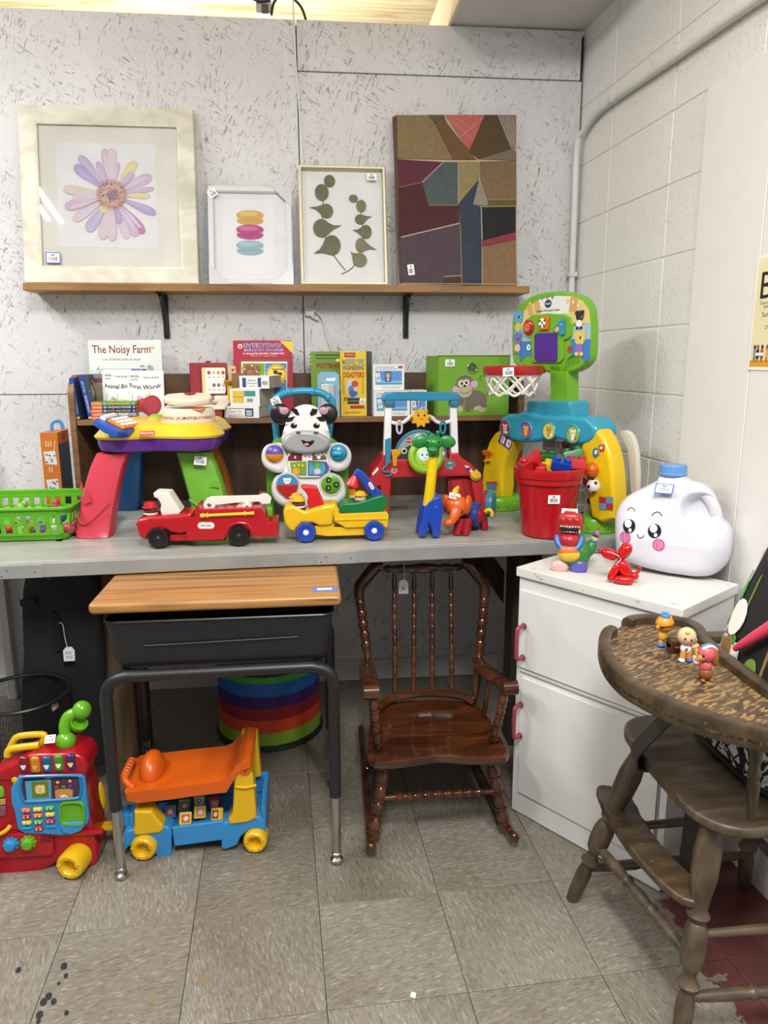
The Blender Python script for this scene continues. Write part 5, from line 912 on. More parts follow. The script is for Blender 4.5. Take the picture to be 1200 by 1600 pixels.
# green fabric bin
A = AY(683, 640, 2.655); B_ = AY(794, 640, 2.655); w = B_.x-A.x; h = AY(740, 556, 2.655).z-ZS
fr = FR((A.x, 2.655, ZS+.0008), (1, .0, 0), (0, 0, 1), (0, -1, 0)); t = thing('fabric_bin', 'green fabric storage cube with a grey cartoon monkey on the hutch', 'storage bin', fr(w/2, 0, -.09))
GF = mat('#6ea02a', .75, var=.07, scale=14, bump=.25); xl = AY(668, 640, 2.80).x-AY(683, 640, 2.655).x
q = MB(GF); O = [(0, 0), (w, 0), (w, -.185), (-.012, -.185)]; I = [(.004, -.004), (w-.004, -.004), (w-.004, -.181), (-.006, -.181)]
q.loft([[fr(a, b0, c) for a, c in pl] for pl, b0 in ((O, 0), (O, h*.5), (O, h), (I, h), (I, .01))]); q.build('cube', t)
q = MB(mat('#5f8f22', .75)); q.tube([fr(0, 0, .001), fr(0, h, .001), fr(w, h, .001), fr(w, 0, .001)], .0022, 6, 1, True); q.build('seam_piping', t, kind='stuff')
q = MB(CHR); gx, gy = onpl(fr, 738, 575); q.tube([fr(gx+.0165*math.cos(a), gy+.017*math.sin(a), .002) for a in [6.283*i/24 for i in range(24)]], .0028, 8, 1, True); q.build('grommet', t, 'silver ring grommet'); q = pmb(); q.el2(fr, gx, gy, .0145, .015, 0, .0012, mat('#3d5f18', .7)); q.build('grommet_hole', t)
p = pmb(); mk = lambda x, y: onpl(fr, 470+x/3.5294, 530+y/3.5294); k = (mk(1000, 300)[0]-mk(900, 300)[0])/100; ME = lambda x, y, a, b_, c, hh=.0006, rot=0: p.el2(fr, *mk(x, y), a*k, b_*k, rot, hh, mat(c, .7))
GM, GL = '#6d6058', '#b7a98c'
ME(965, 335, 62, 52, GM); ME(925, 370, 22, 30, GM, .0006, -.3); ME(1000, 365, 24, 32, GM, .0006, .2); ME(880, 350, 18, 40, GM, .0006, -.2); ME(975, 380, 22, 12, GL, .001, .3); ME(1003, 390, 22, 13, GL, .001, .3); ME(878, 385, 16, 18, GL, .001)
p.lin2(fr, [mk(x, y) for x, y in ((1020, 320), (1036, 285), (1040, 245), (1030, 212), (1010, 198), (990, 205), (985, 220), (995, 228))], 7*k, .0006, mat(GM, .7))
ME(905, 250, 52, 50, GM, .0009); ME(955, 248, 20, 20, '#c4a6c4', .0011); ME(853, 278, 18, 18, '#c4a6c4', .0011); ME(905, 285, 40, 36, GL, .0012, .2); ME(885, 245, 22, 22, GL, .0012); ME(912, 240, 20, 22, GL, .0012); ME(887, 245, 12, 14, '#eeeeea', .0014); ME(914, 240, 12, 14, '#eeeeea', .0014); ME(888, 245, 7, 9, '#1c1a18', .0016); ME(913, 240, 7, 9, '#1c1a18', .0016); ME(903, 258, 8, 6, '#1c1a18', .0016)
p.lin2(fr, [mk(x, y) for x, y in ((880, 290), (895, 300), (915, 298), (940, 280))], 3*k, .0016, mat('#3a2c24', .7)); p.build('monkey_print', t, 'grey and tan monkey applique')
a, b_ = onpl(fr, 703, 567); sticker(t, fr, a, b_, .034, .024)
# orange boxed kit behind the green basket
A, B_ = AY(70, 760, 2.62), AY(97, 760, 2.62); T_ = AY(70, 676, 2.62); fr = FR((A.x, 2.62, .812), (1, 0, 0), (-.06, 0, 1), (0, -1, 0)); w = B_.x-A.x; h = T_.z-.812
t = thing('orange_kit_box', 'tall narrow orange box leaning beside the hutch behind the green basket', 'box', fr(w/2, 0, -.05))
q = MB(mat('#c46a26', .5)); q.fbox(fr, w/2, h/2, -.12, w, h, .12, .001, 1); b_ = q.build('carton', t); p = pmb()
for y0, s in ((.62, 1), (.28, 2)):
    p.pol(fr, [(w*.2, h*y0), (w*.85, h*(y0-.01)), (w*.8, h*(y0+.16)), (w*.12, h*(y0+.15))], .0006, mat('#c9d3dc', .5)); rs = random.Random(s)
    for k in range(12): p.el2(fr, w*rs.uniform(.25, .75), h*(y0+rs.uniform(.02, .13)), .004, .003, 0, .0008+.00001*k, mat(rs.choice(['#4b5a78', '#c98a5a', '#8a5a6a', '#d9d2c0', '#50504c']), .5), 8)
for y0, n in ((.83, 3), (.52, 2), (.2, 1)):
    for k in range(n): p.rec(fr, w*(.42+.14*k-.07*(n-1)), h*y0, w*(.47+.14*k-.07*(n-1)), h*(y0+.05), .0006, mat('#e6d3b4', .5)); p.el2(fr, w*(.445+.14*k-.07*(n-1)), h*(y0+.062), .0016, .0022, 0, .0006)
p.lin2(fr, [(w*.7, h*.74), (w*.84, h*.9)], .002, .001, mat('#d8d4cc', .5)); p.build('box_print', b_)
fs = FR(fr(w, 0, 0), -fr.n, fr.v, fr.u); p = pmb(); p.rec(fs, .002, .002, .118, h*.86, .0006, mat('#3a4a66', .5)); p.rec(fs, .002, .002, .118, h*.4, .0008, mat('#3d4640', .5)); p.el2(fs, .06, h*.93, .022, .012, 0, .0006, mat('#a83c2c', .5)); p.build('side_print', b_)
q = MB(mat('#4f8fc4', .4)); q.tube([fr(w*.55, h, -.03), fr(w*.6, h+.03, -.03), fr(w*1.0, h+.035, -.04), fr(w*1.15, h+.005, -.04)], .006, 8, 4); q.build('carry_handle', t, 'blue plastic handle')
# ---------------------------------------------------------------- toys on the grey table
ZT = .811
def pl(c, r=.28, **k): return mat(c, r, 0, .03, **k)
def frontdisc(q, c, r, d, n=(0, -1, 0), bev=.3, seg=28): q.lathe([(r*.92, -d), (r, -d*.7), (r, -bev*d), (r-.3*bev*d, 0), (0, 0)], c, n, seg)
# green basket with small toys
GB = pl('#5aa31c', .3)
A = AZ(96, 845, ZT); t = thing('green_basket', 'bright green slotted plastic basket full of small toys at the table left', 'basket', (-.93, 2.36, ZT))
x1, x0, y0, y1 = -.728, -1.17, 2.222, 2.52
def brect(z, g, n=6, r=.035):
    o = []
    for cx, cy, s_ in ((x0-g+r, y0-g+r, 180), (x1+g-r, y0-g+r, 270), (x1+g-r, y1+g-r, 0), (x0-g+r, y1+g-r, 90)):
        for k in range(n): th = math.radians(s_+90*k/(n-1)); o.append(V((cx+r*math.cos(th), cy+r*math.sin(th), z)))
    return o
HB2 = .097
q = MB(GB); q.loft([brect(ZT+.0, -.008), brect(ZT+.003, -.004), brect(ZT+.02, 0)], cap=False); q.f.append(tuple(range(24))); q.mi.append(0); q.build('base', t)
q = MB(GB); q.loft([brect(ZT+HB2, .012), brect(ZT+HB2, .020), brect(ZT+HB2+.006, .021), brect(ZT+HB2+.009, .016), brect(ZT+HB2+.006, .010), brect(ZT+HB2-.018, .010)], cap=False); q.build('rim', t)
def wall2(P0, P1, out, n):
    P0, P1 = V(P0), V(P1); u = (P1-P0).normalized(); L_ = (P1-P0).length; o = V(out); q = MB(GB); pt = L_/n; rows = [(.018, .026), (.05, .056), (.082, HB2-.002)]
    fr = FR(P0, u, o*.14+V((0, 0, 1)), out)
    for z0, z1 in rows: q.fbox(fr, L_/2, (z0+z1)/2, -.0025, L_, z1-z0, .0025)
    for zc, zh in ((.038, .026), (.069, .028)):
        for k in range(n+1):
            a = pt*k; wd_ = pt*.42 if 0 < k < n else pt*.5; q.fbox(fr, a+(.0 if zc > .05 else .004), zc, -.0025, wd_, zh, .0025)
    q.build('slotted_wall', t)
wall2((x0, y0, ZT), (x1-.02, y0, ZT), (0, -1, 0), 13); wall2((x0, y1, ZT), (x1, y1, ZT), (0, 1, 0), 13); wall2((x1, y0+.02, ZT), (x1, y1, ZT), (1, 0, 0), 9); wall2((x0, y0, ZT), (x0, y1, ZT), (-1, 0, 0), 9)
TC = ['#d97aa0', '#e0682a', '#2f7f6a', '#31528f', '#c23a46', '#d9b33a', '#8c63b5', '#e6e0d6', '#b8345c', '#4e9fc0', '#e2a0b4', '#d95a35', '#74a83c', '#cfd8d6', '#9a4b3c', '#3b6fb0']
CN = ['pink', 'orange', 'dark green', 'navy blue', 'red', 'yellow', 'purple', 'white', 'magenta', 'light blue', 'pale pink', 'orange red', 'grass green', 'pale grey', 'brown', 'blue']
rs = random.Random(11); pos = []
for k in range(16):
    lay = 0 if k < 9 else 1
    cx = -1.08+.043*(k if lay == 0 else (k-9)*1.25)-.0; cy = (2.27 if k % 2 == 0 else 2.30) if lay == 0 else (2.275 if k % 2 else 2.40); cz = ZT+.026 if lay == 0 else ZT+.066
    q = MB(pl(TC[k], .35)); sh = k % 4; ro = (rs.random(), rs.random(), rs.random()*3)
    if sh == 0: q.ell((cx, cy, cz), (.021, .017, .018), ro); q.ell((cx+.012, cy, cz+.016), .011)
    elif sh == 1: q.ell((cx, cy, cz), .02); q.use(pl('#e8e4da', .4)); q.ell((cx, cy-.011, cz+.004), (.013, .012, .01))
    elif sh == 2: q.box((cx, cy, cz), (.033, .03, .03), .007, 2, ro); q.ell((cx, cy, cz+.018), .011)
    else: q.ell((cx, cy, cz), (.017, .017, .021)); q.ell((cx, cy, cz+.018), (.013, .012, .012)); q.ell((cx-.016, cy, cz), (.01, .008, .008))
    o = q.build('small_toy', org=(cx, cy, cz-.02)); tag(o, f'small {CN[k]} plastic toy inside the green slotted basket', 'toy', 'small toys in the green basket')
# activity table
t = thing('activity_table', 'toddler activity table with yellow top, purple rim and four coloured legs', 'activity table', (-.47, 2.44, ZT))
def leg(front, px, Y0, Y1, col, dirx, ribs=True):
    # arched tapering leg: list of (left px, right px, y px) on a plane sloping from Y0 (top) to Y1 (foot)
    q = MB(pl(col, .34)); rings = []
    n = len(px)
    for k, (xl, xr, y) in enumerate(px):
        Y = Y0+(Y1-Y0)*k/(n-1); a, b_ = AY(xl, y, Y), AY(xr, y, Y); z = a.z; dp = .05+.018*k/(n-1); ring = []
        if k == n-1: z = ZT+.0005
        w = b_.x-a.x; sg = 1 if front else -1
        for u, v_ in ((0, .35), (.06, .12), (.2, .02), (.5, 0), (.8, .02), (.94, .12), (1, .35), (1, 1), (0, 1)): ring.append(V((a.x+w*u, Y+dp*v_, z)))
        rings.append(ring)
    q.loft(rings); return q
lr = leg(1, [(148, 200, 710), (139, 192, 730), (131, 186, 755), (124, 180, 785), (118, 175, 815), (114, 173, 833), (116, 171, 843)], 2.29, 2.238, '#c23a4a', -1); ql = lr.build('leg', t, 'red leg with raised shapes')
lg_ = leg(1, [(274, 328, 708), (280, 337, 730), (287, 346, 755), (294, 353, 780), (299, 360, 805), (302, 362, 825), (304, 362, 836)], 2.34, 2.31, '#6fae34', 1); lgq = lg_.build('leg', t, 'lime green leg with raised triangle')
lb = leg(0, [(183, 222, 706), (182, 221, 740), (180, 219, 775), (176, 217, 800)], 2.60, 2.66, '#1f5f9c', -1); lb.build('leg', t, 'blue leg')
lo = leg(0, [(322, 338, 700), (338, 352, 735), (348, 362, 770), (352, 370, 800)], 2.58, 2.66, '#a8622a', 1); lo.build('leg', t, 'brown orange leg')
def dia(par, c, Y, col, pts, th=.006): q = MB(pl(col, .34)); q.prism([AY(x, y, Y) for x, y in pts], (0, -th, 0), .0016); q.build('raised_shape', par)
dia(ql, 0, 2.262, '#c23a4a', ((126, 776), (138, 770), (143, 784), (131, 789))); dia(ql, 0, 2.266, '#c23a4a', ((124, 766), (128, 752), (131, 766)))
dia(lgq, 0, 2.33, '#6fae34', ((328, 761), (336, 748), (343, 762))); dia(lgq, 0, 2.325, '#6fae34', tuple((332+7*math.cos(a), 776+6*math.sin(a)) for a in [6.28*i/12 for i in range(12)]))
for par, Y, pts in ((ql, 2.245, ((117, 800), (126, 816), (134, 818), (150, 806), (172, 782))), (lgq, 2.322, ((295, 780), (304, 787), (318, 794), (340, 786), (356, 774)))):
    q = MB(par.data.materials[0]); q.tube([AY(x, y, Y) for x, y in pts], .003, 6, 4); q.build('raised_line', par)
q = MB(par.data.materials[0]); f = FR(AY(313, 720, 2.318), (1, 0, 0), (0, .3, 1), (0, -1, 0)); sticker(t, f, 0, 0, .038, .027, -.1)
YEL, PUR = pl('#d9b82b', .3), pl('#5b2a86', .3)
def tabring(z, g, waist=1):
    o = []
    x0, x1, y0, y1 = AY(134, 690, 2.25).x, AY(345, 690, 2.25).x, 2.25, 2.68
    cx, cy, hx, hy = (x0+x1)/2, (y0+y1)/2, (x1-x0)/2, (y1-y0)/2
    for i in range(64):
        a = 2*math.pi*i/64; c, s_ = math.cos(a), math.sin(a); X_ = (hx+g)*math.copysign(abs(c)**.45, c); Y_ = (hy+g)*math.copysign(abs(s_)**.45, s_)
        k = 1-.16*waist*max(0, 1-abs(X_)/(hx*.55))**1.0*(1 if s_ < 0 else .6); kx = 1-.10*waist*max(0, 1-abs(Y_)/(hy*.5)); o.append(V((cx+X_*kx, cy+Y_*k, z)))
    return o
zy0 = AY(240, 686, 2.27).z; zt = AY(240, 664, 2.27).z; zb = AY(160, 710, 2.26).z
q = MB(PUR); q.loft([tabring(zb, -.03), tabring(zb+.006, -.012), tabring((zb+zy0)/2, -.006), tabring(zy0+.002, -.004)]); q.build('rim', t, 'purple lower rim')
q = MB(PUR); cx_ = tabring(0, 0)[0].x
q = MB(YEL); q.loft([tabring(zy0, 0), tabring(zy0+.007, .003), tabring(zy0+.014, -.004), tabring(zt-.006, -.022), tabring(zt, -.034)]); q.build('top', t, 'yellow moulded top')
fr = FR(AY(231, 678, 2.262), (1, 0, 0), (0, .45, 1), (0, -1, 0)); p = pmb(); p.rec(fr, -.023, -.008, .023, .007, .0075, mat('#b8282c', .4)); p.text(fr, 'Fisher-Price', 0, -.003, .0075, '#f2e6e2', .008, width=.04, bold=.01); p.build('brand_badge', t, 'small red badge with white lettering')
# toy phone panel
pf = FR(AZ(143, 668, zt+.002), (1, .0, 0), (0, 1, 0), (0, 0, 1)); a0 = AZ(150, 671, zt); a1 = AZ(222, 660, zt)
pc = AZ(186, 664, zt); pc.z += .006; uu = (AZ(224, 657, zt)-AZ(150, 670, zt)).normalized(); uu.z = 0; pv = V((-uu.y, uu.x, .42)).normalized(); pf = FR(pc, uu, pv, (0, 0, 1))
q = MB(pl('#2450a8', .3)); q.prism([pf(a, b_, -.022) for a, b_ in ((-.085, -.045), (-.06, -.055), (.05, -.05), (.07, -.02), (.075, .03), (.05, .05), (-.06, .045), (-.085, .0))], pf.n*.024, .006); q.build('phone_base', t, 'blue phone base')
q = MB(pl('#d97f24', .3)); q.prism([pf(a, b_, .002) for a, b_ in ((-.06, -.046), (.04, -.044), (.066, -.01), (.066, .022), (-.05, .012))], pf.n*.010, .004); kp = q.build('keypad', t, 'orange keypad')
for r in range(3):
    for c in range(4): q = MB(mat('#e6e2da', .4)); q.fbox(pf, -.045+.025*c+.006*r, -.034+.018*r, .0115, .018, .013, .005, .003); q.build('key', kp)
q = MB(mat('#dfe4e8', .4)); q.tube([pf(-.045, .03, .006), pf(.03, .036, .006)], .009, 8, 1); q.build('roller', t)
MB(pl('#7fae3c', .35)).ell(AZ(246, 652, zt), (.03, .03, .012)).build('green_button', t); MB(pl('#d9a92a', .35)).ell(AZ(240, 658, zt), (.022, .018, .012)).build('yellow_button', t)
# cream book lid
CR2 = mat('#d9cfb9', .4); cc = AZ(284, 664, zt); cc.y = 2.40
R_ = .078
q = MB(CR2); q.lathe([(R_, -.004), (R_*1.02, .01), (R_, .035), (R_*.94, .042), (0, .042)], cc, seg=36, sx=1.04, sy=.9); q.build('drum_base', t, 'cream round base with printed letters')
p = pmb(); rs = random.Random(5)
for k in range(26):
    a = math.radians(205+130*k/25); px_, py_ = cc.x+R_*1.062*math.cos(a), cc.y+R_*.922*math.sin(a); f = FR((px_, py_, cc.z+.016), (-math.sin(a), math.cos(a), 0), (0, 0, 1), (math.cos(a), math.sin(a), 0)); p.text(f, 'ABCDEFGHIJKLMNOPQRSTUVWXYZ'[k], 0, -.005, .009, ['#8a3f86', '#b53a40', '#8a3f86', '#c0503a'][k % 4] if k % 2 else '#8a3f86', .002, bold=.01)
p.build('letter_print', t)
q = MB(pl('#d9782a', .35)); q.box(cc+V((.03, -.052, .04)), (.055, .03, .006), .003, 2, (0, 0, -.2)); q.build('page', t, 'orange page edge')
q = MB(CR2); lp = [(-.076, -.01), (-.07, .028), (-.03, .045), (.03, .045), (.068, .03), (.078, -.005), (.07, -.035), (.02, -.062), (-.01, -.062), (-.05, -.042)]; 
tl = .18; q.prism([V((cc.x+a, cc.y+b_, cc.z+.048+(b_+.06)*tl)) for a, b_ in lp], (0, -.003, .022), .007, 3); lid = q.build('book_lid', t, 'cream hinged lid with red heart')
q = MB(mat('#8f2028', .35)); hf = FR((cc.x+.005, cc.y+.008, cc.z+.071+(.068)*tl), (1, 0, 0), (0, 1, tl), (0, 0, 1)); q.prism([hf(a, b_, -.004) for a, b_ in ((0, -.012), (.014, .0), (.018, .007), (.012, .013), (.004, .012), (0, .008), (-.004, .012), (-.012, .013), (-.018, .007), (-.014, 0))], hf.n*.008, .0015); q.build('heart', lid, 'dark red heart')
q = MB(YEL); q.box(AY(330, 676, 2.5)+V((0, 0, .0)), (.045, .05, .03), .008); q.use(pl('#b8345c', .3)); q.ell(AY(318, 664, 2.46), .011); q.use(pl('#31528f', .3)); q.ell(AY(327, 662, 2.48), .010); q.build('side_knob', t)
# red fire truck
FT = thing('toy_fire_truck', 'red toy fire truck with white ladder, yellow hose and black wheels', 'toy truck', (-.30, 2.14, ZT)); t = FT
RED = pl('#a81420', .26); YF, YB = 2.095, 2.19
def sideprism(mb, pts, Y0, Y1, r=.005, seg=2): return mb.prism([AY(x, y, Y0) for x, y in pts], (0, Y1-Y0, 0), r, seg)
q = MB(RED); sideprism(q, smooth([V(p+(0,)) for p in []], 1) or ((211, 820), (216, 812), (232, 807), (262, 806), (292, 803), (300, 802), (298, 832), (280, 835), (266, 833), (258, 829), (246, 829), (234, 834), (227, 844), (217, 840)), YF, YB, .012, 3); q.build('cab', t)
q = MB(RED); sideprism(q, ((258, 836), (296, 833), (296, 842), (352, 842), (352, 846), (262, 845)), YF+.012, YB-.012, .003); q.build('chassis', t)
q = MB(RED); sideprism(q, ((291, 810), (304, 808), (305, 793), (309, 789), (314, 796), (408, 793), (413, 800), (417, 817), (434, 814), (435, 836), (428, 839), (394, 839), (388, 828), (376, 823), (364, 826), (354, 838), (350, 843), (292, 844)), YF, YB, .004); q.build('body', t)
q = MB(RED); q.tube([AY(x, y, YF-.002) for x, y in ((350, 834), (356, 824), (366, 818), (378, 817), (388, 820), (396, 832))], .004, 8, 4); q.build('wheel_arch', t); q = MB(RED); sideprism(q, ((291, 832), (352, 830), (350, 843), (292, 845)), YF-.006, YF+.01, .002); q.build('side_step', t)
q = MB(mat('#d8d4ca', .35)); sideprism(q, ((239, 771), (243, 769), (264, 770), (283, 799), (280, 804), (252, 806), (250, 797), (251, 788), (246, 780), (240, 777)), YF+.014, YB-.014, .006, 2); wsd = q.build('windshield', t, 'white cab canopy'); 
sticker(t, FR(AY(251, 771, 2.14)+V((0, 0, .0)), (1, 0, 0), (0, 1, 0), (0, 0, 1)), 0, 0, .022, .016, h=.002)
q = MB(mat('#dedad1', .35)); ld = [(320, 790), (323, 779), (330, 776), (372, 775), (404, 774), (412, 771), (418, 772), (424, 778), (422, 787), (410, 788), (404, 784), (368, 786), (332, 790)]; 
sideprism(q, ld, YF+.02, YF+.03, .002); sideprism(q, ld, YB-.03, YB-.02, .002)
for x in (338, 352, 366, 380, 394): q.tube([AY(x, 780, YF+.025), AY(x, 780, YB-.025)], .0035, 6, 1)
q.build('ladder', t, 'white plastic ladder', kind='stuff')
q = MB(mat('#dedad1', .35)); sideprism(q, ((345, 797), (392, 787), (396, 795), (392, 798)), YF+.024, YB-.024, .002); q.build('ladder_base', t)
for x, y, r in ((327, 789, .0165), (386, 791, .0115)):
    c = AY(x, y, YF+.016); q = MB(mat('#dedad1', .35)); q.lathe([(r, -.01), (r, 0), (0, 0)], c, (0, -1, 0), 20); q.use(CHR); q.ell(c, (r*.4, .002, r*.4), seg=10, rings=6); q.build('pivot', t)
q = MB(pl('#d9b32a', .3)); q.turned(AY(313, 806, YF-.004), AY(397, 802, YF-.004), [(.006, 0), (.007, .06), (.0045, .08), (.0045, .1), (.0075, .12), (.0075, .14), (.0045, .16), (.0045, .8), (.0065, .82), (.0075, .84), (.0045, .86), (.0045, .9), (.0055, .97), (.0055, 1)], 10); q.build('hose', t, 'yellow hose nozzle bar')
fr = FR(AY(322, 821, YF), (1, 0, -.02), (0, 0, 1), (0, -1, 0)); p = pmb()
def badge(p, fr, w, h, m='#e6e0d8'):
    for k, (g, c, hh) in enumerate(((1, '#efe9e2', .0008), (.86, '#b8222a', .0012), (.76, '#efe9e2', .0016))):
        p.use(mat(c, .4)); pts = []
        for cx, s_ in ((w/2-h/2, -90), (-w/2+h/2, 90)):
            for i in range(7): a = math.radians(s_+30*i); pts.append((cx+h/2*g*math.cos(a)-(w/2-w/2*g)*0, h/2*g*math.sin(a)))
        p.pol(fr, pts, hh)
    p.text(fr, 'little tikes', 0, -h*.14, h*.38, '#1d1d22', .002, width=w*.62, bold=.01)
badge(p, fr, .048, .02); p.build('brand_badge', t, 'small oval badge with lettering')
def wheel(par, x, y, Y, r, tw, tyre, hub, hubr=.4, nm='wheel'):
    c = AY(x, y, Y); c.z = ZT+r+.0005; q = MB(pl(tyre, .3)); q.lathe([(r*.55, 0), (r*.62, .003), (r*.9, .003), (r, -.004), (r, -tw+.004), (r*.9, -tw), (0, -tw)], c, (0, -1, 0), 28); q.lathe([(0, -.001), (r*.3, -.001), (r*.42, -.003), (r*.56, -.003)], c, (0, -1, 0), 24)
    wo = q.build(nm, par); q = MB(pl(hub, .25)); q.ell(c+V((0, .001, 0)), (r*hubr, .007, r*hubr), seg=16, rings=8); q.build('hub', wo); return wo
wheel(t, 247, 838, 2.088, .031, .03, '#141416', '#2a2a2c', .22); wheel(t, 373, 836, 2.088, .031, .03, '#141416', '#2a2a2c', .22); wheel(t, 248, 838, 2.215, .031, .03, '#141416', '#2a2a2c', .22); wheel(t, 374, 836, 2.215, .031, .03, '#141416', '#2a2a2c', .22)
def peg(name, label, c, r, skin, body, hat, hatcol, collar=None, group=None, face=-1):
    c = V(c); t = thing(name, label, 'toy figure', c, group)
    q = MB(pl(body, .3)); q.lathe([(r*.85, 0), (r, r*.25), (r*1.02, r*.7), (r*.95, r*.98)], c, seg=20); q.build('body', t)
    if collar: q = MB(pl(collar, .3)); q.lathe([(r*.97, r*.9), (r*1.02, r*1.0), (r*.98, r*1.14), (r*.9, r*1.14)], c, seg=20); q.build('collar', t)
    q = MB(pl(skin, .35)); q.lathe([(r*.92, r*1.1), (r*.98, r*1.4), (r*.97, r*1.75), (r*.85, r*2.05), (r*.5, r*2.25), (0, r*2.3)], c, seg=20); hd = q.build('head', t)
    q = MB('#17120f')
    for s_ in (-.38, .38): a = math.pi*1.5+s_+face*.5; q.ell(c+V((r*.97*math.cos(a), r*.97*math.sin(a), r*1.68)), (r*.1, r*.1, r*.14), seg=8, rings=6)
    q.build('eyes', hd, kind='stuff')
    q = MB(pl(hatcol, .25))
    if hat == 'fire': q.lathe([(r*1.15, r*1.9), (r*1.2, r*1.98), (r*.95, r*2.1), (r*.85, r*2.5), (r*.5, r*2.75), (0, r*2.8)], c, seg=20, sy=1.1); q.box(c+V((-r*.2, -r*.6, r*2.45)), (r*.7, r*.3, r*.6), r*.12)
    else: q.lathe([(r*1.25, r*1.92), (r*1.28, r*2.0), (r*.9, r*2.06), (r*.82, r*2.45), (r*.5, r*2.62), (0, r*2.66)], c, seg=20); q.ell(c+V((0, 0, r*2.62)), (r*.2, r*.7, r*.14), seg=10, rings=6)
    q.build('hat', t); return t
b_ = AY(236, 808, 2.135); peg('peg_figure', 'round peg figure with red fire helmet riding in the red truck', (b_.x, 2.135, b_.z-.008), .0195, '#5b3321', '#151517', 'fire', '#b81c22', '#e2ddd4')
# yellow crane truck
t = thing('toy_crane_truck', 'yellow toy truck with blue wheels, green bed and blue crane arm', 'toy truck', (.08, 2.17, ZT))
YL = pl('#d8ae18', .28); YF, YB = 2.118, 2.215
q = MB(YL); sideprism(q, ((442, 800), (446, 793), (458, 790), (470, 796), (476, 799), (500, 792), (508, 790), (525, 789), (523, 799), (519, 821), (500, 823), (488, 818), (472, 818), (464, 826), (461, 832), (452, 829), (444, 818)), YF, YB, .010, 3); q.build('cab', t)
q = MB(YL); sideprism(q, ((490, 822), (520, 820), (522, 808), (522, 824), (572, 822), (572, 836), (512, 838), (490, 835)), YF+.01, YB-.01, .002); q.build('chassis', t)
q = MB(YL); sideprism(q, ((521, 796), (527, 790), (530, 803), (604, 800), (608, 805), (606, 822), (603, 826), (596, 818), (584, 817), (574, 820), (570, 824), (540, 825), (522, 815)), YF, YB, .004); q.build('bed', t)
q = MB(YL); sideprism(q, ((523, 811), (606, 809), (606, 812), (523, 814)), YF-.003, YF+.01, .0015); q.build('side_ridge', t)
q = MB(pl('#c41a1c', .28)); sideprism(q, ((470, 762), (474, 761), (495, 763), (508, 792), (504, 796), (484, 796), (480, 786), (482, 778), (478, 770)), YF+.018, YB-.018, .005); q.build('roll_bar', t, 'red cab pillar')
sticker(t, FR(AY(484, 762, 2.16), (1, 0, 0), (0, 1, 0), (0, 0, 1)), 0, 0, .022, .018, h=.0025)
GRN = pl('#0f6a35', .3); q = MB(GRN); sideprism(q, ((533, 801), (531, 793), (536, 788), (558, 786), (572, 782), (592, 776), (600, 775), (609, 782), (604, 792), (594, 803), (560, 804)), YF+.004, YB-.004, .004); q.build('crane_bed', t, 'dark green crane bed')
q = MB(GRN); c = AY(551, 787, 2.16)
for k in range(7): q.ell(c+V((.026*math.cos(k*.9), .026*math.sin(k*.9), .001)), (.004, .004, .002), seg=8, rings=5)
q.build('stud', t, kind='stuff')
BLU = pl('#1c3f9c', .28); q = MB(BLU); sideprism(q, ((553, 743), (556, 737), (561, 734), (567, 737), (600, 774), (598, 781), (586, 783), (582, 778), (562, 750)), YF+.03, YB-.03, .005); cra = q.build('crane_arm', t, 'blue crane arm')
fr = FR(AY(580, 759, YF+.03), AY(586, 769, YF)-AY(576, 752, YF), (0, 0, 1), (0, -1, 0)); p = pmb(); badge(p, fr, .026, .011); p.build('brand_badge', cra)
q = MB(pl('#c8201e', .28)); c = AY(553, 750, 2.16); q.lathe([(0, .016), (.008, .014), (.013, .004), (.021, -.012), (.022, -.018), (.019, -.018), (.012, -.002), (0, .004)], c, (.35, -.1, 1), 20); q.build('crane_hook_cup', t, 'red cup hanging at the crane tip')
wheel(t, 478, 831, 2.108, .030, .028, '#1a3fa0', '#e4e2de', .3); wheel(t, 585, 831, 2.108, .030, .028, '#1a3fa0', '#e4e2de', .3); wheel(t, 480, 831, 2.24, .030, .028, '#1a3fa0', '#e4e2de', .3); wheel(t, 586, 831, 2.24, .030, .028, '#1a3fa0', '#e4e2de', .3)
fy = 'hard-hat peg figures'
b_ = AY(467, 800, 2.145); peg('peg_figure', 'brown-faced peg figure with yellow hat in the yellow truck cab, nearer one', (b_.x, 2.142, b_.z-.002), .0195, '#5b3a28', '#1c2f5c', 'hard', '#d9a91c', '#dfe0e0')
b_ = AY(464, 793, 2.19); peg('peg_figure', 'pale peg figure with yellow hat in the truck cab, half hidden behind another', (b_.x, 2.188, b_.z-.004), .0185, '#d9b48c', '#c9a03a', 'hard', '#d9a91c', None)
b_ = AY(563, 790, 2.15); peg('peg_figure', 'pale peg figure with yellow hat standing on the green truck bed', (b_.x, 2.148, b_.z-.001), .0175, '#dcb796', '#8c1c20', 'hard', '#d9a91c', '#28408c')
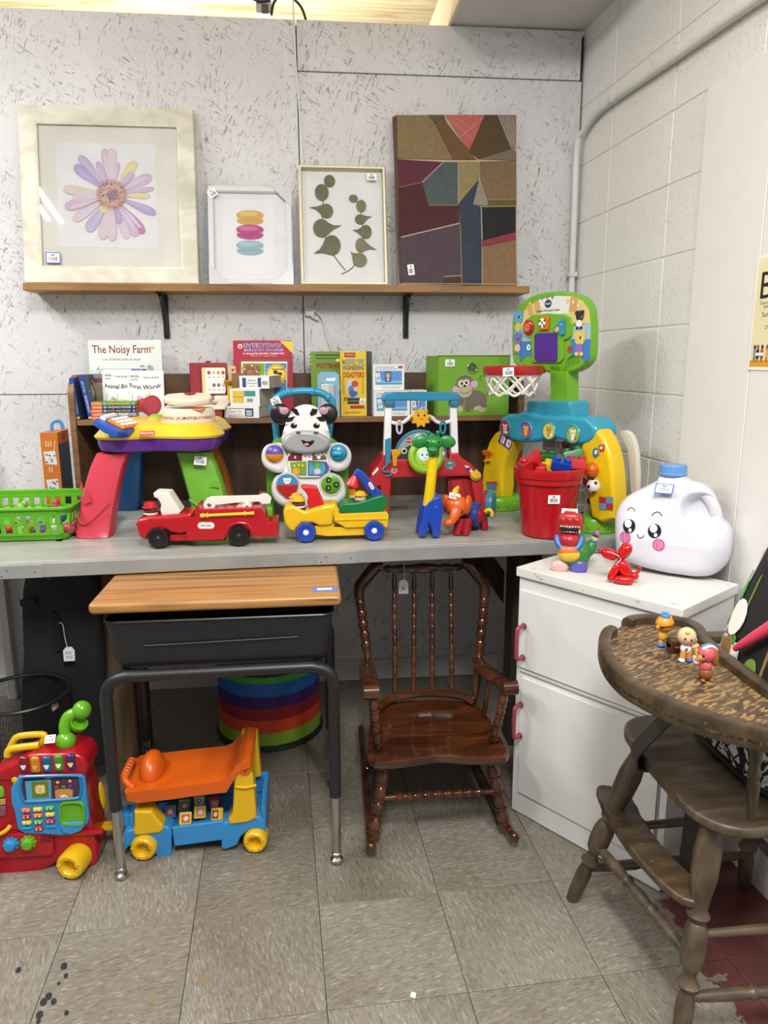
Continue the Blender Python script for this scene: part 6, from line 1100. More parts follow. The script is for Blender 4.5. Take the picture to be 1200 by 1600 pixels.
# zebra walker
t = thing('zebra_walker', 'white zebra baby walker with grey muzzle, blue handle bar and activity panel', 'walker', (0, 2.44, ZT)); ZY = 2.34
WPL = pl('#e4e3e2', .3); BLKP = pl('#1a1718', .3); ZG = pl('#9b9b9d', .32)
ZP = lambda x, y, dy=0: AY(x, y, ZY+dy)
def zpr(m, pts, y0, d, r=.012, sub=4, seg=3): q = MB(m if not isinstance(m, str) else pl(m, .3)); q.prism(smooth([ZP(x, y, y0) for x, y in pts], sub) if sub else [ZP(x, y, y0) for x, y in pts], (0, d, 0), r, seg); return q
def zdisc(m, x, y, rp, dy, th, dome=0, seg=28):
    q = MB(m if not isinstance(m, str) else pl(m, .28)); c = ZP(x, y, dy); r = rp*(ZY+dy+.05)/1145
    prof = [(r, -th), (r, 0)]+([(r*.9, dome*.35), (r*.7, dome*.65), (r*.4, dome*.9), (0, dome)] if dome else [(0, 0)]); return q.lathe(prof, c, (0, -1, 0), seg)
HEAD = [(478, 633), (494, 637), (505, 648), (511, 664), (516, 682), (516, 696), (505, 706), (478, 711), (453, 707), (441, 697), (440, 684), (445, 666), (450, 650), (461, 638)]
hd = zpr(WPL, HEAD, -.012, .07, .024).build('head', t, 'white zebra head')
mz = zpr(ZG, [(441, 688), (452, 677), (466, 673), (480, 672), (498, 675), (514, 686), (516, 697), (505, 707), (478, 711), (452, 707), (441, 698)], -.024, .05, .016).build('muzzle', t, 'grey muzzle')
for x, px_, s in ((438, 444, -1), (512, 506, 1)):
    q = MB(BLKP); q.ell(ZP(x, 647, .01), (.032, .016, .034), (0, .3*s, 0)); er = q.build('ear', t, 'black ear with pink inside'); q = MB(pl('#b98a98', .35)); q.ell(ZP(px_, 642, -.004), (.015, .004, .012), (0, .2*s, 0), 14, 8); q.build('inner_ear', er)
q = MB(BLKP)
for pts in (((456, 637), (464, 639), (468, 648), (464, 649), (455, 642)), ((447, 654), (461, 650), (457, 657), (448, 660)), ((484, 646), (488, 638), (497, 640), (494, 647), (486, 650)), ((494, 652), (506, 650), (508, 658), (500, 658))):
    q.prism([ZP(x, y, -.0145) for x, y in pts], (0, .003, 0))
q.build('stripe', hd, 'black stripes', kind='stuff')
for x in (459, 494.5):
    q = MB(BLKP); q.ell(ZP(x, 665, -.0125), (.0105, .003, .009), seg=16, rings=8); ey = q.build('eye', hd, 'black eye'); q = MB('#efefef'); q.ell(ZP(x+1.8, 662.6, -.0155), (.003, .001, .003), seg=8, rings=5); q.build('eye_glint', ey)
q = MB(pl('#4e4e50', .4)); 
for x in (466, 494): q.ell(ZP(x, 676, -.0245), (.008, .0018, .0045), seg=12, rings=6)
q.build('nostril', mz, kind='stuff')
q = MB(BLKP); q.prism(smooth([ZP(x, y, -.0255) for x, y in ((471, 687), (480, 690), (491, 688), (488, 694), (481, 698), (475, 695))], 3), (0, .003, 0)); q.build('mouth', mz); q = MB(pl('#c98a9a', .4)); q.ell(ZP(479, 694.5, -.0262), (.008, .0015, .0042), seg=12, rings=6); q.build('tongue', mz)
for lobe, m in (([(410, 704), (420, 696), (440, 695), (450, 708), (450, 726), (444, 738), (430, 740), (415, 733), (408, 720)], 0), ([(508, 706), (518, 695), (540, 697), (549, 708), (549, 722), (542, 734), (525, 738), (510, 728)], 0)):
    zpr(WPL, lobe, 0, .07, .02).build('arm', t)
zpr(WPL, [(450, 706), (508, 706), (518, 724), (517, 742), (528, 756), (530, 775), (505, 792), (478, 794), (450, 792), (428, 775), (430, 758), (440, 744), (438, 726)], .005, .07, .018).build('torso', t)
for lobe in ([(424, 758), (434, 745), (455, 743), (468, 752), (474, 770), (470, 785), (455, 795), (436, 790), (425, 776)], [(498, 752), (512, 744), (530, 746), (539, 758), (541, 775), (532, 788), (512, 794), (498, 784), (494, 768)]):
    zpr(WPL, lobe, -.018, .08, .022).build('foot', t)
for x, y in ((429, 709), (529, 708)): zdisc('#c9c9c8', x, y, 16, -.001, .01).build('socket_ring', t)
q = zdisc('#5b4a9c', 429, 709, 13.5, -.002, .004, .016); b1 = q.build('roller_ball', t, 'purple and orange ball'); q = MB(pl('#d98a1c', .28)); c = ZP(429, 709, -.002); r = 13.8*2.39/1145
q.loft([[c+V((r*s_*math.cos(a), -.0165*(1-s_**2)**.6-.0006, r*s_*math.sin(a))) for a in [math.pi+math.pi*i/16 for i in range(17)]] for s_ in (1, .8, .55, .3, .02)], cap=False); q.build('lower_half', b1, 'orange lower half')
q = zdisc('#2a86a8', 529, 708, 13.5, -.002, .004, .013); kn = q.build('blue_knob', t, 'blue turning knob'); q = MB(pl('#2f93b6', .28)); q.box(ZP(527, 709, -.014), (.03, .012, .014), .005); q.build('grip', kn)
# book panel on the torso
f = FR(ZP(487, 735, -.002), (1, 0, 0), (0, 0, 1), (0, -1, 0)); zp = lambda x, y: onpl(f, x, y)
q = MB(WPL); q.prism([f(*zp(x, y), -.004) for x, y in ((450, 712), (458, 706), (504, 706), (511, 714), (515, 730), (510, 742), (496, 746), (470, 746), (454, 742), (450, 728))], f.n*.008, .003); pn = q.build('music_panel', t)
p = pmb(); A_ = lambda pts, c, h: p.pol(f, [zp(x, y) for x, y in pts], h, mat(c, .4))
A_([(450, 714), (457, 706), (472, 706), (472, 720), (450, 720)], '#6b1f28', .0048); A_([(488, 706), (503, 706), (510, 714), (510, 718), (488, 719)], '#6b5526', .0048); p.text(f, 'd', *zp(461, 716), .010, '#f0eaea', .0055, bold=.02); k = zp(500, 710)[0]-zp(499, 710)[0]
for x, y, r in ((498, 714, 3), (493.5, 710.5, 1.4), (496.6, 708.6, 1.4), (500, 708.6, 1.4), (502.6, 710.8, 1.4)): p.el2(f, *zp(x, y), r*k, r*k, 0, .0056, mat('#f0ede6', .4))
A_([(453, 722), (479, 720), (479, 743), (456, 742)], '#6f9a35', .005); A_([(481, 719), (510, 721), (515, 731), (508, 743), (481, 743)], '#5a4a9c', .005); A_([(483, 722), (506, 723), (509, 732), (505, 741), (483, 741)], '#4f9cc0', .0056); A_([(485, 721), (505, 722), (498, 728), (486, 727)], '#4f8a3c', .0062)
for x, y, c, r in ((463, 736, '#d99a2c', 6), (463, 737, '#e8c07a', 3.5), (460, 727, '#d9c43a', 2), (467, 726, '#d9c43a', 2), (473, 727, '#d9c43a', 2), (496, 736, '#c3c7d6', 5), (496, 727, '#5fae4a', 4), (493, 739, '#8f8fb4', 3)): p.el2(f, *zp(x, y), r*k, r*k, 0, .0066+.00005*r, mat(c, .4))
for x in (476, 482): p.rec(f, *zp(x, 714), *zp(x+3, 712), .0056, mat('#c8505a', .4))
p.build('panel_print', pn)
q = zdisc('#c5c5c4', 449, 757, 19, -.02, .004); q.build('socket_ring', t); q = MB(pl('#3f86b4', .28)); c = ZP(449, 757, -.021); r = 16.5*2.35/1145
q.prism([c+V((r*math.cos(a), 0, r*math.sin(a))) for a in [math.pi*i/14 for i in range(15)]], (0, -.005, 0), .001); fp = q.build('flap', t, 'blue upper half with a small animal'); q = MB(pl('#b01f24', .28)); q.prism([c+V((r*math.cos(a), 0, r*math.sin(a)*(1.25 if 1.2 < a-math.pi < 1.9 else 1))) for a in [math.pi+math.pi*i/14 for i in range(15)]], (0, -.008, 0), .002); q.build('flap', t, 'red lower half')
p = pmb(); f2 = FR(c+V((0, -.0056, 0)), (1, 0, 0), (0, 0, 1), (0, -1, 0)); [p.el2(f2, a, b_, r1, r1*.9, 0, .0003, mat(cc, .4)) for a, b_, r1, cc in ((0, .012, .011, '#e6e2da'), (-.008, .018, .005, '#e6e2da'), (.008, .018, .005, '#e6e2da'), (-.003, .012, .0016, '#222222'), (.004, .012, .0016, '#222222'))]; p.build('animal_print', fp)
zdisc('#c5c5c4', 517, 757, 18, -.02, .004).build('socket_ring', t); q = zdisc('#5f9a24', 517, 757, 15, -.021, .003, .006); sp_ = q.build('spinner', t, 'green spinner with three windows')
for x, y in ((513.5, 750), (525, 757), (513, 762)): q = MB(pl('#2f3a2a', .3)); c = ZP(x, y, -.0275); q.tube(circ(c, .0075, 16), .0018, 6, 1, True); q.ell(c, (.0065, .001, .0065), seg=12, rings=5); q.use('#a8b4c4'); q.ell(c+V((.001, -.001, -.001)), (.003, .001, .003), seg=8, rings=5); q.build('window_ring', sp_)
# green frame, wheels and handle
GN = pl('#4f8a22', .35); q = MB(GN); q.prism([ZP(x, y, .06) for x, y in ((416, 735), (426, 690), (445, 680), (512, 680), (528, 692), (545, 735), (545, 800), (530, 806), (530, 745), (430, 745), (430, 806), (416, 800))], (0, .05, 0), .006); q.build('back_frame', t, 'green rear frame')
for x in (420, 541):
    A = ZP(x, 790, .03); q = MB(pl('#6aa82c', .35)); q.box((A.x, ZY+.13, ZT+.04), (.032, .26, .05), .012); q.build('side_base', t, 'lime green side base')
    for yy, m in ((ZY+.02, 1), (ZY+.245, 1)):
        sx = -.032 if x < 500 else .032; q = MB(pl('#c97f1f', .3)); q.lathe([(.02, -.014), (.036, -.012), (.036, .012), (.02, .014)], (A.x+sx, yy+.01, ZT+.0365), (1, 0, 0), 24); q.build('wheel', t, 'orange wheel')
HY = ZY+.10; q = MB(pl('#2f86ad', .3)); pts = [AY(x, y, HY) for x, y in ((430, 660), (427, 645), (427, 632), (432, 622), (445, 615), (460, 612), (480, 611), (498, 613), (511, 619), (519, 628), (520, 640), (516, 660))]; q.tube(pts, .0125, 12, 4); hb_ = q.build('handle_bar', t, 'blue push handle')
for x, y in ((452, 613), (489, 612), (513, 621)): q = MB(pl('#2f86ad', .3)); q.ell(AY(x, y, HY), (.014, .0155, .0155), seg=14, rings=8); q.build('grip_ridge', hb_)
for x in (430, 516): MB(pl('#2f86ad', .3)).tube([AY(x, 662, HY), AY(x+(6 if x < 500 else -6), 720, HY-.03)], .011, 10, 1).build('handle_post', t)
f = FR(AY(431, 627, HY-.013), (.92, 0, .4), (-.4, 0, .92), (0, -1, 0)); sticker(t, f, 0, 0, .03, .026, 0, h=.001)
# red car walker
t = thing('car_walker', 'red car shaped baby walker with blue bar, smiling sun and green wheel', 'walker', (.42, 2.44, ZT)); CY = 2.37
C = lambda x, y, dy=0: AY(x, y, CY+dy)
RD2 = pl('#b3262c', .3)
q = MB(RD2); q.prism([C(x, y) for x, y in ((577, 760), (578, 745), (584, 732), (594, 722), (598, 712), (606, 711), (608, 718), (702, 717), (703, 709), (716, 708), (722, 716), (736, 724), (748, 740), (754, 760), (756, 790), (742, 790), (740, 752), (732, 744), (702, 745), (612, 747), (609, 800), (596, 804), (594, 760))], (0, .13, 0), .007, 2); q.build('body', t, 'red car body')
q = MB(pl('#9c1f25', .35)); q.prism([C(x, y, .02) for x, y in ((700, 746), (738, 748), (746, 790), (724, 796), (700, 782))], (0, .05, 0), .004); q.build('side_panel', t); q = MB(RD2); q.prism([C(x, y, .015) for x, y in ((704, 752), (722, 750), (730, 786), (708, 778))], (0, .03, 0), .004); q.build('side_rib', t)
for x, y, r in ((596, 790, .03), (760, 791, .043)):
    c = C(x, y, .06 if x > 700 else .06); c.z = ZT+r+.0005; q = MB(pl('#2f86a0', .35)); q.lathe([(r*.4, -.028), (r*.92, -.026), (r, -.018), (r, .018), (r*.92, .026), (r*.4, .028)], c, (1, -.5, 0) if x > 700 else (1, 0, 0), 28); wo = q.build('wheel', t, 'blue wheel'); q = MB(pl('#b3262c', .35)); q.lathe([(r*1.01, -.006), (r*1.01, .006), (r*.98, .006)], c, (1, -.5, 0) if x > 700 else (1, 0, 0), 28); q.build('wheel_band', wo)
for x in (596, 755): c = C(x, 790, .20); c.z = ZT+.031; MB(pl('#2f86a0', .35)).lathe([(.01, -.02), (.028, -.018), (.03, 0), (.028, .018), (.01, .02)], c, (1, 0, 0), 20).build('wheel', t)
q = MB(RD2); q.box((C(596, 790).x+.01, CY+.18, ZT+.06), (.025, .13, .05), .008); q.build('rear_rail', t); q = MB(RD2); q.box((C(752, 790).x-.01, CY+.18, ZT+.06), (.025, .13, .05), .008); q.build('rear_rail', t)
WH2 = pl('#d5d5d6', .3)
for xs in ((602, 613, 599, 611), (703, 714, 705, 717)):
    q = MB(WH2); q.prism([C(xs[0], 630, .05), C(xs[1], 630, .05), C(xs[3], 712, .02), C(xs[2], 712, .02)], (0, .028, 0), .004); up = q.build('upright', t, 'white upright')
    q = MB(WH2)
    for k in range(6): q.ell(C(xs[0]+(0 if xs[0] < 650 else 11), 656+6*k, .055-.002*k), (.004, .006, .003), seg=8, rings=5)
    q.build('ratchet_tooth', up, kind='stuff')
q = MB(pl('#2a7fa3', .3)); q.prism(smooth([C(x, y, .035) for x, y in ((597, 624), (602, 615), (615, 613), (700, 613), (715, 614), (720, 620), (719, 625), (700, 626), (615, 626), (600, 627))], 2), (0, .05, 0), .007, 3); q.build('push_bar', t, 'blue push bar')
for x in (607, 709): q = MB(pl('#25748f', .3)); q.box(C(x, 630, .055), (.03, .035, .022), .005); q.build('bar_socket', t)
q = MB(WH2); q.tube([C(x, y, .03) for x, y in ((612, 660), (622, 662), (632, 659), (640, 652), (648, 650), (666, 650), (674, 652), (682, 659), (692, 661), (704, 658))], .0062, 8, 4); q.build('toy_rail', t, 'white wavy toy rail')
k_ = (CY+.03)/1145; c = C(658, 653, .012); q = MB(pl('#d9a01c', .3)); q.prism([c+V(((16.5 if i % 2 == 0 else 11.5)*k_*math.cos(math.pi*i/9+.17), 0, (16.5 if i % 2 == 0 else 11.5)*k_*math.sin(math.pi*i/9+.17))) for i in range(18)], (0, .014, 0), .003, 2); sn = q.build('sun', t, 'yellow smiling sun')
p = pmb(); f = FR(c, (1, 0, 0), (0, 0, 1), (0, -1, 0)); [p.el2(f, a*k_, b_*k_, r*k_, r*k_*1.2, 0, .0006, mat('#3a2412', .4)) for a, b_, r in ((-4.5, 4, 1.6), (5.5, 4, 1.6))]; p.lin2(f, [(-2*k_, -1*k_), (0, -2.4*k_), (2*k_, -2.2*k_), (3.6*k_, -.4*k_)], .0012, .0006); p.lin2(f, [(-7*k_, 8*k_), (-5*k_, 9.6*k_), (-3.4*k_, 9*k_)], .001, .0006); p.lin2(f, [(4*k_, 9*k_), (6*k_, 9.6*k_), (8*k_, 8*k_)], .001, .0006); p.build('face_print', sn)
for x, cc, lb in ((624, '#b7bcc0', 'grey hanging ring'), (692, '#2f7fa3', 'blue hanging ring')): q = MB(pl(cc, .3)); q.tube([C(x, 659, .022)+V((.0085*math.sin(a)*1.0, 0, -.018+.021*math.cos(a))) for a in [6.283*i/16 for i in range(16)]], .0038, 8, 1, True); q.build('hanging_ring', t, lb)
f = FR(C(658, 715, .008), (1, 0, 0), (0, 0, 1), (0, -1, 0)); g_ = lambda x, y: onpl(f, x, y)
q = MB(pl('#2a7391', .3)); arc = lambda r1, r2, n=16: [(658+r1*math.cos(math.pi*i/n), 717-r2*math.sin(math.pi*i/n)) for i in range(n+1)]
q.prism([f(*g_(x, y), -.03) for x, y in arc(42, 45)], f.n*.02, .003); ds = q.build('dashboard', t, 'blue rimmed dashboard with printed road'); p = pmb(); p.pol(f, [g_(x, y) for x, y in arc(38, 41)], -.0085, mat('#8d9a9c', .4)); p.pol(f, [g_(x, y) for x, y in arc(34, 24)], -.008, mat('#3b4246', .4)); p.pol(f, [g_(x, y) for x, y in arc(20, 12)], -.0075, mat('#22282b', .4))
for x, y, r, c in ((639, 688, 4, '#b3262c'), (632, 705, 4.5, '#e4e2dc'), (632, 705, 3, '#222222'), (654, 684, 6, '#d6d9da'), (645, 695, 3, '#c9a53a'), (662, 680, 3, '#5f8f4a'), (692, 709, 5, '#b3262c'), (692, 709, 3.6, '#f0eee8')): p.el2(f, *g_(x, y), r*k_, r*k_, 0, -.007+.0002*(6-r), mat(c, .4))
p.text(f, 'STOP', *g_(639, 689.4), .0045, '#f2f0ee', -.0058, bold=.02); p.build('dashboard_print', ds)
c = C(665, 714, -.022); q = MB(pl('#7fae1f', .32)); nrm = V((0, -1, .25)).normalized(); e1 = V((1, 0, 0)); e2 = nrm.cross(e1)
q.tube([c+e1*(.046*math.cos(a))+e2*(.046*math.sin(a)) for a in [6.283*i/36 for i in range(36)]], .0125, 12, 1, True); sw = q.build('steering_wheel', t, 'lime green steering wheel'); q = MB(pl('#8fbc2c', .32)); q.lathe([(.036, -.012), (.036, .002), (.02, .006), (0, .006)], c, nrm, 28); q.build('wheel_hub', sw)
p = pmb(); f = FR(c+nrm*.007, e1, e2, nrm); p.el2(f, -.006, .004, .019, .017, 0, .0004, mat('#b9cfdc', .4)); p.el2(f, -.012, .006, .003, .004, 0, .0008, mat('#222222', .4)); p.el2(f, .004, .007, .003, .004, 0, .0008); p.lin2(f, [(-.008, -.003), (-.002, -.006), (.005, -.003)], .0014, .0008); p.el2(f, -.008, -.02, .006, .005, 0, .0006, mat('#d9822c', .4)); p.build('face_print', sw)
q = MB(pl('#2a7fa3', .3)); q.prism([C(x, y, -.012) for x, y in ((602, 687), (611, 684), (610, 724), (603, 728))], (0, .012, 0), .002); q.tube([C(x, y, -.008) for x, y in ((606, 727), (599, 732), (600, 737), (609, 738), (611, 742), (604, 744))], .0028, 6, 4); q.build('hanging_book', t, 'blue hanging flap with curly cord')
q = MB(pl('#cf8f17', .3)); q.prism([C(x, y, -.012) for x, y in ((611, 703), (626, 702), (627, 709), (621, 714), (620, 729), (614, 729), (613, 714))], (0, .014, 0), .003); q.build('key_lever', t, 'yellow key lever')
p = pmb(); f = FR(C(660, 730), (1, 0, 0), (0, 0, 1), (0, -1, 0)); g_ = lambda x, y: onpl(f, x, y); p.el2(f, *g_(703, 726), 9*k_, 9*k_, 0, .0006, mat('#5f6e78', .4)); p.text(f, 'ABC', *g_(703, 724.5), .006, '#e6ece6', .001, bold=.02); p.text(f, '123', *g_(704, 732), .006, '#bfe0e8', .001, bold=.02); p.el2(f, *g_(616, 735), 4.5*k_, 4.5*k_, 0, .0006, mat('#e8e2e0', .4)); p.el2(f, *g_(616, 735), 3.6*k_, 3.6*k_, 0, .0009, mat('#b3262c', .4)); p.lin2(f, [g_(614, 733.5), g_(616, 736.5), g_(618, 734)], .001, .0012, mat('#f2eeee', .4)); p.pol(f, [g_(x, y) for x, y in ((581, 740), (590, 730), (592, 733), (583, 743))], .0006, mat('#e8e2e0', .4)); p.pol(f, [g_(x, y) for x, y in ((725, 727), (732, 728), (742, 740), (738, 741))], .0006, mat('#d9d9d8', .4)); p.el2(f, *g_(732, 733), 3*k_, 3*k_, 0, .0009, mat('#33363c', .4)); p.build('badge_print', t, 'small printed badges')
q = MB(pl('#d0a030', .3)); c = C(744, 742, -.004); q.lathe([(.018, -.012), (.019, 0), (.015, .006), (0, .009)], c, (.2, -.6, .8), 20); q.prism([c+V((-.004, -.012, .004)), c+V((.004, -.012, .004)), c+V((.004, -.002, .018)), c+V((-.004, -.002, .018))], (0, .004, 0), .001); q.build('fuel_cap', t, 'yellow fuel cap')
q = MB(RD2); q.prism([C(x, y, -.004) for x, y in ((736, 752), (752, 746), (756, 760), (752, 792), (744, 793))], (0, .03, 0), .004); q.build('fuel_hose', t)
# giraffe toy
t = thing('giraffe_toy', 'giraffe toy with green head, long yellow neck and blue legs', 'toy animal', (.37, 2.17, ZT)); GY = 2.135
G = lambda x, y, dy=0: AY(x, y, GY+dy)
bl = pl('#1c41a8', .26); q = MB(bl)
lp_ = ((662, 792), (668, 782), (680, 775), (688, 775), (691, 790), (688, 812), (685, 838), (675, 838), (673, 822), (669, 815), (664, 837), (654, 836), (658, 815))
for d0, d1 in ((-.018, .012), (.045, .072)):
    P_ = [G(x, y) for x, y in lp_]; q.prism([V((p_.x, GY+d0, max(p_.z, ZT+.001))) for p_ in P_], (0, d1-d0, 0), .008, 3)
q.ell(G(677, 790, .025), (.022, .045, .022)); q.build('legs', t, 'blue four-legged body')
MB(pl('#d8b800', .28)).tube([G(669, 790, .0), G(673, 755, .0), G(678, 708, .005)], [.0165, .0155, .0145], 16, 3).build('neck', t, 'yellow neck')
gr = pl('#1f7a34', .3); q = MB(gr); q.ell(G(677, 692, 0), (.028, .027, .022)); q.ell(G(676, 703, -.02), (.017, .02, .012)); q.lathe([(.0165, 0), (.0165, .028), (.014, .032)], G(678, 713, .004), (0, 0, 1), 18); hd = q.build('head', t, 'green giraffe head')
for s_, x in ((-1, 657), (1, 699)): q = MB(gr); q.ell(G(x, 690, .006), (.026, .009, .019), (0, .25*s_, 0), 16, 8); q.build('ear', hd)
for x in (670, 685): q = MB(gr); q.rod(G(x, 684, .004), G(x-1, 677, .004), .0045); q.ell(G(x-1, 676, .004), .0068, seg=12, rings=8); q.build('horn', hd)
q = MB('#14321c'); [q.ell(G(x, 691, -.024), (.0035, .002, .004), seg=10, rings=6) for x in (668, 686)]; q.build('eye', hd, kind='stuff')
# elephant toy
t = thing('elephant_toy', 'elephant toy with orange head, red body and blue saddle band', 'toy animal', (.49, 2.19, ZT)); EY = 2.17
G = lambda x, y, dy=0: AY(x, y, EY+dy)
rd = pl('#941420', .3); q = MB(rd); bc_ = G(735, 803, .045); q.ell(bc_, (.050, .040, .036), (0, 0, -.5))
ends = [(714, 832, -.018), (727, 836, -.022), (742, 830, .06), (757, 830, .045)]
for x, y, dy in ends:
    ft = G(x, y, dy); ft.z = ZT+.001; tp = V((ft.x*.75+bc_.x*.25, ft.y*.8+bc_.y*.2, bc_.z)); q.loft([[c+V((r*math.cos(a), r*math.sin(a), 0)) for a in [6.283*i/14 for i in range(14)]] for c, r in ((ft, .011), (ft+V((0, 0, .004)), .0135), (ft.lerp(tp, .5), .0155), (tp, .018))])
q.build('body', t, 'red elephant body')
q = MB(pl('#1d3f8c', .3)); ax = V((math.cos(-.5), math.sin(-.5), 0)); wv = V((-ax.y, ax.x, 0)); cb_ = bc_+ax*.016; q.loft([[cb_+ax*u+wv*(r*1.14*math.cos(a))+V((0, 0, r*math.sin(a))) for a in [6.283*i/24 for i in range(24)]] for u, r in ((-.016, .0355), (-.014, .0375), (.0, .0385), (.014, .037), (.016, .034))]); q.build('saddle', t, 'blue saddle band')
og = pl('#cf5a1c', .28); hc = G(713, 791, -.015); q = MB(og); q.ell(hc, (.036, .034, .035)); q.tube([hc+V((-.004, -.02, -.008)), hc+V((-.012, -.03, -.025)), hc+V((-.022, -.034, -.040)), hc+V((-.034, -.036, -.043)), hc+V((-.042, -.037, -.038))], [.02, .016, .012, .0105, .0095], 12, 4); hd = q.build('head', t, 'orange head and trunk')
q = MB(og); q.ell(hc+V((.036, .004, .002)), (.012, .026, .031), (0, .1, -.35)); q.build('ear', hd); q = MB(og); q.ell(hc+V((-.026, .026, .004)), (.010, .02, .028), (0, 0, .5)); q.build('ear', hd)
q = MB('#231208'); q.ell(hc+V((.012, -.033, -.010)), (.0032, .002, .0038), seg=8, rings=6); q.build('eye', hd)
q = MB(pl('#d2b01c', .3)); q.tube([hc+V((-.004, .03, .018)), hc+V((.004, .034, .04)), hc+V((.012, .03, .056))], [.012, .011, .004], 10, 4); q.build('yellow_horn', t, 'yellow curved piece behind the head')
q = MB(pl('#d2b01c', .3)); tl_ = bc_+ax*.052; q.tube([tl_+V((-.006, -.005, .012)), tl_+V((.004, -.012, .02)), tl_+V((.013, -.016, .012)), tl_+V((.012, -.016, .0))], .006, 8, 4); q.build('tail', t, 'yellow tail')
f = FR(hc+V((-.008, -.012, .033)), (1, .0, -.1), (0, .75, .65), (0, -.6, .8)); sticker(t, f, 0, 0, .034, .022, -.15, h=.001)
# ---------------------------------------------------------------- sports centre
bu = V((.44, -.90, 0)).normalized(); bn = V((-.90, -.44, 0)).normalized(); BC = V((.80, 2.345, ZT)); BFR = FR(BC, bu, (0, 0, 1), bn)
t = thing('sports_center_toy', 'tall toy sports goal with green basketball backboard, teal crossbar and yellow legs', 'toy', BC)
B2 = lambda x, y, h=0: (lambda ab: BFR(ab[0], ab[1], h))(onpl(BFR, x, y))
def bpr(m, pts, h0, d, r=.006, sub=0, seg=3): q = MB(m if not isinstance(m, str) else pl(m, .28)); P_ = [B2(x, y, h0) for x, y in pts]; q.prism(smooth(P_, sub) if sub else P_, bn*d, r, seg); return q
TEAL = pl('#2f93ad', .28); YLW = pl('#d9b514', .28); LIM = pl('#6aa523', .3)
for pts, nm in ((((778, 688), (796, 670), (814, 690), (806, 712), (799, 740), (797, 775), (770, 776), (766, 755), (770, 718)), 'left'), (((924, 692), (940, 670), (952, 672), (966, 700), (974, 745), (972, 808), (938, 806), (932, 750), (920, 716)), 'right')):
    q = bpr(YLW, pts, -.02, .065, .014, 2); q.build('leg', t, 'yellow curved leg')
for x, y, ra, rb in ((786, 786, .062, .082), (938, 818, .062, .085)):
    c = AZ(x, y, ZT+.018); q = MB(LIM); q.lathe([(.98, 0), (1, .006), (.97, .03), (.9, .042), (.6, .05), (0, .052)], (c.x, c.y, ZT), (0, 0, 1), 32) if False else q.loft([[V((c.x+ra*s_*1.0*(bu.x*math.cos(a))+rb*s_*(bn.x*math.sin(a)), c.y+ra*s_*(bu.y*math.cos(a))+rb*s_*bn.y*math.sin(a), ZT+z)) for a in [6.283*i/32 for i in range(32)]] for s_, z in ((.97, .0005), (1, .006), (.98, .03), (.9, .043), (.7, .05))]); bs = q.build('base', t, 'lime green foot')
    q = MB(LIM)
    for i in range(16): a = 6.283*i/16; q.ell((c.x+ra*.99*bu.x*math.cos(a)+rb*.99*bn.x*math.sin(a), c.y+ra*.99*bu.y*math.cos(a)+rb*.99*bn.y*math.sin(a), ZT+.02), (.005, .005, .008), seg=8, rings=6)
    q.build('stud', bs, kind='stuff')
q = bpr(TEAL, ((796, 672), (797, 655), (808, 646), (824, 646), (836, 640), (860, 648), (905, 648), (918, 650), (936, 652), (948, 666), (948, 680), (936, 692), (915, 694), (900, 690), (880, 684), (850, 690), (828, 690), (808, 684)), -.05, .1, .016, 2); q.build('crossbar', t, 'teal crossbar')
q = bpr(TEAL, ((836, 652), (836, 628), (840, 626), (902, 626), (905, 630), (906, 652)), -.045, .085, .008); q.build('collar', t)
q = bpr(LIM, ((868, 632), (868, 570), (896, 570), (896, 632)), -.025, .05, .004); q.build('neck', t, 'green neck')
for i, (x, y, bg, fc) in enumerate(((807, 668, '#a8323a', '#d9d2ca'), (840, 671, '#8c4a86', '#d9b03a'), (876, 672, '#c9cc4a', '#c98a4a'), (914, 677, '#8fae3a', '#e8e6e0'))):
    f = FR(B2(x, y, .052), bu, (0, 0, 1), bn); q = MB(TEAL); q.lathe([(.030, -.012), (.030, 0), (.027, .003), (.0265, 0), (0, 0)], f.o, bn, 28); bt = q.build('medallion', t); p = pmb(); p.el2(f, 0, 0, .0255, .0255, 0, .0006, mat(bg, .35), 24); p.el2(f, 0, .002, .010, .010, 0, .001, mat(fc, .35)); p.el2(f, -.008, .011, .0045, .004, 0, .0012); p.el2(f, .008, .011, .0045, .004, 0, .0012); p.el2(f, 0, -.012, .008, .007, 0, .001); p.el2(f, .011, -.013, .005, .005, 0, .0014, mat('#e8e4da' if i % 2 == 0 else '#b8503a', .35)); p.el2(f, -.0035, .003, .0015, .002, 0, .0016, mat('#1d1a18', .35)); p.el2(f, .0035, .003, .0015, .002, 0, .0016)
    p.build('animal_print', bt)
# printed bits and knobs on the legs
LP = lambda pts, c, h, p: p.pol(BFR, [onpl(BFR.off(0, 0, 0, h), x, y) for x, y in pts], h, mat(c, .35))
p = pmb(); LP([(783, 677), (801, 690), (796, 703), (778, 690)], '#57358a', .0475, p); LP([(785, 680), (790, 684), (787, 694), (782, 690)], '#efece6', .048, p); LP([(793, 686), (799, 690), (795, 700), (790, 696)], '#efece6', .048, p)
LP([(785.5, 683), (787, 684), (785.5, 691), (784, 690)], '#b02c34', .0485, p); LP([(795, 689), (797, 691), (794.5, 697), (793, 695)], '#b02c34', .0485, p)
LP([(760, 752), (777, 753), (775, 766), (760, 763)], '#4f86b8', .0475, p); LP([(760, 752), (777, 753), (776, 757), (760, 756)], '#b04a4a', .048, p)
LP([(926, 702), (933, 699), (936, 710), (930, 716), (926, 712)], '#3f6f9c', .0475, p); LP([(935, 696), (944, 694), (944, 704), (937, 706)], '#b83440', .0475, p); LP([(929, 704), (933, 703), (933, 709), (929, 710)], '#e0ded8', .048, p); LP([(937, 698), (942, 697), (941, 702), (938, 702)], '#e0ded8', .048, p)
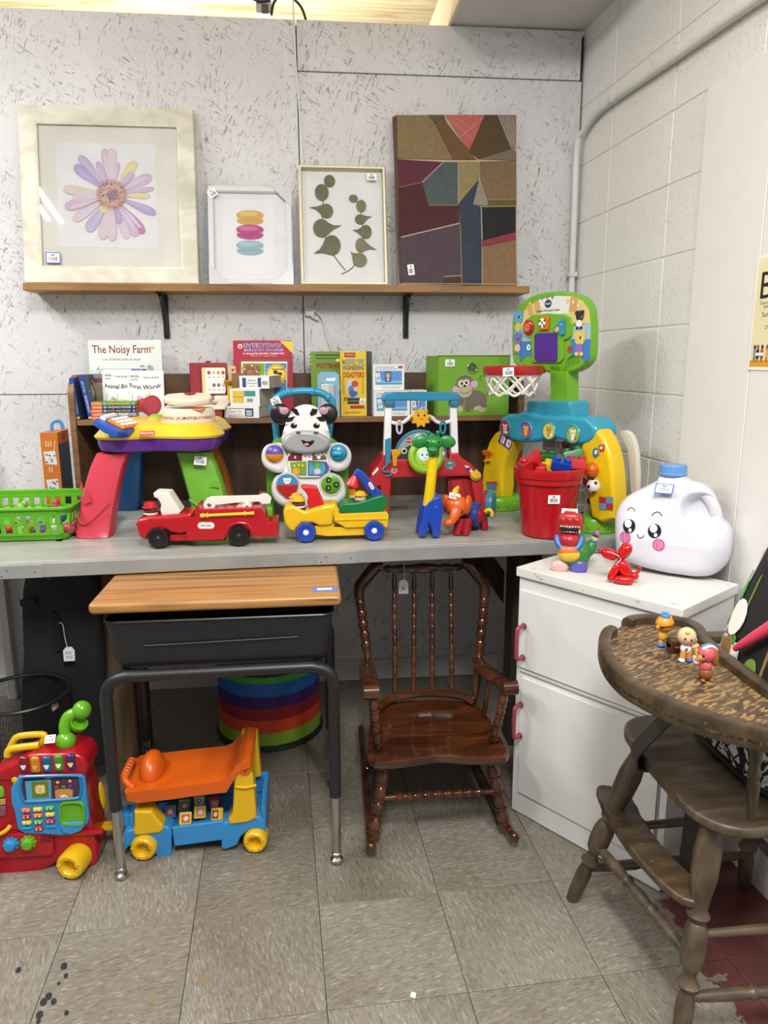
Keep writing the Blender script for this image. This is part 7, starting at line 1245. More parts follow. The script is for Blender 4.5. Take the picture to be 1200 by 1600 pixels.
for a, b_, c in ((0, 0, '#a8323a'), (1, 0, '#5a8fb0'), (0, 1, '#5a8fb0'), (1, 1, '#a8323a')): LP([(936+11*a, 776+10*b_), (947+11*a, 776+10*b_+1), (947+11*a, 786+10*b_+1), (936+11*a, 786+10*b_)], c, .0475, p)
p.build('leg_print', t, 'small printed panels on the legs', kind='stuff')
q = MB(pl('#cf6a14', .28)); c = B2(778, 710, .052); q.lathe([(.003, -.022), (.014, -.02), (.004, -.012), (.004, -.004), (.010, .002), (.0155, .012), (.017, .018), (0, .018)], c, (0, 0, 1), 18); q.tube([c+bu*.012+V((0, 0, .016)), c+bu*.024+V((0, 0, .012)), c+bu*.016+V((0, 0, .0))], .0028, 6, 4); q.tube([c-bu*.012+V((0, 0, .016)), c-bu*.024+V((0, 0, .012)), c-bu*.016+V((0, 0, .0))], .0028, 6, 4); q.build('trophy', t, 'orange trophy slider')
c = B2(943, 732, .05); q = MB(pl('#d05f10', .3)); q.ell(c, .023); q.use(pl('#9c4610', .4)); q.tube(circ(c, .0232, 24, 'x'), .0007, 4, 1, True); q.tube([c+bu*(.0232*math.cos(a))+bn*(.0232*math.sin(a)) for a in [6.283*i/24 for i in range(24)]], .0007, 4, 1, True); q.build('basketball', t, 'orange ball roller')
c = B2(945, 757, .05); q = MB(pl('#dcd8d0', .35)); q.ell(c, .0215); q.use('#17171a')
for a, b_ in ((0, 0), (1.1, .6), (-1.1, .6), (.9, -.9), (-.9, -.9), (0, 1.35)): d_ = (bn*math.cos(a)*math.cos(b_)+bu*math.sin(a)*math.cos(b_)+V((0, 0, math.sin(b_)))).normalized(); q.lathe([(.0062, .0205), (.0058, .0218), (0, .022)], c, d_, 5)
q.build('soccer_ball', t, 'white and black ball roller')
# goal net panel between the legs
def netm():
    m, nt, b, N = nodes('net_print', .5); tc = N('TexCoord'); vo = N('TexVoronoi', feature='DISTANCE_TO_EDGE', Scale=24.0); vo.inputs['Randomness'].default_value = .25; nt.links.new(tc.outputs['Object'], vo.inputs['Vector']); r = ramp(N, [(.03, '#d8d2c6'), (.06, '#9d9c98')]); nt.links.new(vo.outputs['Distance'], r.inputs[0]); nt.links.new(r.outputs[0], b.inputs['Base Color']); return m
q = MB(netm()); q.prism([B2(x, y, -.03) for x, y in ((838, 686), (925, 700), (938, 740), (938, 800), (880, 800), (838, 780))], bn*-.004); nt_ = q.build('goal_net', t, 'grey net panel with hexagon print')
q = MB(mat('#d6d0c4', .5)); q.prism([B2(x, y, -.025) for x, y in ((908, 768), (938, 766), (938, 806), (905, 806))], bn*-.003, .001); sb = q.build('ball_panel', t, 'cream panel with black pentagon print'); f = FR(B2(920, 786, -.0245), bu, (0, 0, 1), bn); p = pmb()
for x, y, r in ((921, 783, 6.5), (910, 804, 6)): a, b_ = onpl(f, x, y); p.use(mat('#1d1d20', .5)); p.pol(f, [(a+r*.0019*math.cos(1.57+1.2566*i), b_+r*.0019*math.sin(1.57+1.2566*i)) for i in range(5)], .0006)
p.build('ball_print', sb)
q = MB(pl('#cfc8ba', .4)); q.prism(smooth([B2(x, y, -.06) for x, y in ((945, 680), (955, 674), (966, 684), (973, 712), (974, 770), (964, 772), (958, 705))], 2), bn*-.02, .004); q.build('rear_pole', t)
q = MB(pl('#b02430', .3)); q.tube([B2(x, y, -.02) for x, y in ((874, 690), (882, 720), (905, 752), (914, 762), (921, 756), (914, 748))], .008, 8, 4); q.build('red_chute', t, 'red ball chute')
# backboard
BB = [(808, 505), (812, 487), (825, 472), (845, 461), (870, 456), (895, 457), (914, 464), (925, 477), (929, 500), (929, 540), (926, 562), (914, 576), (895, 583), (870, 582), (835, 576), (815, 571), (808, 556)]
q = bpr(LIM, BB, -.02, .045, .008, 2); q.build('backboard', t, 'lime green backboard')
h0 = .0255
q = bpr(LIM, [(842, 567), (840, 530), (832, 524), (829, 510), (832, 500), (842, 493), (865, 490), (892, 491), (902, 496), (906, 507), (904, 525), (898, 530), (891, 532), (891, 560), (886, 567)], h0-.004, .011, .004); kp = q.build('console', t)
p = pmb(); hh = h0+.0004
def BPp(pts, c, h): p.pol(BFR, [onpl(BFR.off(0, 0, 0, h), x, y) for x, y in pts], h, mat(c, .35))
BPp([(811, 508), (815, 490), (827, 477), (846, 467), (870, 462), (895, 463), (911, 470), (920, 483), (923, 505), (896, 505), (830, 520), (811, 520)], '#d8c27c', hh); BPp([(811, 520), (840, 515), (840, 552), (835, 556), (822, 556), (813, 566), (811, 556)], '#3f78b4', hh); BPp([(811, 512), (840, 510), (840, 532), (811, 534)], '#9dbac4', hh+.0003); BPp([(892, 512), (923, 503), (923, 530), (892, 530)], '#9dbac4', hh+.0003); BPp([(892, 528), (923, 528), (922, 560), (915, 566), (905, 556), (892, 555)], '#3f78b4', hh+.0001)
BPp([(842, 468), (870, 462), (892, 463), (888, 490), (846, 492)], '#dadcd6', hh+.0004); BPp([(834, 472), (842, 468), (846, 488), (838, 492)], '#c9a568', hh+.0004); BPp([(892, 463), (903, 466), (900, 488), (889, 486)], '#c99a68', hh+.0004); BPp([(822, 479), (828, 475), (836, 494), (828, 497)], '#c9a568', hh+.0004)
f = FR(B2(866, 475, hh+.001), bu, (0, 0, 1), bn); p.el2(f, 0, 0, .0155, .0125, 0, 0, mat('#1d2f5c', .35)); p.text(f, 'vtech', 0, -.003, .008, '#e6ebf4', .0004, width=.022, bold=.01); f = FR(B2(866, 485, hh+.001), bu, (0, 0, 1), bn); p.text(f, 'Count & Win Sports Center', 0, -.004, .0072, '#26272c', .0004, width=.105, bold=.01)
for x, y, s_, c in ((857, 467, .006, '#5f86b0'), (865, 465.5, .006, '#5f86b0'), (873, 465.5, .006, '#5f86b0'), (838, 475, .009, '#e8cf5a'), (897, 470, .011, '#eac85c'), (906, 473, .009, '#e6d8a0'), (914, 478, .007, '#f0e2d0')): p.star(FR(B2(x, y, hh+.0012), bu, (0, 0, 1), bn), 0, 0, s_, m=mat(c, .35), h=0)
def crit(x, y, s_, body, belly, extra):
    f = FR(B2(x, y, hh+.0008), bu, (0, 0, 1), bn); p.el2(f, 0, 0, s_, s_, 0, 0, mat(body, .35)); p.el2(f, -s_*.1, -s_*1.5, s_*.75, s_*.8, 0, .0001, mat(belly, .35)); p.el2(f, -s_*.8, s_*.6, s_*.5, s_*.4, .5, .0002, mat(body, .35)); p.el2(f, s_*.7, s_*.7, s_*.4, s_*.35, -.5, .0002); p.el2(f, -s_*.5, -s_*2.2, s_*.4, s_*.3, 0, .0002); p.el2(f, s_*.4, -s_*2.2, s_*.4, s_*.3, 0, .0002); p.el2(f, s_*.1, s_*.1, s_*.16, s_*.24, 0, .0006, mat('#1c1c22', .35)); p.el2(f, s_*.55, -s_*.2, s_*.3, s_*.25, 0, .0004, mat(extra, .35)); p.el2(f, s_*.6, -s_*.25, s_*.12, s_*.1, 0, .0007, mat('#1c1c22', .35))
crit(820, 497, .021, '#5f9cc8', '#cfb45a', '#7fb4d8'); crit(819, 531, .019, '#7a6aa4', '#d9b89a', '#8d7cb4'); crit(916, 494, .016, '#26262a', '#e6e2da', '#c8505a'); crit(916, 529, .021, '#dcc05c', '#8a6ab0', '#ecdca8')
for x, y, c in ((836, 543, '#e6e4de'), (900, 545, '#b8402f')): f = FR(B2(x, y, hh+.0018), bu, (0, 0, 1), bn); p.el2(f, 0, 0, .010, .010, 0, 0, mat(c, .35)); p.el2(f, .001, .001, .003, .003, 0, .0003, mat('#22222a', .35))
p.build('board_print', t, 'animals and stars printed on the board')
q = bpr('#4a1f86', [(847, 524), (850, 521), (880, 520), (883, 524), (883, 562), (880, 565), (850, 565), (847, 561)], h0+.0065, .003, .0012); q.build('screen', t, 'purple light screen')
for x, y, c, k in ((838, 512, '#a81c24', 0), (863, 506, '#d0640f', 1), (888, 511, '#2f86b4', 2)):
    f = FR(B2(x, y, h0+.006), bu, (0, 0, 1), bn); q = MB(pl(c, .22))
    if k == 0: q.lathe([(.024, 0), (.024, .006), (.018, .010), (0, .011)], f.o, bn, 24)
    elif k == 1: q.fbox(f, 0, 0, 0, .043, .043, .010, .008, 3)
    else: q.prism([f(a, b_) for a, b_ in ((-.026, -.004), (-.02, -.014), (.012, -.028), (.021, -.024), (.018, .022), (.01, .026))], bn*.010, .005, 3)
    b_ = q.build('button', t, ['red round button', 'orange square button', 'blue triangle button'][k]); p = pmb(); f.o = f.o+bn*.0113
    if k == 0: p.el2(f, 0, 0, .014, .014, 0, 0, mat('#c97a3a', .3)); p.lin2(f, [(-.013, 0), (.013, 0)], .001, .0003, mat('#6a2a14', .3)); p.lin2(f, [(0, -.013), (0, .013)], .001, .0003)
    elif k == 1: 
        p.el2(f, -.002, .002, .015, .015, 0, 0, mat('#e8e6e0', .3)); p.use('#202024')
        for a, c_ in ((-.002, .002), (-.012, .008), (.008, .009), (-.009, -.008), (.006, -.006)): p.el2(f, a, c_, .0036, .0036, 0, .0003)
    else: p.el2(f, -.006, -.008, .010, .007, .4, 0, mat('#d9b83a', .3)); p.star(f, .01, .006, .005, m=mat('#e89ab4', .3), h=.0002)
    p.build('button_print', b_)
q = MB(mat('#3a5f10', .5)); 
for k in range(6): P0 = B2(897+3*k, 574-4*k, h0+.001); q.tube([B2(893+4.2*k, 574-k*1.2, h0), B2(896+3.2*k, 562-k*1.4, h0), B2(903+2.2*k, 556-k*.6, h0)], .0012, 5, 3)
q.build('speaker_slot', t, kind='stuff'); q = MB(pl('#c8570f', .3)); q.ell(B2(824, 571, h0), (.008, .008, .007)); q.build('switch', t, 'orange switch')
# hoop and net
att = B2(850, 578, .02); rc = att+bn*.115; rr_ = .088; zh = att.z
q = MB(pl('#a51420', .26)); q.loft([[rc+V((r*math.cos(a), r*math.sin(a), z)) for a in [6.283*i/40 for i in range(40)]] for r, z in ((rr_, .012), (rr_+.006, .014), (rr_+.008, .0), (rr_+.004, -.014), (rr_-.003, -.014), (rr_-.006, .0), (rr_-.004, .01))], closed=True); q.box(att+bn*.014, (.06, .03, .022), .005, 2, MX(((bu.x, bn.x, 0, 0), (bu.y, bn.y, 0, 0), (0, 0, 1, 0), (0, 0, 0, 1)))); hp = q.build('hoop', t, 'red hoop')
q = MB(mat('#d9d6ce', .4))
for k in range(9):
    for s_ in (1, -1): q.tube([rc+V(((rr_-.003-.014*u)*math.cos(6.283*(k/9)+s_*.75*u), (rr_-.003-.014*u)*math.sin(6.283*(k/9)+s_*.75*u), -.012-.06*u)) for u in (0, .33, .66, 1)], .0042, 6, 2)
q.tube([rc+V(((rr_-.017)*math.cos(a), (rr_-.017)*math.sin(a), -.072+.006*math.cos(9*a))) for a in [6.283*i/54 for i in range(54)]], .0045, 6, 1, True); q.tube(circ(rc+V((0, 0, -.014)), rr_-.002, 36, 'z'), .0045, 6, 1, True); q.build('net', t, 'white plastic net', kind='stuff')
ca = rc+(V((-.1, -1, 0)).normalized())*(rr_+.0085); f = FR(ca+V((-.012, .0, -.001)), (1, -.1, 0), (0, 0, 1), (0, -1, 0)); sticker(t, f, -.02, -.002, .034, .026, .05, h=.004)
# ---------------------------------------------------------------- red bucket of blocks
bk = V((.722, 2.136, ZT)); zt_ = AY(862, 737, 2.04).z
t = thing('red_bucket', 'red plastic bucket filled with building blocks in front of the sports goal', 'bucket', bk); H = zt_-ZT
q = MB(pl('#a8101a', .24)); q.lathe([(.072, .0005), (.076, .003), (.094, H-.02), (.094, H-.02), (.091, H-.02), (.073, .006), (0, .005)], bk, seg=40); q.build('body', t)
q = MB(pl('#a8101a', .24)); q.lathe([(.094, H-.045), (.1, H-.043), (.1, H-.028), (.104, H-.026), (.107, H-.008), (.106, H), (.1, H+.002), (.096, H), (.093, H-.03), (.094, H-.045)], bk, seg=40); q.build('rim', t)
th = math.radians(262); f = FR(bk+V((.0895*math.cos(th), .0895*math.sin(th), H*.60)), (-math.sin(th), math.cos(th), 0), (.0, -.1, 1), (math.cos(th), math.sin(th), 0)); sticker(t, f, .0, 0, .034, .026, 0, h=.0015)
def block(label, c, sz, col, rot, studs):
    q = MB(pl(col, .22)); R = Euler(rot).to_matrix().to_4x4(); q.box(c, sz, .003, 2, R); t2 = thing('toy_block', label, 'toy block', c, 'building blocks in the red bucket'); q.build('brick_body', t2)
    for k in range(studs): off_ = R @ V(((k-(studs-1)/2)*.032, 0, sz[2]/2)); q = MB(pl(col, .22)); q.lathe([(.0115, -.001), (.0115, .009), (.0095, .011), (0, .011)], V(c)+off_, R @ V((0, 0, 1)), 18); q.build('stud', t2)
W3 = lambda x, y, Y: AY(x, y, Y)
block('red block with round stud at the left rim of the bucket', W3(821, 728, 2.10), (.034, .034, .034), '#b01c24', (.2, -.5, .3), 1); block('dark green block with domed stud behind the left red block', W3(854, 717, 2.16), (.06, .034, .03), '#1d6a30', (.1, .1, .2), 2); block('green block leaning at the right rear of the bucket', W3(896, 713, 2.17), (.06, .03, .034), '#1d6a30', (-.3, -.25, -.2), 2); block('red block lying against the right rim of the bucket', W3(900, 726, 2.115), (.056, .03, .03), '#b8222c', (-.2, .05, -.1), 2); block('blue block tilted at the middle of the bucket', W3(876, 727, 2.09), (.06, .032, .028), '#173f9c', (.3, .25, -.15), 2); block('yellow block low in the middle of the bucket', W3(856, 730, 2.10), (.03, .03, .028), '#d2a81c', (.1, .1, .5), 1); block('small red block at the front rim of the bucket', W3(846, 737, 2.085), (.03, .03, .026), '#b01c24', (.0, .2, .9), 1); block('red block with stud beside the dark green block', W3(836, 716, 2.14), (.034, .03, .03), '#b8202a', (.0, .3, .2), 1)
# ---------------------------------------------------------------- on the white cabinet
ZC = .7662
# jug bank with a drawn face
ju = V((.80, -.60, 0)).normalized(); jn = V((ju.y, -ju.x, 0)); JB = AZ(1035, 903, ZC); JD = .075
JO = V((JB.x, JB.y, ZC+.002))+V((.0, .0, 0)); JF = FR(JO, ju, (0, 0, 1), jn)
jo = [(957, 872), (953, 840), (954, 806), (969, 783), (1000, 766), (1018, 756), (1024, 748), (1043, 746), (1062, 748), (1070, 756), (1092, 763), (1110, 778), (1118, 798), (1122, 816), (1136, 832), (1140, 850), (1138, 872), (1130, 892), (1110, 906), (1080, 911), (1040, 906), (1000, 893), (978, 885)]
t = thing('milk_jug_bank', 'big white jug shaped bank with smiling face and light blue cap', 'bank', JO-jn*JD)
ab = [onpl(JF, x, y) for x, y in jo]; zmin = min(b_ for a, b_ in ab); ab = [(a, max(b_, .0) if b_ < .012 else b_) for a, b_ in ab]
O2 = [(p.x, p.z) for p in smooth([V((a, 0, b_)) for a, b_ in ab], 5)]; O2 = [(a, max(b_, 0)) for a, b_ in O2]
ca, cb = sum(a for a, _ in O2)/len(O2), .085
hx, hz = onpl(JF, 1092, 800)
q = MB(mat('#d3d3dc', .22, var=.02)); rings = []
def dep(s_): return JD*(1-s_**5)**(1/2.6) if s_ < 1 else 0
SS = [.02]+[.06*i for i in range(1, 15)]+[.87, .9, .93, .955, .975, .99, 1]
def jring(s_, sg):
    o = []
    for a, b_ in O2:
        aa, bb = ca+(a-ca)*s_, cb+(b_-cb)*s_; r = math.hypot((aa-hx)/.050, (bb-hz)/.046); k = max(0, min(1, (1.05-r)/.5)); k = k*k*(3-2*k)
        tap = 1-.28*max(0, min(1, (bb-.09)/.11)); d = dep(s_)*tap*(1-.82*k); o.append(JF(aa, bb, d*sg-JD))
    return o
q.loft([jring(s_, 1) for s_ in SS]+[jring(s_, -1) for s_ in reversed(SS[:-1])]); q.build('bottle', t, sharp=80)
q = MB(mat('#d3d3dc', .22)); nk = JF(onpl(JF, 1043, 748)[0], onpl(JF, 1043, 748)[1]-.012, -JD); q.lathe([(.033, -.01), (.030, .01), (.028, .026)], nk, seg=28); q.build('neck', t)
q = MB(mat('#5f93c9', .35)); q.lathe([(.036, .012), (.0375, .014), (.0375, .017), (.035, .019), (.035, .037), (.033, .040), (0, .040)], nk, seg=36); cp_ = q.build('cap', t, 'light blue screw cap')
q = MB(mat('#d3d3dc', .25)); hp_ = [onpl(JF, x, y) for x, y in ((1078, 762), (1098, 772), (1112, 792), (1118, 815), (1122, 835))]; q.tube([JF(a-.002, b_-.012, -JD+.008) for a, b_ in hp_], [.014, .015, .015, .015, .014], 12, 5); q.build('handle', t)
def jp(x, y): a, b_ = onpl(JF, x, y); return a, b_
def jsurf(a, b_):
    # distance out from the middle plane at this place on the front
    th = math.atan2(b_-cb, a-ca); best = None
    for (x, z) in O2:
        d_ = abs(math.atan2(math.sin(math.atan2(z-cb, x-ca)-th), math.cos(math.atan2(z-cb, x-ca)-th)))
        if best is None or d_ < best[0]: best = (d_, math.hypot(x-ca, z-cb))
    s_ = min(.99, math.hypot(a-ca, b_-cb)/best[1]); tap = 1-.28*max(0, min(1, (b_-.09)/.11)); return dep(s_)*tap-JD
p = pmb()
def jell(x, y, rx_, ry, c, h, rot=0, n=20, a0=0, a1=6.2832):
    # traced against the bulged front, so parallax from the middle plane is corrected
    f0 = FR(JF(0, 0, 0), ju, (0, 0, 1), jn); a, b_ = onpl(FR(JF(0, 0, -.012), ju, (0, 0, 1), jn), x, y); k = .00172; p.use(mat(c, .35)); cs, sn_ = math.cos(rot), math.sin(rot); P_ = []
    for i in range(n): u = a0+(a1-a0)*i/n; X_, Z_ = rx_*k*math.cos(u), ry*k*math.sin(u); A_, B_ = a+X_*cs-Z_*sn_, b_+X_*sn_+Z_*cs; P_.append(JF(A_, B_, jsurf(A_, B_)+h))
    p.add(P_, [tuple(range(n))])
def jline(pts, wd_, c, h=.0012):
    P_ = []
    for x, y in pts: a, b_ = onpl(FR(JF(0, 0, -.012), ju, (0, 0, 1), jn), x, y); P_.append((a, b_))
    p.use(mat(c, .35))
    for (a, b_), (c_, d_) in zip(P_, P_[1:]):
        L_ = math.hypot(c_-a, d_-b_); nx, nz = -(d_-b_)/L_*wd_/2, (c_-a)/L_*wd_/2; p.add([JF(X_, Z_, jsurf(X_, Z_)+h) for X_, Z_ in ((a+nx, b_+nz), (a-nx, b_-nz), (c_-nx, d_-nz), (c_+nx, d_+nz))], [(0, 1, 2, 3)])
for x, y, e in ((983, 822, 0), (1023.5, 829, 1)):
    jell(x, y, 10, 11, '#141416', .001); jell(x-1.6, y-4, 5.6, 6.4, '#f2f2f2', .0016); jell(x+2, y+6, 2.6, 3, '#f2f2f2', .0016)
for x, y in ((977, 839.5), (1030.5, 850)):
    jell(x, y, 9, 9.5, '#a8386f', .001, .3); jell(x, y, 7.8, 8.3, '#d67cab', .0014, .3)
    for dx in (-3, 3): jline([(x+dx-1, y-7), (x+dx+1, y+7)], .0012, '#a8386f', .0018)
jline([(978, 799), (981, 795.5), (985, 794), (989, 796), (991, 800)], .0022, '#3a3a40'); jline([(1018, 806), (1022, 801.5), (1027, 800), (1031, 802), (1034, 806)], .0022, '#3a3a40'); jline([(996.5, 834), (999, 838.5), (1002, 840), (1005, 838.5), (1007.5, 835.5)], .0022, '#3a3a40')
p.build('face_print', t, 'drawn face with big eyes and pink cheeks', kind='stuff')
a, b_ = onpl(FR(JF(0, 0, -.035), ju, (0, 0, 1), jn), 1039, 765); sl = FR(JF(a, b_, -.030), ju, V((0, 0, 1))-jn*-.0+(-jn)*.75, jn); sl = FR(JF(a, b_, -.026), ju, V((-jn.x*.7, -jn.y*.7, .7)), (jn.x, jn.y, .8)); sticker(t, sl, 0, 0, .04, .026, .0, '#3f6fc0', h=.006)
# painted dinosaur
DP = AZ(892, 892, ZC); t = thing('dinosaur_figurine', 'rainbow painted clay dinosaur figurine with white teeth and a barcode sticker on its head', 'figurine', (DP.x, DP.y+.015, ZC))
du = V((.93, -.36, 0)).normalized(); dn = V((-.36, -.93, 0)).normalized(); D0 = V((DP.x, DP.y+.012, ZC))
DK = 1.12
D = lambda a, b_, h=0: D0+(du*a+V((0, 0, b_))+dn*h)*DK
DRX = MX(((du.x, -dn.x, 0, 0), (du.y, -dn.y, 0, 0), (0, 0, 1, 0), (0, 0, 0, 1))) @ MX.Scale(1.15, 4)
def de(m, c, r, nm, par=None, rot=None): q = MB(mat(m, .3, var=.1, scale=60)); q.ell(D(*c), r, DRX @ (rot or MX.Identity(4)), 18, 12); return q.build(nm, par or t)
q = MB(mat('#2f7a38', .3, var=.12, scale=50)); q.ell(D(.004, .045, -.006), (.034, .034, .036), DRX); q.ell(D(.022, .04, -.012), (.027, .034, .036), DRX); q.ell(D(.014, .072, -.014), (.02, .022, .03), DRX); q.build('body', t, 'green painted body')
de('#d9b52a', (-.002, .044, .012), (.028, .025, .020), 'belly_band'); de('#cc6a3c', (-.004, .053, .0165), (.026, .019, .018), 'belly')
q = MB(mat('#b0242c', .3, var=.08, scale=50)); q.ell(D(-.004, .078, .004), (.025, .03, .022), DRX); q.ell(D(-.004, .122, .008), (.030, .019, .026), DRX, e=.7); q.ell(D(-.004, .100, .007), (.024, .010, .022), DRX); 
for a in (-.02, -.004, .012): q.ell(D(a, .130, .022), (.008, .010, .010), DRX, 12, 8)
hd = q.build('head', t, 'red painted head and chest')
q = MB(mat('#1d1f26', .4)); q.ell(D(.014, .126, -.006), (.014, .018, .02), DRX); q.box(D(-.004, .109, .0225), (.044, .018, .012), .003, 2, DRX); q.build('mouth_gap', hd, 'black painted mouth and brow')
q = MB(mat('#e2ded4', .35))
for k in range(7): 
    a = -.024+.0068*k; q.lathe([(.0034, .007), (.0028, .003), (0, -.003)], D(a, .110, .0295-.0009*abs(k-3)), (0, 0, 1), 8); q.lathe([(.0034, -.006), (.0028, -.002), (0, .003)], D(a+.002, .107, .0285-.0009*abs(k-3)), (0, 0, 1), 8)
q.build('teeth', hd, 'white teeth', kind='stuff')
for s_, a in ((-1, -.026), (1, .018)): q = MB(mat('#2f6fb4', .3, var=.15, scale=60)); q.tube([D(a+.006*s_, .085, .004), D(a+.004*s_, .07, .014), D(a-.006*s_, .058, .024)], [.009, .0095, .007], 10, 3); q.build('arm', t, 'blue painted arm')
de('#d9a79f', (-.024, .010, .016), (.021, .0105, .017), 'foot'); de('#5b54a8', (.022, .0115, .012), (.021, .012, .02), 'foot')
q = MB(mat('#2f7a38', .3, var=.12, scale=50)); q.tube([D(.026, .040, -.015), D(.044, .048, -.03), D(.052, .064, -.035)], [.024, .019, .013], 12, 3); tl_ = q.build('tail', t, 'green tail with coloured tip')
for c, z, r in (('#2f6fb4', .066, .0108), ('#d9c63a', .074, .0098), ('#24408a', .081, .0085), ('#c46a9a', .088, .007)): q = MB(mat(c, .3)); q.lathe([(r, -.004), (r, .004), (r*.6, .008)], D(.054+(z-.066)*.3, z, -.036), (0, 0, 1), 14); q.build('tail_band', tl_)
f = FR(D(-.006, .147, .004), du, (-dn.x, -dn.y, .25), (0, 0, 1)); sticker(t, f, 0, 0, .042, .03, .0, h=.002)
# balloon dog
BP = AZ(972, 912, ZC); t = thing('balloon_dog', 'glossy red balloon dog figurine with white string sitting beside the white jug', 'figurine', (BP.x, BP.y, ZC))
bu2 = V((.92, -.39, 0)).normalized(); bn2 = V((-.39, -.92, 0)).normalized(); E_ = lambda a, b_, h=0: V((BP.x, BP.y+.012, ZC))+bu2*a+V((0, 0, b_))+bn2*h
RB = pl('#c00f16', .1); q = MB(RB)
sausage = lambda q, A, B_, r: q.tube([A, A.lerp(B_, .08), A.lerp(B_, .3), A.lerp(B_, .7), A.lerp(B_, .92), B_], [r*.25, r*.72, r, r, r*.72, r*.25], 14, 4)
sausage(q, E_(-.005, .060), E_(.022, .012), .0165); q.build('body', t)
for a0, a1, h0, h1, nm in ((-.018, -.028, .006, .012, 'front_leg'), (-.006, -.016, -.012, -.006, 'front_leg')): q = MB(RB); sausage(q, E_(-.006, .052, h0), E_(a1, .006, h1), .0105); q.build(nm, t)
for h in (.016, -.014): q = MB(RB); sausage(q, E_(-.016, .0115, h), E_(.032, .0118, h), .0115); q.build('hind_leg', t)
q = MB(RB); q.ell(E_(.034, .02, 0), (.0115, .0105, .0105)); q.tube([E_(.036, .026), E_(.044, .034), E_(.046, .045)], [.005, .0038, .004], 10, 4); q.build('tail', t)
q = MB(RB); sausage(q, E_(-.010, .060), E_(.006, .066), .012); q.build('neck', t)
q = MB(RB); sausage(q, E_(-.012, .068), E_(-.050, .080), .0145); q.ell(E_(-.052, .081), .004, seg=10, rings=6); q.lathe([(.0015, 0), (.005, .008), (.0052, .009)], E_(-.053, .081), V((-.9, .3, .35)), 12); q.build('snout', t)
for h in (.007, -.008): q = MB(RB); sausage(q, E_(-.004, .068, h), E_(.018, .104, h), .0145); q.build('ear', t)
q = MB('#e4e2de'); q.tube([E_(-.03, .083, .013), E_(-.012, .076, .014), E_(-.002, .066, .014), E_(-.01, .056, .014), E_(-.014, .05, .014)], .001, 5, 4); q.build('string', t, 'white string')
# ---------------------------------------------------------------- little figures on the tray (plain generic toys)
ZY_ = .7272
A = AZ(1036, 1010, ZY_); t = thing('toy_figure', 'small orange toy animal figure with a blue cap on the worn tray', 'figurine', A, 'little figures on the tray')
o_ = lambda dx, dy, dz: A+V((dx, dy, dz)); q = MB(pl('#cf8a2e', .35)); q.ell(o_(.0, 0, .052), (.0195, .018, .019)); q.ell(o_(-.018, -.006, .047), .005, seg=10, rings=6); q.ell(o_(.008, -.005, .064), (.004, .006, .008), (0, .4, 0), 10, 6); hd = q.build('head', t); q = MB(pl('#d69a3c', .35)); q.ell(o_(-.003, 0, .026), (.010, .009, .014)); q.rod(o_(-.005, .0, .02), o_(-.006, 0, .006), .005); q.build('body', t)
q = MB(pl('#2a66b0', .35)); q.ell(o_(-.006, -.002, .0045), (.009, .008, .0045)); q.build('shoe', t); q = MB(pl('#2f7ac0', .35)); q.lathe([(.0105, 0), (.011, .002), (.006, .007), (0, .009)], o_(0, 0, .069), seg=16); q.build('cap', t, 'blue cap'); q = MB('#171310'); q.tube([o_(.0198*math.cos(a), .0185*math.sin(a), .052+.003*math.cos(a)) for a in [6.283*i/24 for i in range(24)]], .0011, 5, 1, True); q.build('band', t); q = MB('#171310'); q.ell(o_(-.012, -.0135, .048), (.0025, .002, .003), seg=8, rings=6); q.build('eye', hd)
A = AZ(1053, 1018, ZY_); q = MB(pl('#4a2c16', .45)); q.box(A+V((0, 0, .011)), (.027, .022, .021), .002); q.tube([A+V((-.0135, 0, .0215)), A+V((.0135, 0, .0215))], .011, 14, 1); t = q.build('toy_chest', org=A); tag(t, 'tiny brown toy treasure chest between the figures on the tray', 'toy', 'little figures on the tray'); q = MB(mat('#d8b88a', .4)); q.tube([A+V((x, -.0118, z)) for x, z in ((-.004, .016), (-.002, .0135), (.002, .0135), (.004, .016))], .0009, 5, 3); q.build('clasp', t)
A = AZ(1070, 1032, ZY_); t = thing('toy_figure', 'small pale toy baby figure in white shirt and orange trousers on the tray', 'figurine', A, 'little figures on the tray')
q = MB(pl('#d9b292', .4)); q.ell(o_(.0, 0, .053), (.019, .018, .019)); q.ell(o_(.017, -.004, .046), (.004, .003, .005), seg=10, rings=6); q.tube([o_(.008, -.004, .032), o_(.018, -.006, .033), o_(.022, -.006, .038)], .0045, 8, 3); hd = q.build('head', t); q = MB('#2a1c14'); q.ell(o_(-.011, -.0145, .053), (.002, .0015, .003), seg=8, rings=6); q.ell(o_(.001, -.018, .051), (.0022, .0015, .003), seg=8, rings=6); q.build('eye', hd, kind='stuff'); q = MB(pl('#d8b02a', .35)); q.ell(o_(-.006, -.013, .066), (.005, .004, .004), seg=12, rings=8); q.build('hair_curl', hd, 'yellow hair curl')
q = MB(pl('#dfe0e2', .4)); q.ell(o_(0, 0, .027), (.0115, .010, .012)); q.build('shirt', t, 'white shirt'); q = MB(pl('#b8562c', .4)); q.ell(o_(-.004, -.0098, .028), (.004, .001, .004), seg=10, rings=6); q.build('shirt_print', t); q = MB(pl('#c97f2c', .4)); q.rod(o_(-.006, -.002, .019), o_(-.008, -.004, .006), .0062); q.rod(o_(.006, -.002, .019), o_(.006, -.003, .006), .0062); q.build('trousers', t, 'orange trousers')
for dx, c in ((-.011, '#dfe0e2'), (.004, '#2a5fa0')): q = MB(pl(c, .4)); q.ell(o_(dx, -.007, .0042), (.006, .008, .0042)); q.build('shoe', t)
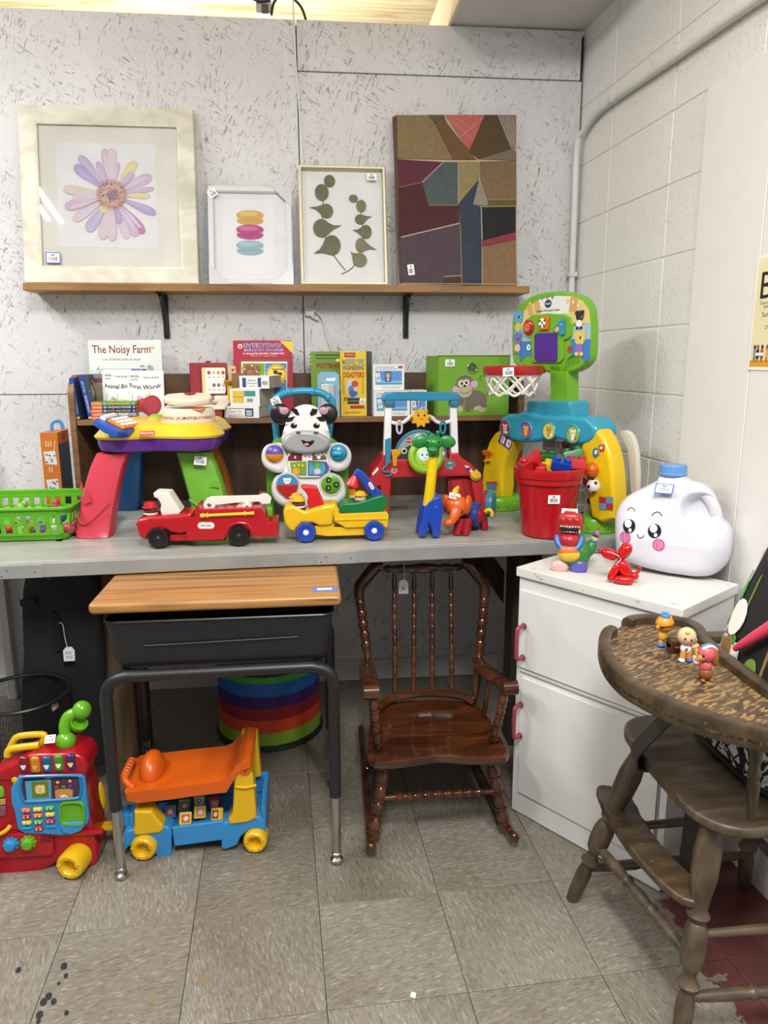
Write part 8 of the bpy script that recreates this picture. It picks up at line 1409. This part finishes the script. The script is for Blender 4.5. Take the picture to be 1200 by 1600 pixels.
q = MB(pl('#c9b23c', .4)); q.box(o_(.019, -.012, .022), (.010, .010, .012), .002); q.use(pl('#d8d3c8', .4)); q.box(o_(.019, -.014, .0075), (.016, .013, .0145), .0015); bl_ = q.build('toy_blocks', t, 'tiny stacked toy blocks', kind='stuff'); p = pmb(); p.text(FR(o_(.019, -.0208, .004), (1, 0, 0), (0, 0, 1), (0, -1, 0)), '13', 0, 0, .007, '#8a2c2c', .0003, bold=.02); p.build('number_print', bl_)
A = AZ(1100, 1062, ZY_); t = thing('toy_figure', 'small brown toy dog figure with pink hood and jacket on the tray', 'figurine', A, 'little figures on the tray')
q = MB(pl('#7a4a20', .4)); q.ell(o_(.002, 0, .014), (.0135, .013, .0135)); 
for dx, dy in ((-.008, -.01), (.010, -.009), (-.008, .008), (.01, .008)): q.ell(o_(dx, dy, .0035), (.005, .006, .0035), seg=10, rings=6)
q.build('body', t); q = MB(pl('#c2565a', .4)); q.ell(o_(.0, 0, .03), (.0125, .012, .013)); q.build('jacket', t, 'pink jacket'); q = MB(pl('#c2565a', .4)); q.ell(o_(.0, 0, .054), (.0165, .016, .018)); hd = q.build('head', t, 'pink hood'); q = MB(pl('#a86e34', .4)); q.ell(o_(-.013, -.005, .048), (.009, .008, .007)); q.tube([o_(-.013, -.006, .045), o_(-.026, -.009, .047)], [.005, .0025], 8, 2); q.build('muzzle', hd); q = MB(pl('#8f5a26', .4)); q.ell(o_(.014, -.004, .050), (.009, .007, .021), (0, -.2, 0)); q.build('ear', hd, 'brown floppy ear')
q = MB(pl('#dfe0e2', .4)); q.tube([o_(-.012, -.006, .066), o_(-.002, -.008, .0715), o_(.009, -.006, .070), o_(.018, -.004, .062)], .0028, 8, 4); q.use(pl('#4a7f9c', .4)); q.tube([o_(-.010, 0, .069), o_(.0, -.002, .0735), o_(.008, 0, .072)], .003, 8, 4); q.build('hood_trim', hd, 'white and blue trim'); q = MB('#1d1410'); q.ell(o_(-.0125, -.0115, .054), (.0025, .002, .0035), seg=8, rings=6); q.build('eye', hd)
# ---------------------------------------------------------------- red toy train with phone panel
TY = 1.815; T_ = lambda x, y, h=0: AY(x, y, TY-h); tp = lambda x, y, h=0: T_(x/4.705, 1060+y/4.705, h)
t = thing('toy_train', 'red toy train with phone, number keys and yellow wheels on the floor at the left', 'toy train', (-.74, 1.9, 0))
TR = pl('#a0121f', .22)
def tpr(m, pts, h0, d, r=.006, sub=0, seg=3, cv=tp): q = MB(m if not isinstance(m, str) else pl(m, .28)); P_ = [cv(x, y, h0) for x, y in pts]; q.prism(smooth(P_, sub) if sub else P_, (0, -d, 0), r, seg); return q
bod = [(-330, 700), (-120, 660), (40, 660), (50, 580), (90, 530), (150, 500), (560, 500), (690, 505), (700, 590), (730, 760), (765, 930), (790, 1080), (790, 1170), (755, 1240), (690, 1290), (610, 1290), (590, 1230), (500, 1190), (420, 1235), (400, 1262), (0, 1285), (-330, 1290)]
tpr(TR, bod, -.105, .105, .016).build('body', t, 'glossy red train body')
q = MB(TR); rp_ = [(60, 590), (62, 545), (110, 515), (330, 415), (620, 400), (690, 425), (728, 480), (722, 545), (690, 600), (640, 630), (560, 590), (120, 600)]; q.prism([tp(x, y, -.10) for x, y in rp_], (0, -.107, 0), .012, 3); q.build('roof', t)
q = MB(TR); q.tube([tp(x, y, .004) for x, y in ((-330, 1200), (0, 1170), (300, 1145), (560, 1130), (760, 1125))], .008, 8, 3); q.build('side_ridge', t)
tpr(TR, ((-330, 1120), (-10, 1110), (380, 1105), (400, 1140), (420, 1240), (395, 1268), (0, 1290), (-330, 1296)), -.01, .022, .006).build('skirt', t)
BL2 = pl('#2c86bf', .26)
q = tpr(BL2, ((150, 700), (600, 690), (632, 712), (648, 850), (664, 1000), (660, 1040), (610, 1100), (500, 1135), (190, 1122), (140, 1085), (118, 960), (95, 900), (90, 790), (125, 745)), 0, .014, .006); pn = q.build('phone_panel', t, 'sky blue phone panel')
f = FR(tp(370, 810, .0145), (1, 0, 0), (0, 0, 1), (0, -1, 0)); u_ = lambda x, y: onpl(f, x/4.705, 1060+y/4.705)
q = MB(pl('#2474a8', .26)); sc = [(160, 740), (190, 720), (560, 712), (590, 735), (600, 800), (590, 860), (560, 880), (380, 895), (200, 905), (170, 880), (150, 800)]; q.tube([f(*u_(x, y), .001) for x, y in sc], .004, 8, 2, True); q.build('screen_frame', pn)
p = pmb(); PP = lambda pts, c, h: p.pol(f, [u_(x, y) for x, y in pts], h, mat(c, .3)); PP(sc, '#3a2c3c', .0006); PP([(165, 740), (195, 726), (560, 716), (585, 735), (575, 742), (180, 752)], '#141018', .0009); p.text(f, '12:34 PM', *u_(365, 732), .0048, '#dfdfe4', .0012); PP([(185, 755), (375, 742), (380, 885), (200, 900)], '#4f93b4', .001); PP([(230, 760), (355, 752), (360, 870), (240, 880)], '#5a6f2c', .0013); p.star(f, *u_(295, 812), .016, 10, .7, h=.0015, m=mat('#c9a03a', .3)); PP([(265, 785), (330, 780), (333, 840), (268, 845)], '#d8c07a', .0018); p.text(f, '?', *u_(298, 832), .011, '#3f86b0', .0021, bold=.03)
PP([(405, 820), (430, 812), (510, 808), (538, 820), (535, 875), (410, 882)], '#b4814a', .001); p.el2(f, *u_(472, 872), .0095, .0085, 0, .0013, mat('#e2d2b4', .3), 16, 0, math.pi); p.lin2(f, [u_(472, 872), u_(490, 845)], .0008, .0016, mat('#3a2c24', .3))
for x, y, c in ((425, 762, '#d9b32a'), (515, 752, '#d9b32a')): p.el2(f, *u_(x, y), .004, .0042, 0, .0012, mat(c, .3))
for x, y, c in ((418, 796, '#b83c3c'), (468, 793, '#4f8f3c'), (518, 788, '#6a4a86')): a, b_ = u_(x, y); p.rec(f, a-.005, b_-.003, a+.005, b_+.003, .0012, mat(c, .3))
PP([(400, 745), (585, 735), (592, 770), (560, 772), (395, 780)], '#4a2350', .0008); p.build('screen_print', pn, 'printed phone screen')
keys = [(195, 965, '#c9622a', '1'), (280, 958, '#d3b32c', '2'), (367, 948, '#4f9a34', '3'), (197, 1010, '#a8182c', '4'), (282, 1003, '#cf6a24', '5'), (370, 996, '#d3b32c', '6'), (200, 1057, '#d3b32c', '7'), (285, 1050, '#4f9a34', '8'), (373, 1044, '#a8182c', '9'), (290, 1098, '#a8182c', '0')]
for x, y, c, n_ in keys:
    q = MB(pl(c, .25)); c_ = f(*u_(x, y), 0); q.box(c_+V((0, -.002, 0)), (.0245, .010, .0115), .0045, 3); k_2 = q.build('key', pn); p = pmb(); fk = FR(c_+V((0, -.0073, 0)), (1, 0, 0), (0, 0, 1), (0, -1, 0)); p.text(fk, n_, -.005, -.0028, .0065, '#f0ece4', .0003, bold=.02); p.el2(fk, .005, 0, .0026, .002, 0, .0003, mat('#ece6d8', .4)); p.build('key_print', k_2)
for x, y in ((203, 1098), (378, 1085)): q = MB(BL2); q.box(f(*u_(x, y), 0), (.026, .010, .009), .004); q.build('blank_key', pn)
q = MB(pl('#5f9f22', .26)); c_ = f(*u_(533, 985), .0); O = smooth([f(*u_(x, y), .0) for x, y in ((440, 935), (470, 905), (580, 900), (622, 930), (630, 1010), (622, 1060), (580, 1075), (460, 1065), (440, 1000))], 3); q.loft([O, [c_+(p_-c_)*.98+V((0, -.007, 0)) for p_ in O], [c_+(p_-c_)*.88+V((0, -.007, 0)) for p_ in O], [c_+(p_-c_)*.8+V((0, .004, 0)) for p_ in O], [c_+(p_-c_)*.5+V((0, .011, 0)) for p_ in O], [c_+(p_-c_)*.05+V((0, .012, 0)) for p_ in O]]); q.build('handset_cradle', pn, 'lime green handset cradle')
q = tpr(BL2, ((440, 1070), (500, 1050), (620, 1045), (630, 1060), (600, 1110), (530, 1135), (470, 1125)), .012, .008, .003); q.build('coin_slot', pn)
for i, (x, y, c) in enumerate(((178, 630, '#7a1522'), (263, 632, '#b07a1c'), (348, 628, '#175378'), (435, 620, '#3f7f22'), (524, 612, '#3f2352'))):
    q = MB(pl(c, .18)); c_ = tp(x, y, .004); q.box(c_, (.025, .016, .046), .008, 3); tb2 = q.build('light_tab', t, ['dark red tab', 'amber tab', 'teal blue tab', 'green tab', 'purple tab'][i]); p = pmb(); fk = FR(c_+V((0, -.0083, -.004)), (1, 0, 0), (0, 0, 1), (0, -1, 0)); cc = ['#d9d9e0', '#e09a3c', '#c9dcea', '#d8e6c8', '#e0cf5a'][i]; [p.el2(fk, a, b_, r, r, 0, .0003, mat(cc, .4), 10) for a, b_, r in ((0, 0, .0055), (-.004, .003, .003), (.004, .003, .003), (0, -.004, .0035))]; p.build('animal_print', tb2)
YW2 = pl('#d0a514', .28)
q = MB(YW2); q.tube([tp(x, y, -.05) for x, y in ((75, 520), (95, 470), (140, 425), (310, 412), (325, 440), (285, 490), (150, 505))], .009, 10, 3, True); hd_ = q.build('carry_handle', t, 'yellow carry handle'); q = MB(YW2); q.tube([tp(x, y, -.03) for x, y in ((55, 570), (62, 535), (100, 515), (290, 492))], .010, 10, 3); q.build('handle_base', hd_)
PG = pl('#5f9f1f', .26); PB_ = lambda x, y, h=.0: tp(x, y, -.06+h)
q = MB(PG); q.ell(PB_(602, 232), .0245); q.ell(PB_(485, 458, .02), .026); q.tube([PB_(485, 440, .02), PB_(478, 350, .012), PB_(505, 280, .006), PB_(570, 245)], [.014, .016, .016, .014], 12, 4); ph = q.build('handset', t, 'lime green toy phone handset'); q = MB(PG); c_ = PB_(578, 338, .01); q.lathe([(.012, -.016), (.021, -.006), (.0225, .008), (.020, .008), (.015, -.002), (0, -.006)], c_, (.45, -.35, .8), 24); q.build('ear_cup', ph)
for x, y, c in ((78, 1222, '#2c86bf'), (206, 1212, '#5f9f22')):
    q = MB(pl(c, .28)); c_ = tp(x, y, .018); q.prism([c_+V(((.0205 if i % 4 < 2 else .0165)*math.cos(6.283*i/40), .008, (.0205 if i % 4 < 2 else .0165)*math.sin(6.283*i/40))) for i in range(40)], (0, -.01, 0), .001); q.lathe([(.016, 0), (.014, .010), (.012, .013), (0, .013)], c_, (0, -1, 0), 20); q.tube([c_+V((r*math.cos(a), -.0135, r*math.sin(a))) for r, a in ((.002, 0), (.004, 1.5), (.006, 3), (.008, 4.5), (.008, 6))], .0011, 5, 3); q.build('gear', t, 'toothed turning gear')
q = MB('#3c0a10'); 
for k in range(5): q.tube([tp(300, 1150+16*k, .0125), tp(340, 1142+14*k, .0125), tp(375, 1155+12*k, .0125)], .0011, 5, 3)
for k in range(8): q.ell(tp(395+(k % 3)*13, 1160+k*9, .0125), .0014, seg=6, rings=5)
q.build('speaker_slot', t, kind='stuff')
def bwheel(par, x, y, Yf, r, ln, yaw, nm='wheel'):
    c = AY(x, y, Yf); c.z = r+.0006; ax = V((math.sin(yaw), -math.cos(yaw), 0)); q = MB(YW2); q.lathe([(0, -ln), (r*.86, -ln), (r*.96, -ln+.008), (r, -.012), (r*.93, -.003), (r*.78, .001), (r*.58, .0), (r*.46, -.006), (r*.40, -.018), (0, -.02)], c, ax, 32); wo = q.build(nm, par, 'yellow wheel with raised marks')
    e1 = V((math.cos(yaw), math.sin(yaw), 0)); q = MB(YW2)
    for k in range(5): a = 1.2566*k+.4; q.tube([c+ax*.001+e1*(r*(.72+.06*math.cos(b_))*math.cos(a)+r*.1*math.cos(b_+a))+V((0, 0, r*.72*math.sin(a)+r*.1*math.sin(b_+a))) for b_ in (0, 1.5, 3, 4.5)], .0016, 5, 3)
    q.build('raised_mark', wo, kind='stuff')
bwheel(t, 105, 1338, 1.765, .038, .06, -.25); bwheel(t, -45, 1338, 1.765, .038, .06, -.1); bwheel(t, 112, 1330, 1.915, .038, .06, 0); bwheel(t, -45, 1330, 1.915, .038, .06, 0)
q = MB(YW2); q.ell(tp(752, 860, -.07), (.008, .016, .042), (0, -.08, 0)); q.build('side_lamp', t, 'yellow side oval')
q = MB(YW2); q.ell(tp(113, 745, .004), (.010, .006, .011)); q.box(tp(112, 770, .004), (.010, .008, .012), .003); q.build('handset_hook', t); q = MB(YW2); q.tube([tp(-40, 1150, .012), tp(10, 1140, .018), tp(55, 1110, .018), tp(75, 1080, .012)], .0055, 8, 4); q.build('yellow_arc', t); q = tpr('#6aa22c', ((-20, 790), (20, 788), (38, 810), (36, 860), (-20, 875)), 0, .008, .003); q.build('side_screen', t); q = tpr('#b08a4a', ((-10, 880), (45, 880), (45, 920), (-10, 925)), 0, .006, .002); q.build('brown_key', t); q = tpr('#7a4a5c', ((-10, 935), (48, 930), (48, 1000), (-10, 1008)), 0, .006, .002); q.build('plum_key', t)
f = FR(tp(378, 458, -.02), (1, 0, 0), (.0, .75, .65), (0, -.6, .8)); sticker(t, f, 0, 0, .026, .022, .05, h=.012)
# ---------------------------------------------------------------- ride-on wagon
WY = 1.838; wp = lambda x, y, h=0: AY(180+x/4.615, 1140+y/4.615, WY-h); WD = .19
t = thing('ride_on_wagon', 'blue ride-on wagon with orange seat and yellow wheels under the school desk', 'ride-on toy', (-.33, 1.92, 0))
BW = pl('#2f7fb8', .28)
wpr = lambda m, pts, h0, d, r=.006, sub=0: tpr(m, pts, h0, d, r, sub, 3, wp)
wpr(BW, ((80, 690), (100, 650), (140, 640), (390, 610), (430, 640), (430, 820), (400, 832), (330, 832), (300, 780), (250, 740), (190, 735), (130, 755), (100, 800), (85, 780)), -.055, .055, .008).build('front_panel', t); wpr(BW, ((780, 590), (1050, 540), (1092, 580), (1095, 660), (1050, 640), (980, 640), (920, 690), (895, 750), (820, 780), (780, 780)), -.055, .055, .008).build('front_panel', t)
wpr(BW, ((415, 690), (785, 640), (785, 778), (430, 825)), -.012, .012, .004).build('tray_side', t)
def back(pts, y): return [V((wp(x, yy).x, WY+y, wp(x, yy).z)) for x, yy in pts]
q = MB(BW); q.prism(back(((80, 690), (1080, 560), (1095, 700), (100, 800)), WD), (0, -.02, 0), .006); q.build('tray_side', t); z0 = wp(400, 800).z+.012
q = MB(BW); x0_, x1_ = wp(90, 700).x, wp(1085, 600).x; q.box(((x0_+x1_)/2, WY+WD/2, z0), (x1_-x0_-.01, WD-.02, .01), .003); q.build('tray_floor', t)
for x in (x0_+.008, x1_-.008): q = MB(BW); q.box((x, WY+WD/2, z0+.03), (.016, WD-.03, .07), .006); q.build('tray_end', t)
q = MB(BW); q.box((x0_-.014, WY+.05, z0+.04), (.03, .05, .04), .006); q.build('hitch_socket', t); q = MB(YW2); q.box((x0_-.05, WY+.05, z0+.012), (.07, .03, .012), .003)
for k in range(5): q.box((x0_-.035-.006*k, WY+.05, z0+.019), (.002, .024, .003))
q.build('hitch_bar', t, 'yellow hitch bar')
for x, y in ((222, 1326), (397, 1302)): bwheel(t, x, y, WY-.018, .0355 if x < 300 else .0335, .055, -.1)
for x in (226, 400): bwheel(t, x, 1315, WY+WD+.03, .0345, .05, 0)
wpr(YW2, ((165, 515), (290, 512), (320, 560), (365, 610), (372, 640), (350, 670), (160, 690), (155, 640), (165, 610)), -.045, .05, .008).build('seat_post', t, 'yellow seat post'); wpr(YW2, ((875, 240), (900, 212), (980, 212), (1003, 250), (1015, 390), (1025, 520), (1030, 560), (960, 590), (840, 605), (828, 570), (860, 520), (868, 400)), -.05, .055, .008).build('seat_post', t, 'yellow seat post')
q = MB(YW2); q.tube([wp(868, 412, .006), wp(940, 418, .008), wp(1018, 400, .006)], .004, 8, 3); q.build('post_ridge', t); q = MB(pl('#c4541a', .3)); q.lathe([(.016, 0), (.0155, .004), (0, .004)], wp(937, 288, .004), (0, -1, 0), 20); sc_ = q.build('post_screw', t, 'orange screw cap'); q = MB('#6a2408'); q.box(wp(937, 288, .0085), (.003, .001, .022)); q.build('slot', sc_)
for pts in (((165, 515), (365, 515), (372, 690), (160, 690)), ((875, 230), (1000, 230), (1030, 560), (840, 600))): q = MB(YW2); q.prism(back(pts, WD), (0, -.04, 0), .008); q.build('seat_post', t, 'yellow seat post')
OR = pl('#c4540f', .3)
zs = [wp(180, 428).z, wp(760, 366).z]; 
def seat_prof(y, ins=0):
    top = [(70, 440), (180, 428), (400, 402), (620, 380), (760, 362), (815, 335), (855, 285), (885, 235), (930, 208), (975, 212), (990, 235)]; bot = [(980, 255), (930, 275), (890, 305), (855, 365), (812, 440), (600, 465), (400, 490), (160, 515), (85, 495)]
    return [V((wp(x, yy).x, y, wp(x, yy).z)) for x, yy in top+bot]
Y0, Y1 = WY-.012, WY+WD-.01
q = MB(OR); rs_ = []
for y, k in ((Y0+.0, .97), (Y0+.006, 1), (Y1-.006, 1), (Y1, .97)):
    pr = seat_prof(y); c_ = sum(pr, V((0, 0, 0)))/len(pr); rs_.append([p_ if k == 1 else p_+(c_-p_).normalized()*.004 for p_ in pr])
q.loft(rs_); q.build('seat', t, 'orange moulded seat')
q = MB(OR); c_ = wp(225, 415); q.ell((c_.x, (Y0+Y1)/2, c_.z+.0), (.036, .062, .055)); q.build('saddle_horn', t)
q = MB(OR); q.tube([(wp(95, 440).x+.01, Y0+.03, wp(95, 440).z-.004), (wp(45, 420).x, Y0+.05, wp(60, 440).z+.01), (wp(45, 420).x-.004, (Y0+Y1)/2, wp(60, 440).z+.016), (wp(45, 420).x, Y1-.05, wp(60, 440).z+.01), (wp(95, 440).x+.01, Y1-.03, wp(95, 440).z-.004)], .010, 10, 5)
q.build('grip_loop', t); q = MB(OR)
for k in range(6): q.ell((wp(45, 420).x-.002, (Y0+Y1)/2-.04+.016*k, wp(60, 440).z+.015), (.0118, .005, .0118), seg=12, rings=8)
q.build('grip_ridge', t, kind='stuff')
for i, (x, y, h, c, c2_, rot, lb) in enumerate(((505, 640, -.03, '#d0a82a', '#a8483c', .25, 'yellow picture tile at the front left of the wagon tray'), (610, 600, -.06, '#d0a82a', '#b07a50', .3, 'yellow picture tile in the middle of the wagon tray'), (735, 610, -.03, '#d0a82a', '#8a3c30', -.5, 'yellow picture tile at the front right of the wagon tray'), (495, 560, -.10, '#6f9a2c', '#7a5ca0', .4, 'green picture tile leaning at the left back of the wagon tray'), (610, 530, -.12, '#8a9a4c', '#d9d9c8', .05, 'green letter D tile standing at the back of the wagon tray'), (722, 550, -.10, '#9c1a34', '#c98a8a', 0, 'red picture tile at the back right of the wagon tray'), (395, 590, -.07, '#2f6fa8', '#a03a5c', .1, 'blue picture tile by the left post of the wagon tray'))):
    c_ = wp(x, y, h); dim = .034; tl2 = -.5 if h > -.09 else -.15; R = Euler((tl2, rot*.6, rot)).to_matrix().to_4x4(); c_.z = max(c_.z, z0+.03); tt = thing('letter_tile', lb, 'toy tile', c_, 'picture tiles in the wagon tray'); q = MB(pl(c, .3)); q.box(c_, (dim, .014, dim), .003, 2, R); q.build('tile_frame', tt); ff = FR(c_+(R @ V((0, -.0075, 0))), R @ V((1, 0, 0)), R @ V((0, 0, 1)), R @ V((0, -1, 0))); p = pmb(); p.rec(ff, -.011, -.011, .011, .011, .0003, mat(c2_, .4)); p.el2(ff, .001, 0, .007, .006, .4, .0006, mat('#d9c39a' if i != 4 else '#e6e4d8', .4))
    if i == 4: p.text(ff, 'D', 0, -.006, .014, '#2c2c2c', .001, bold=.02)
    p.build('tile_print', tt)
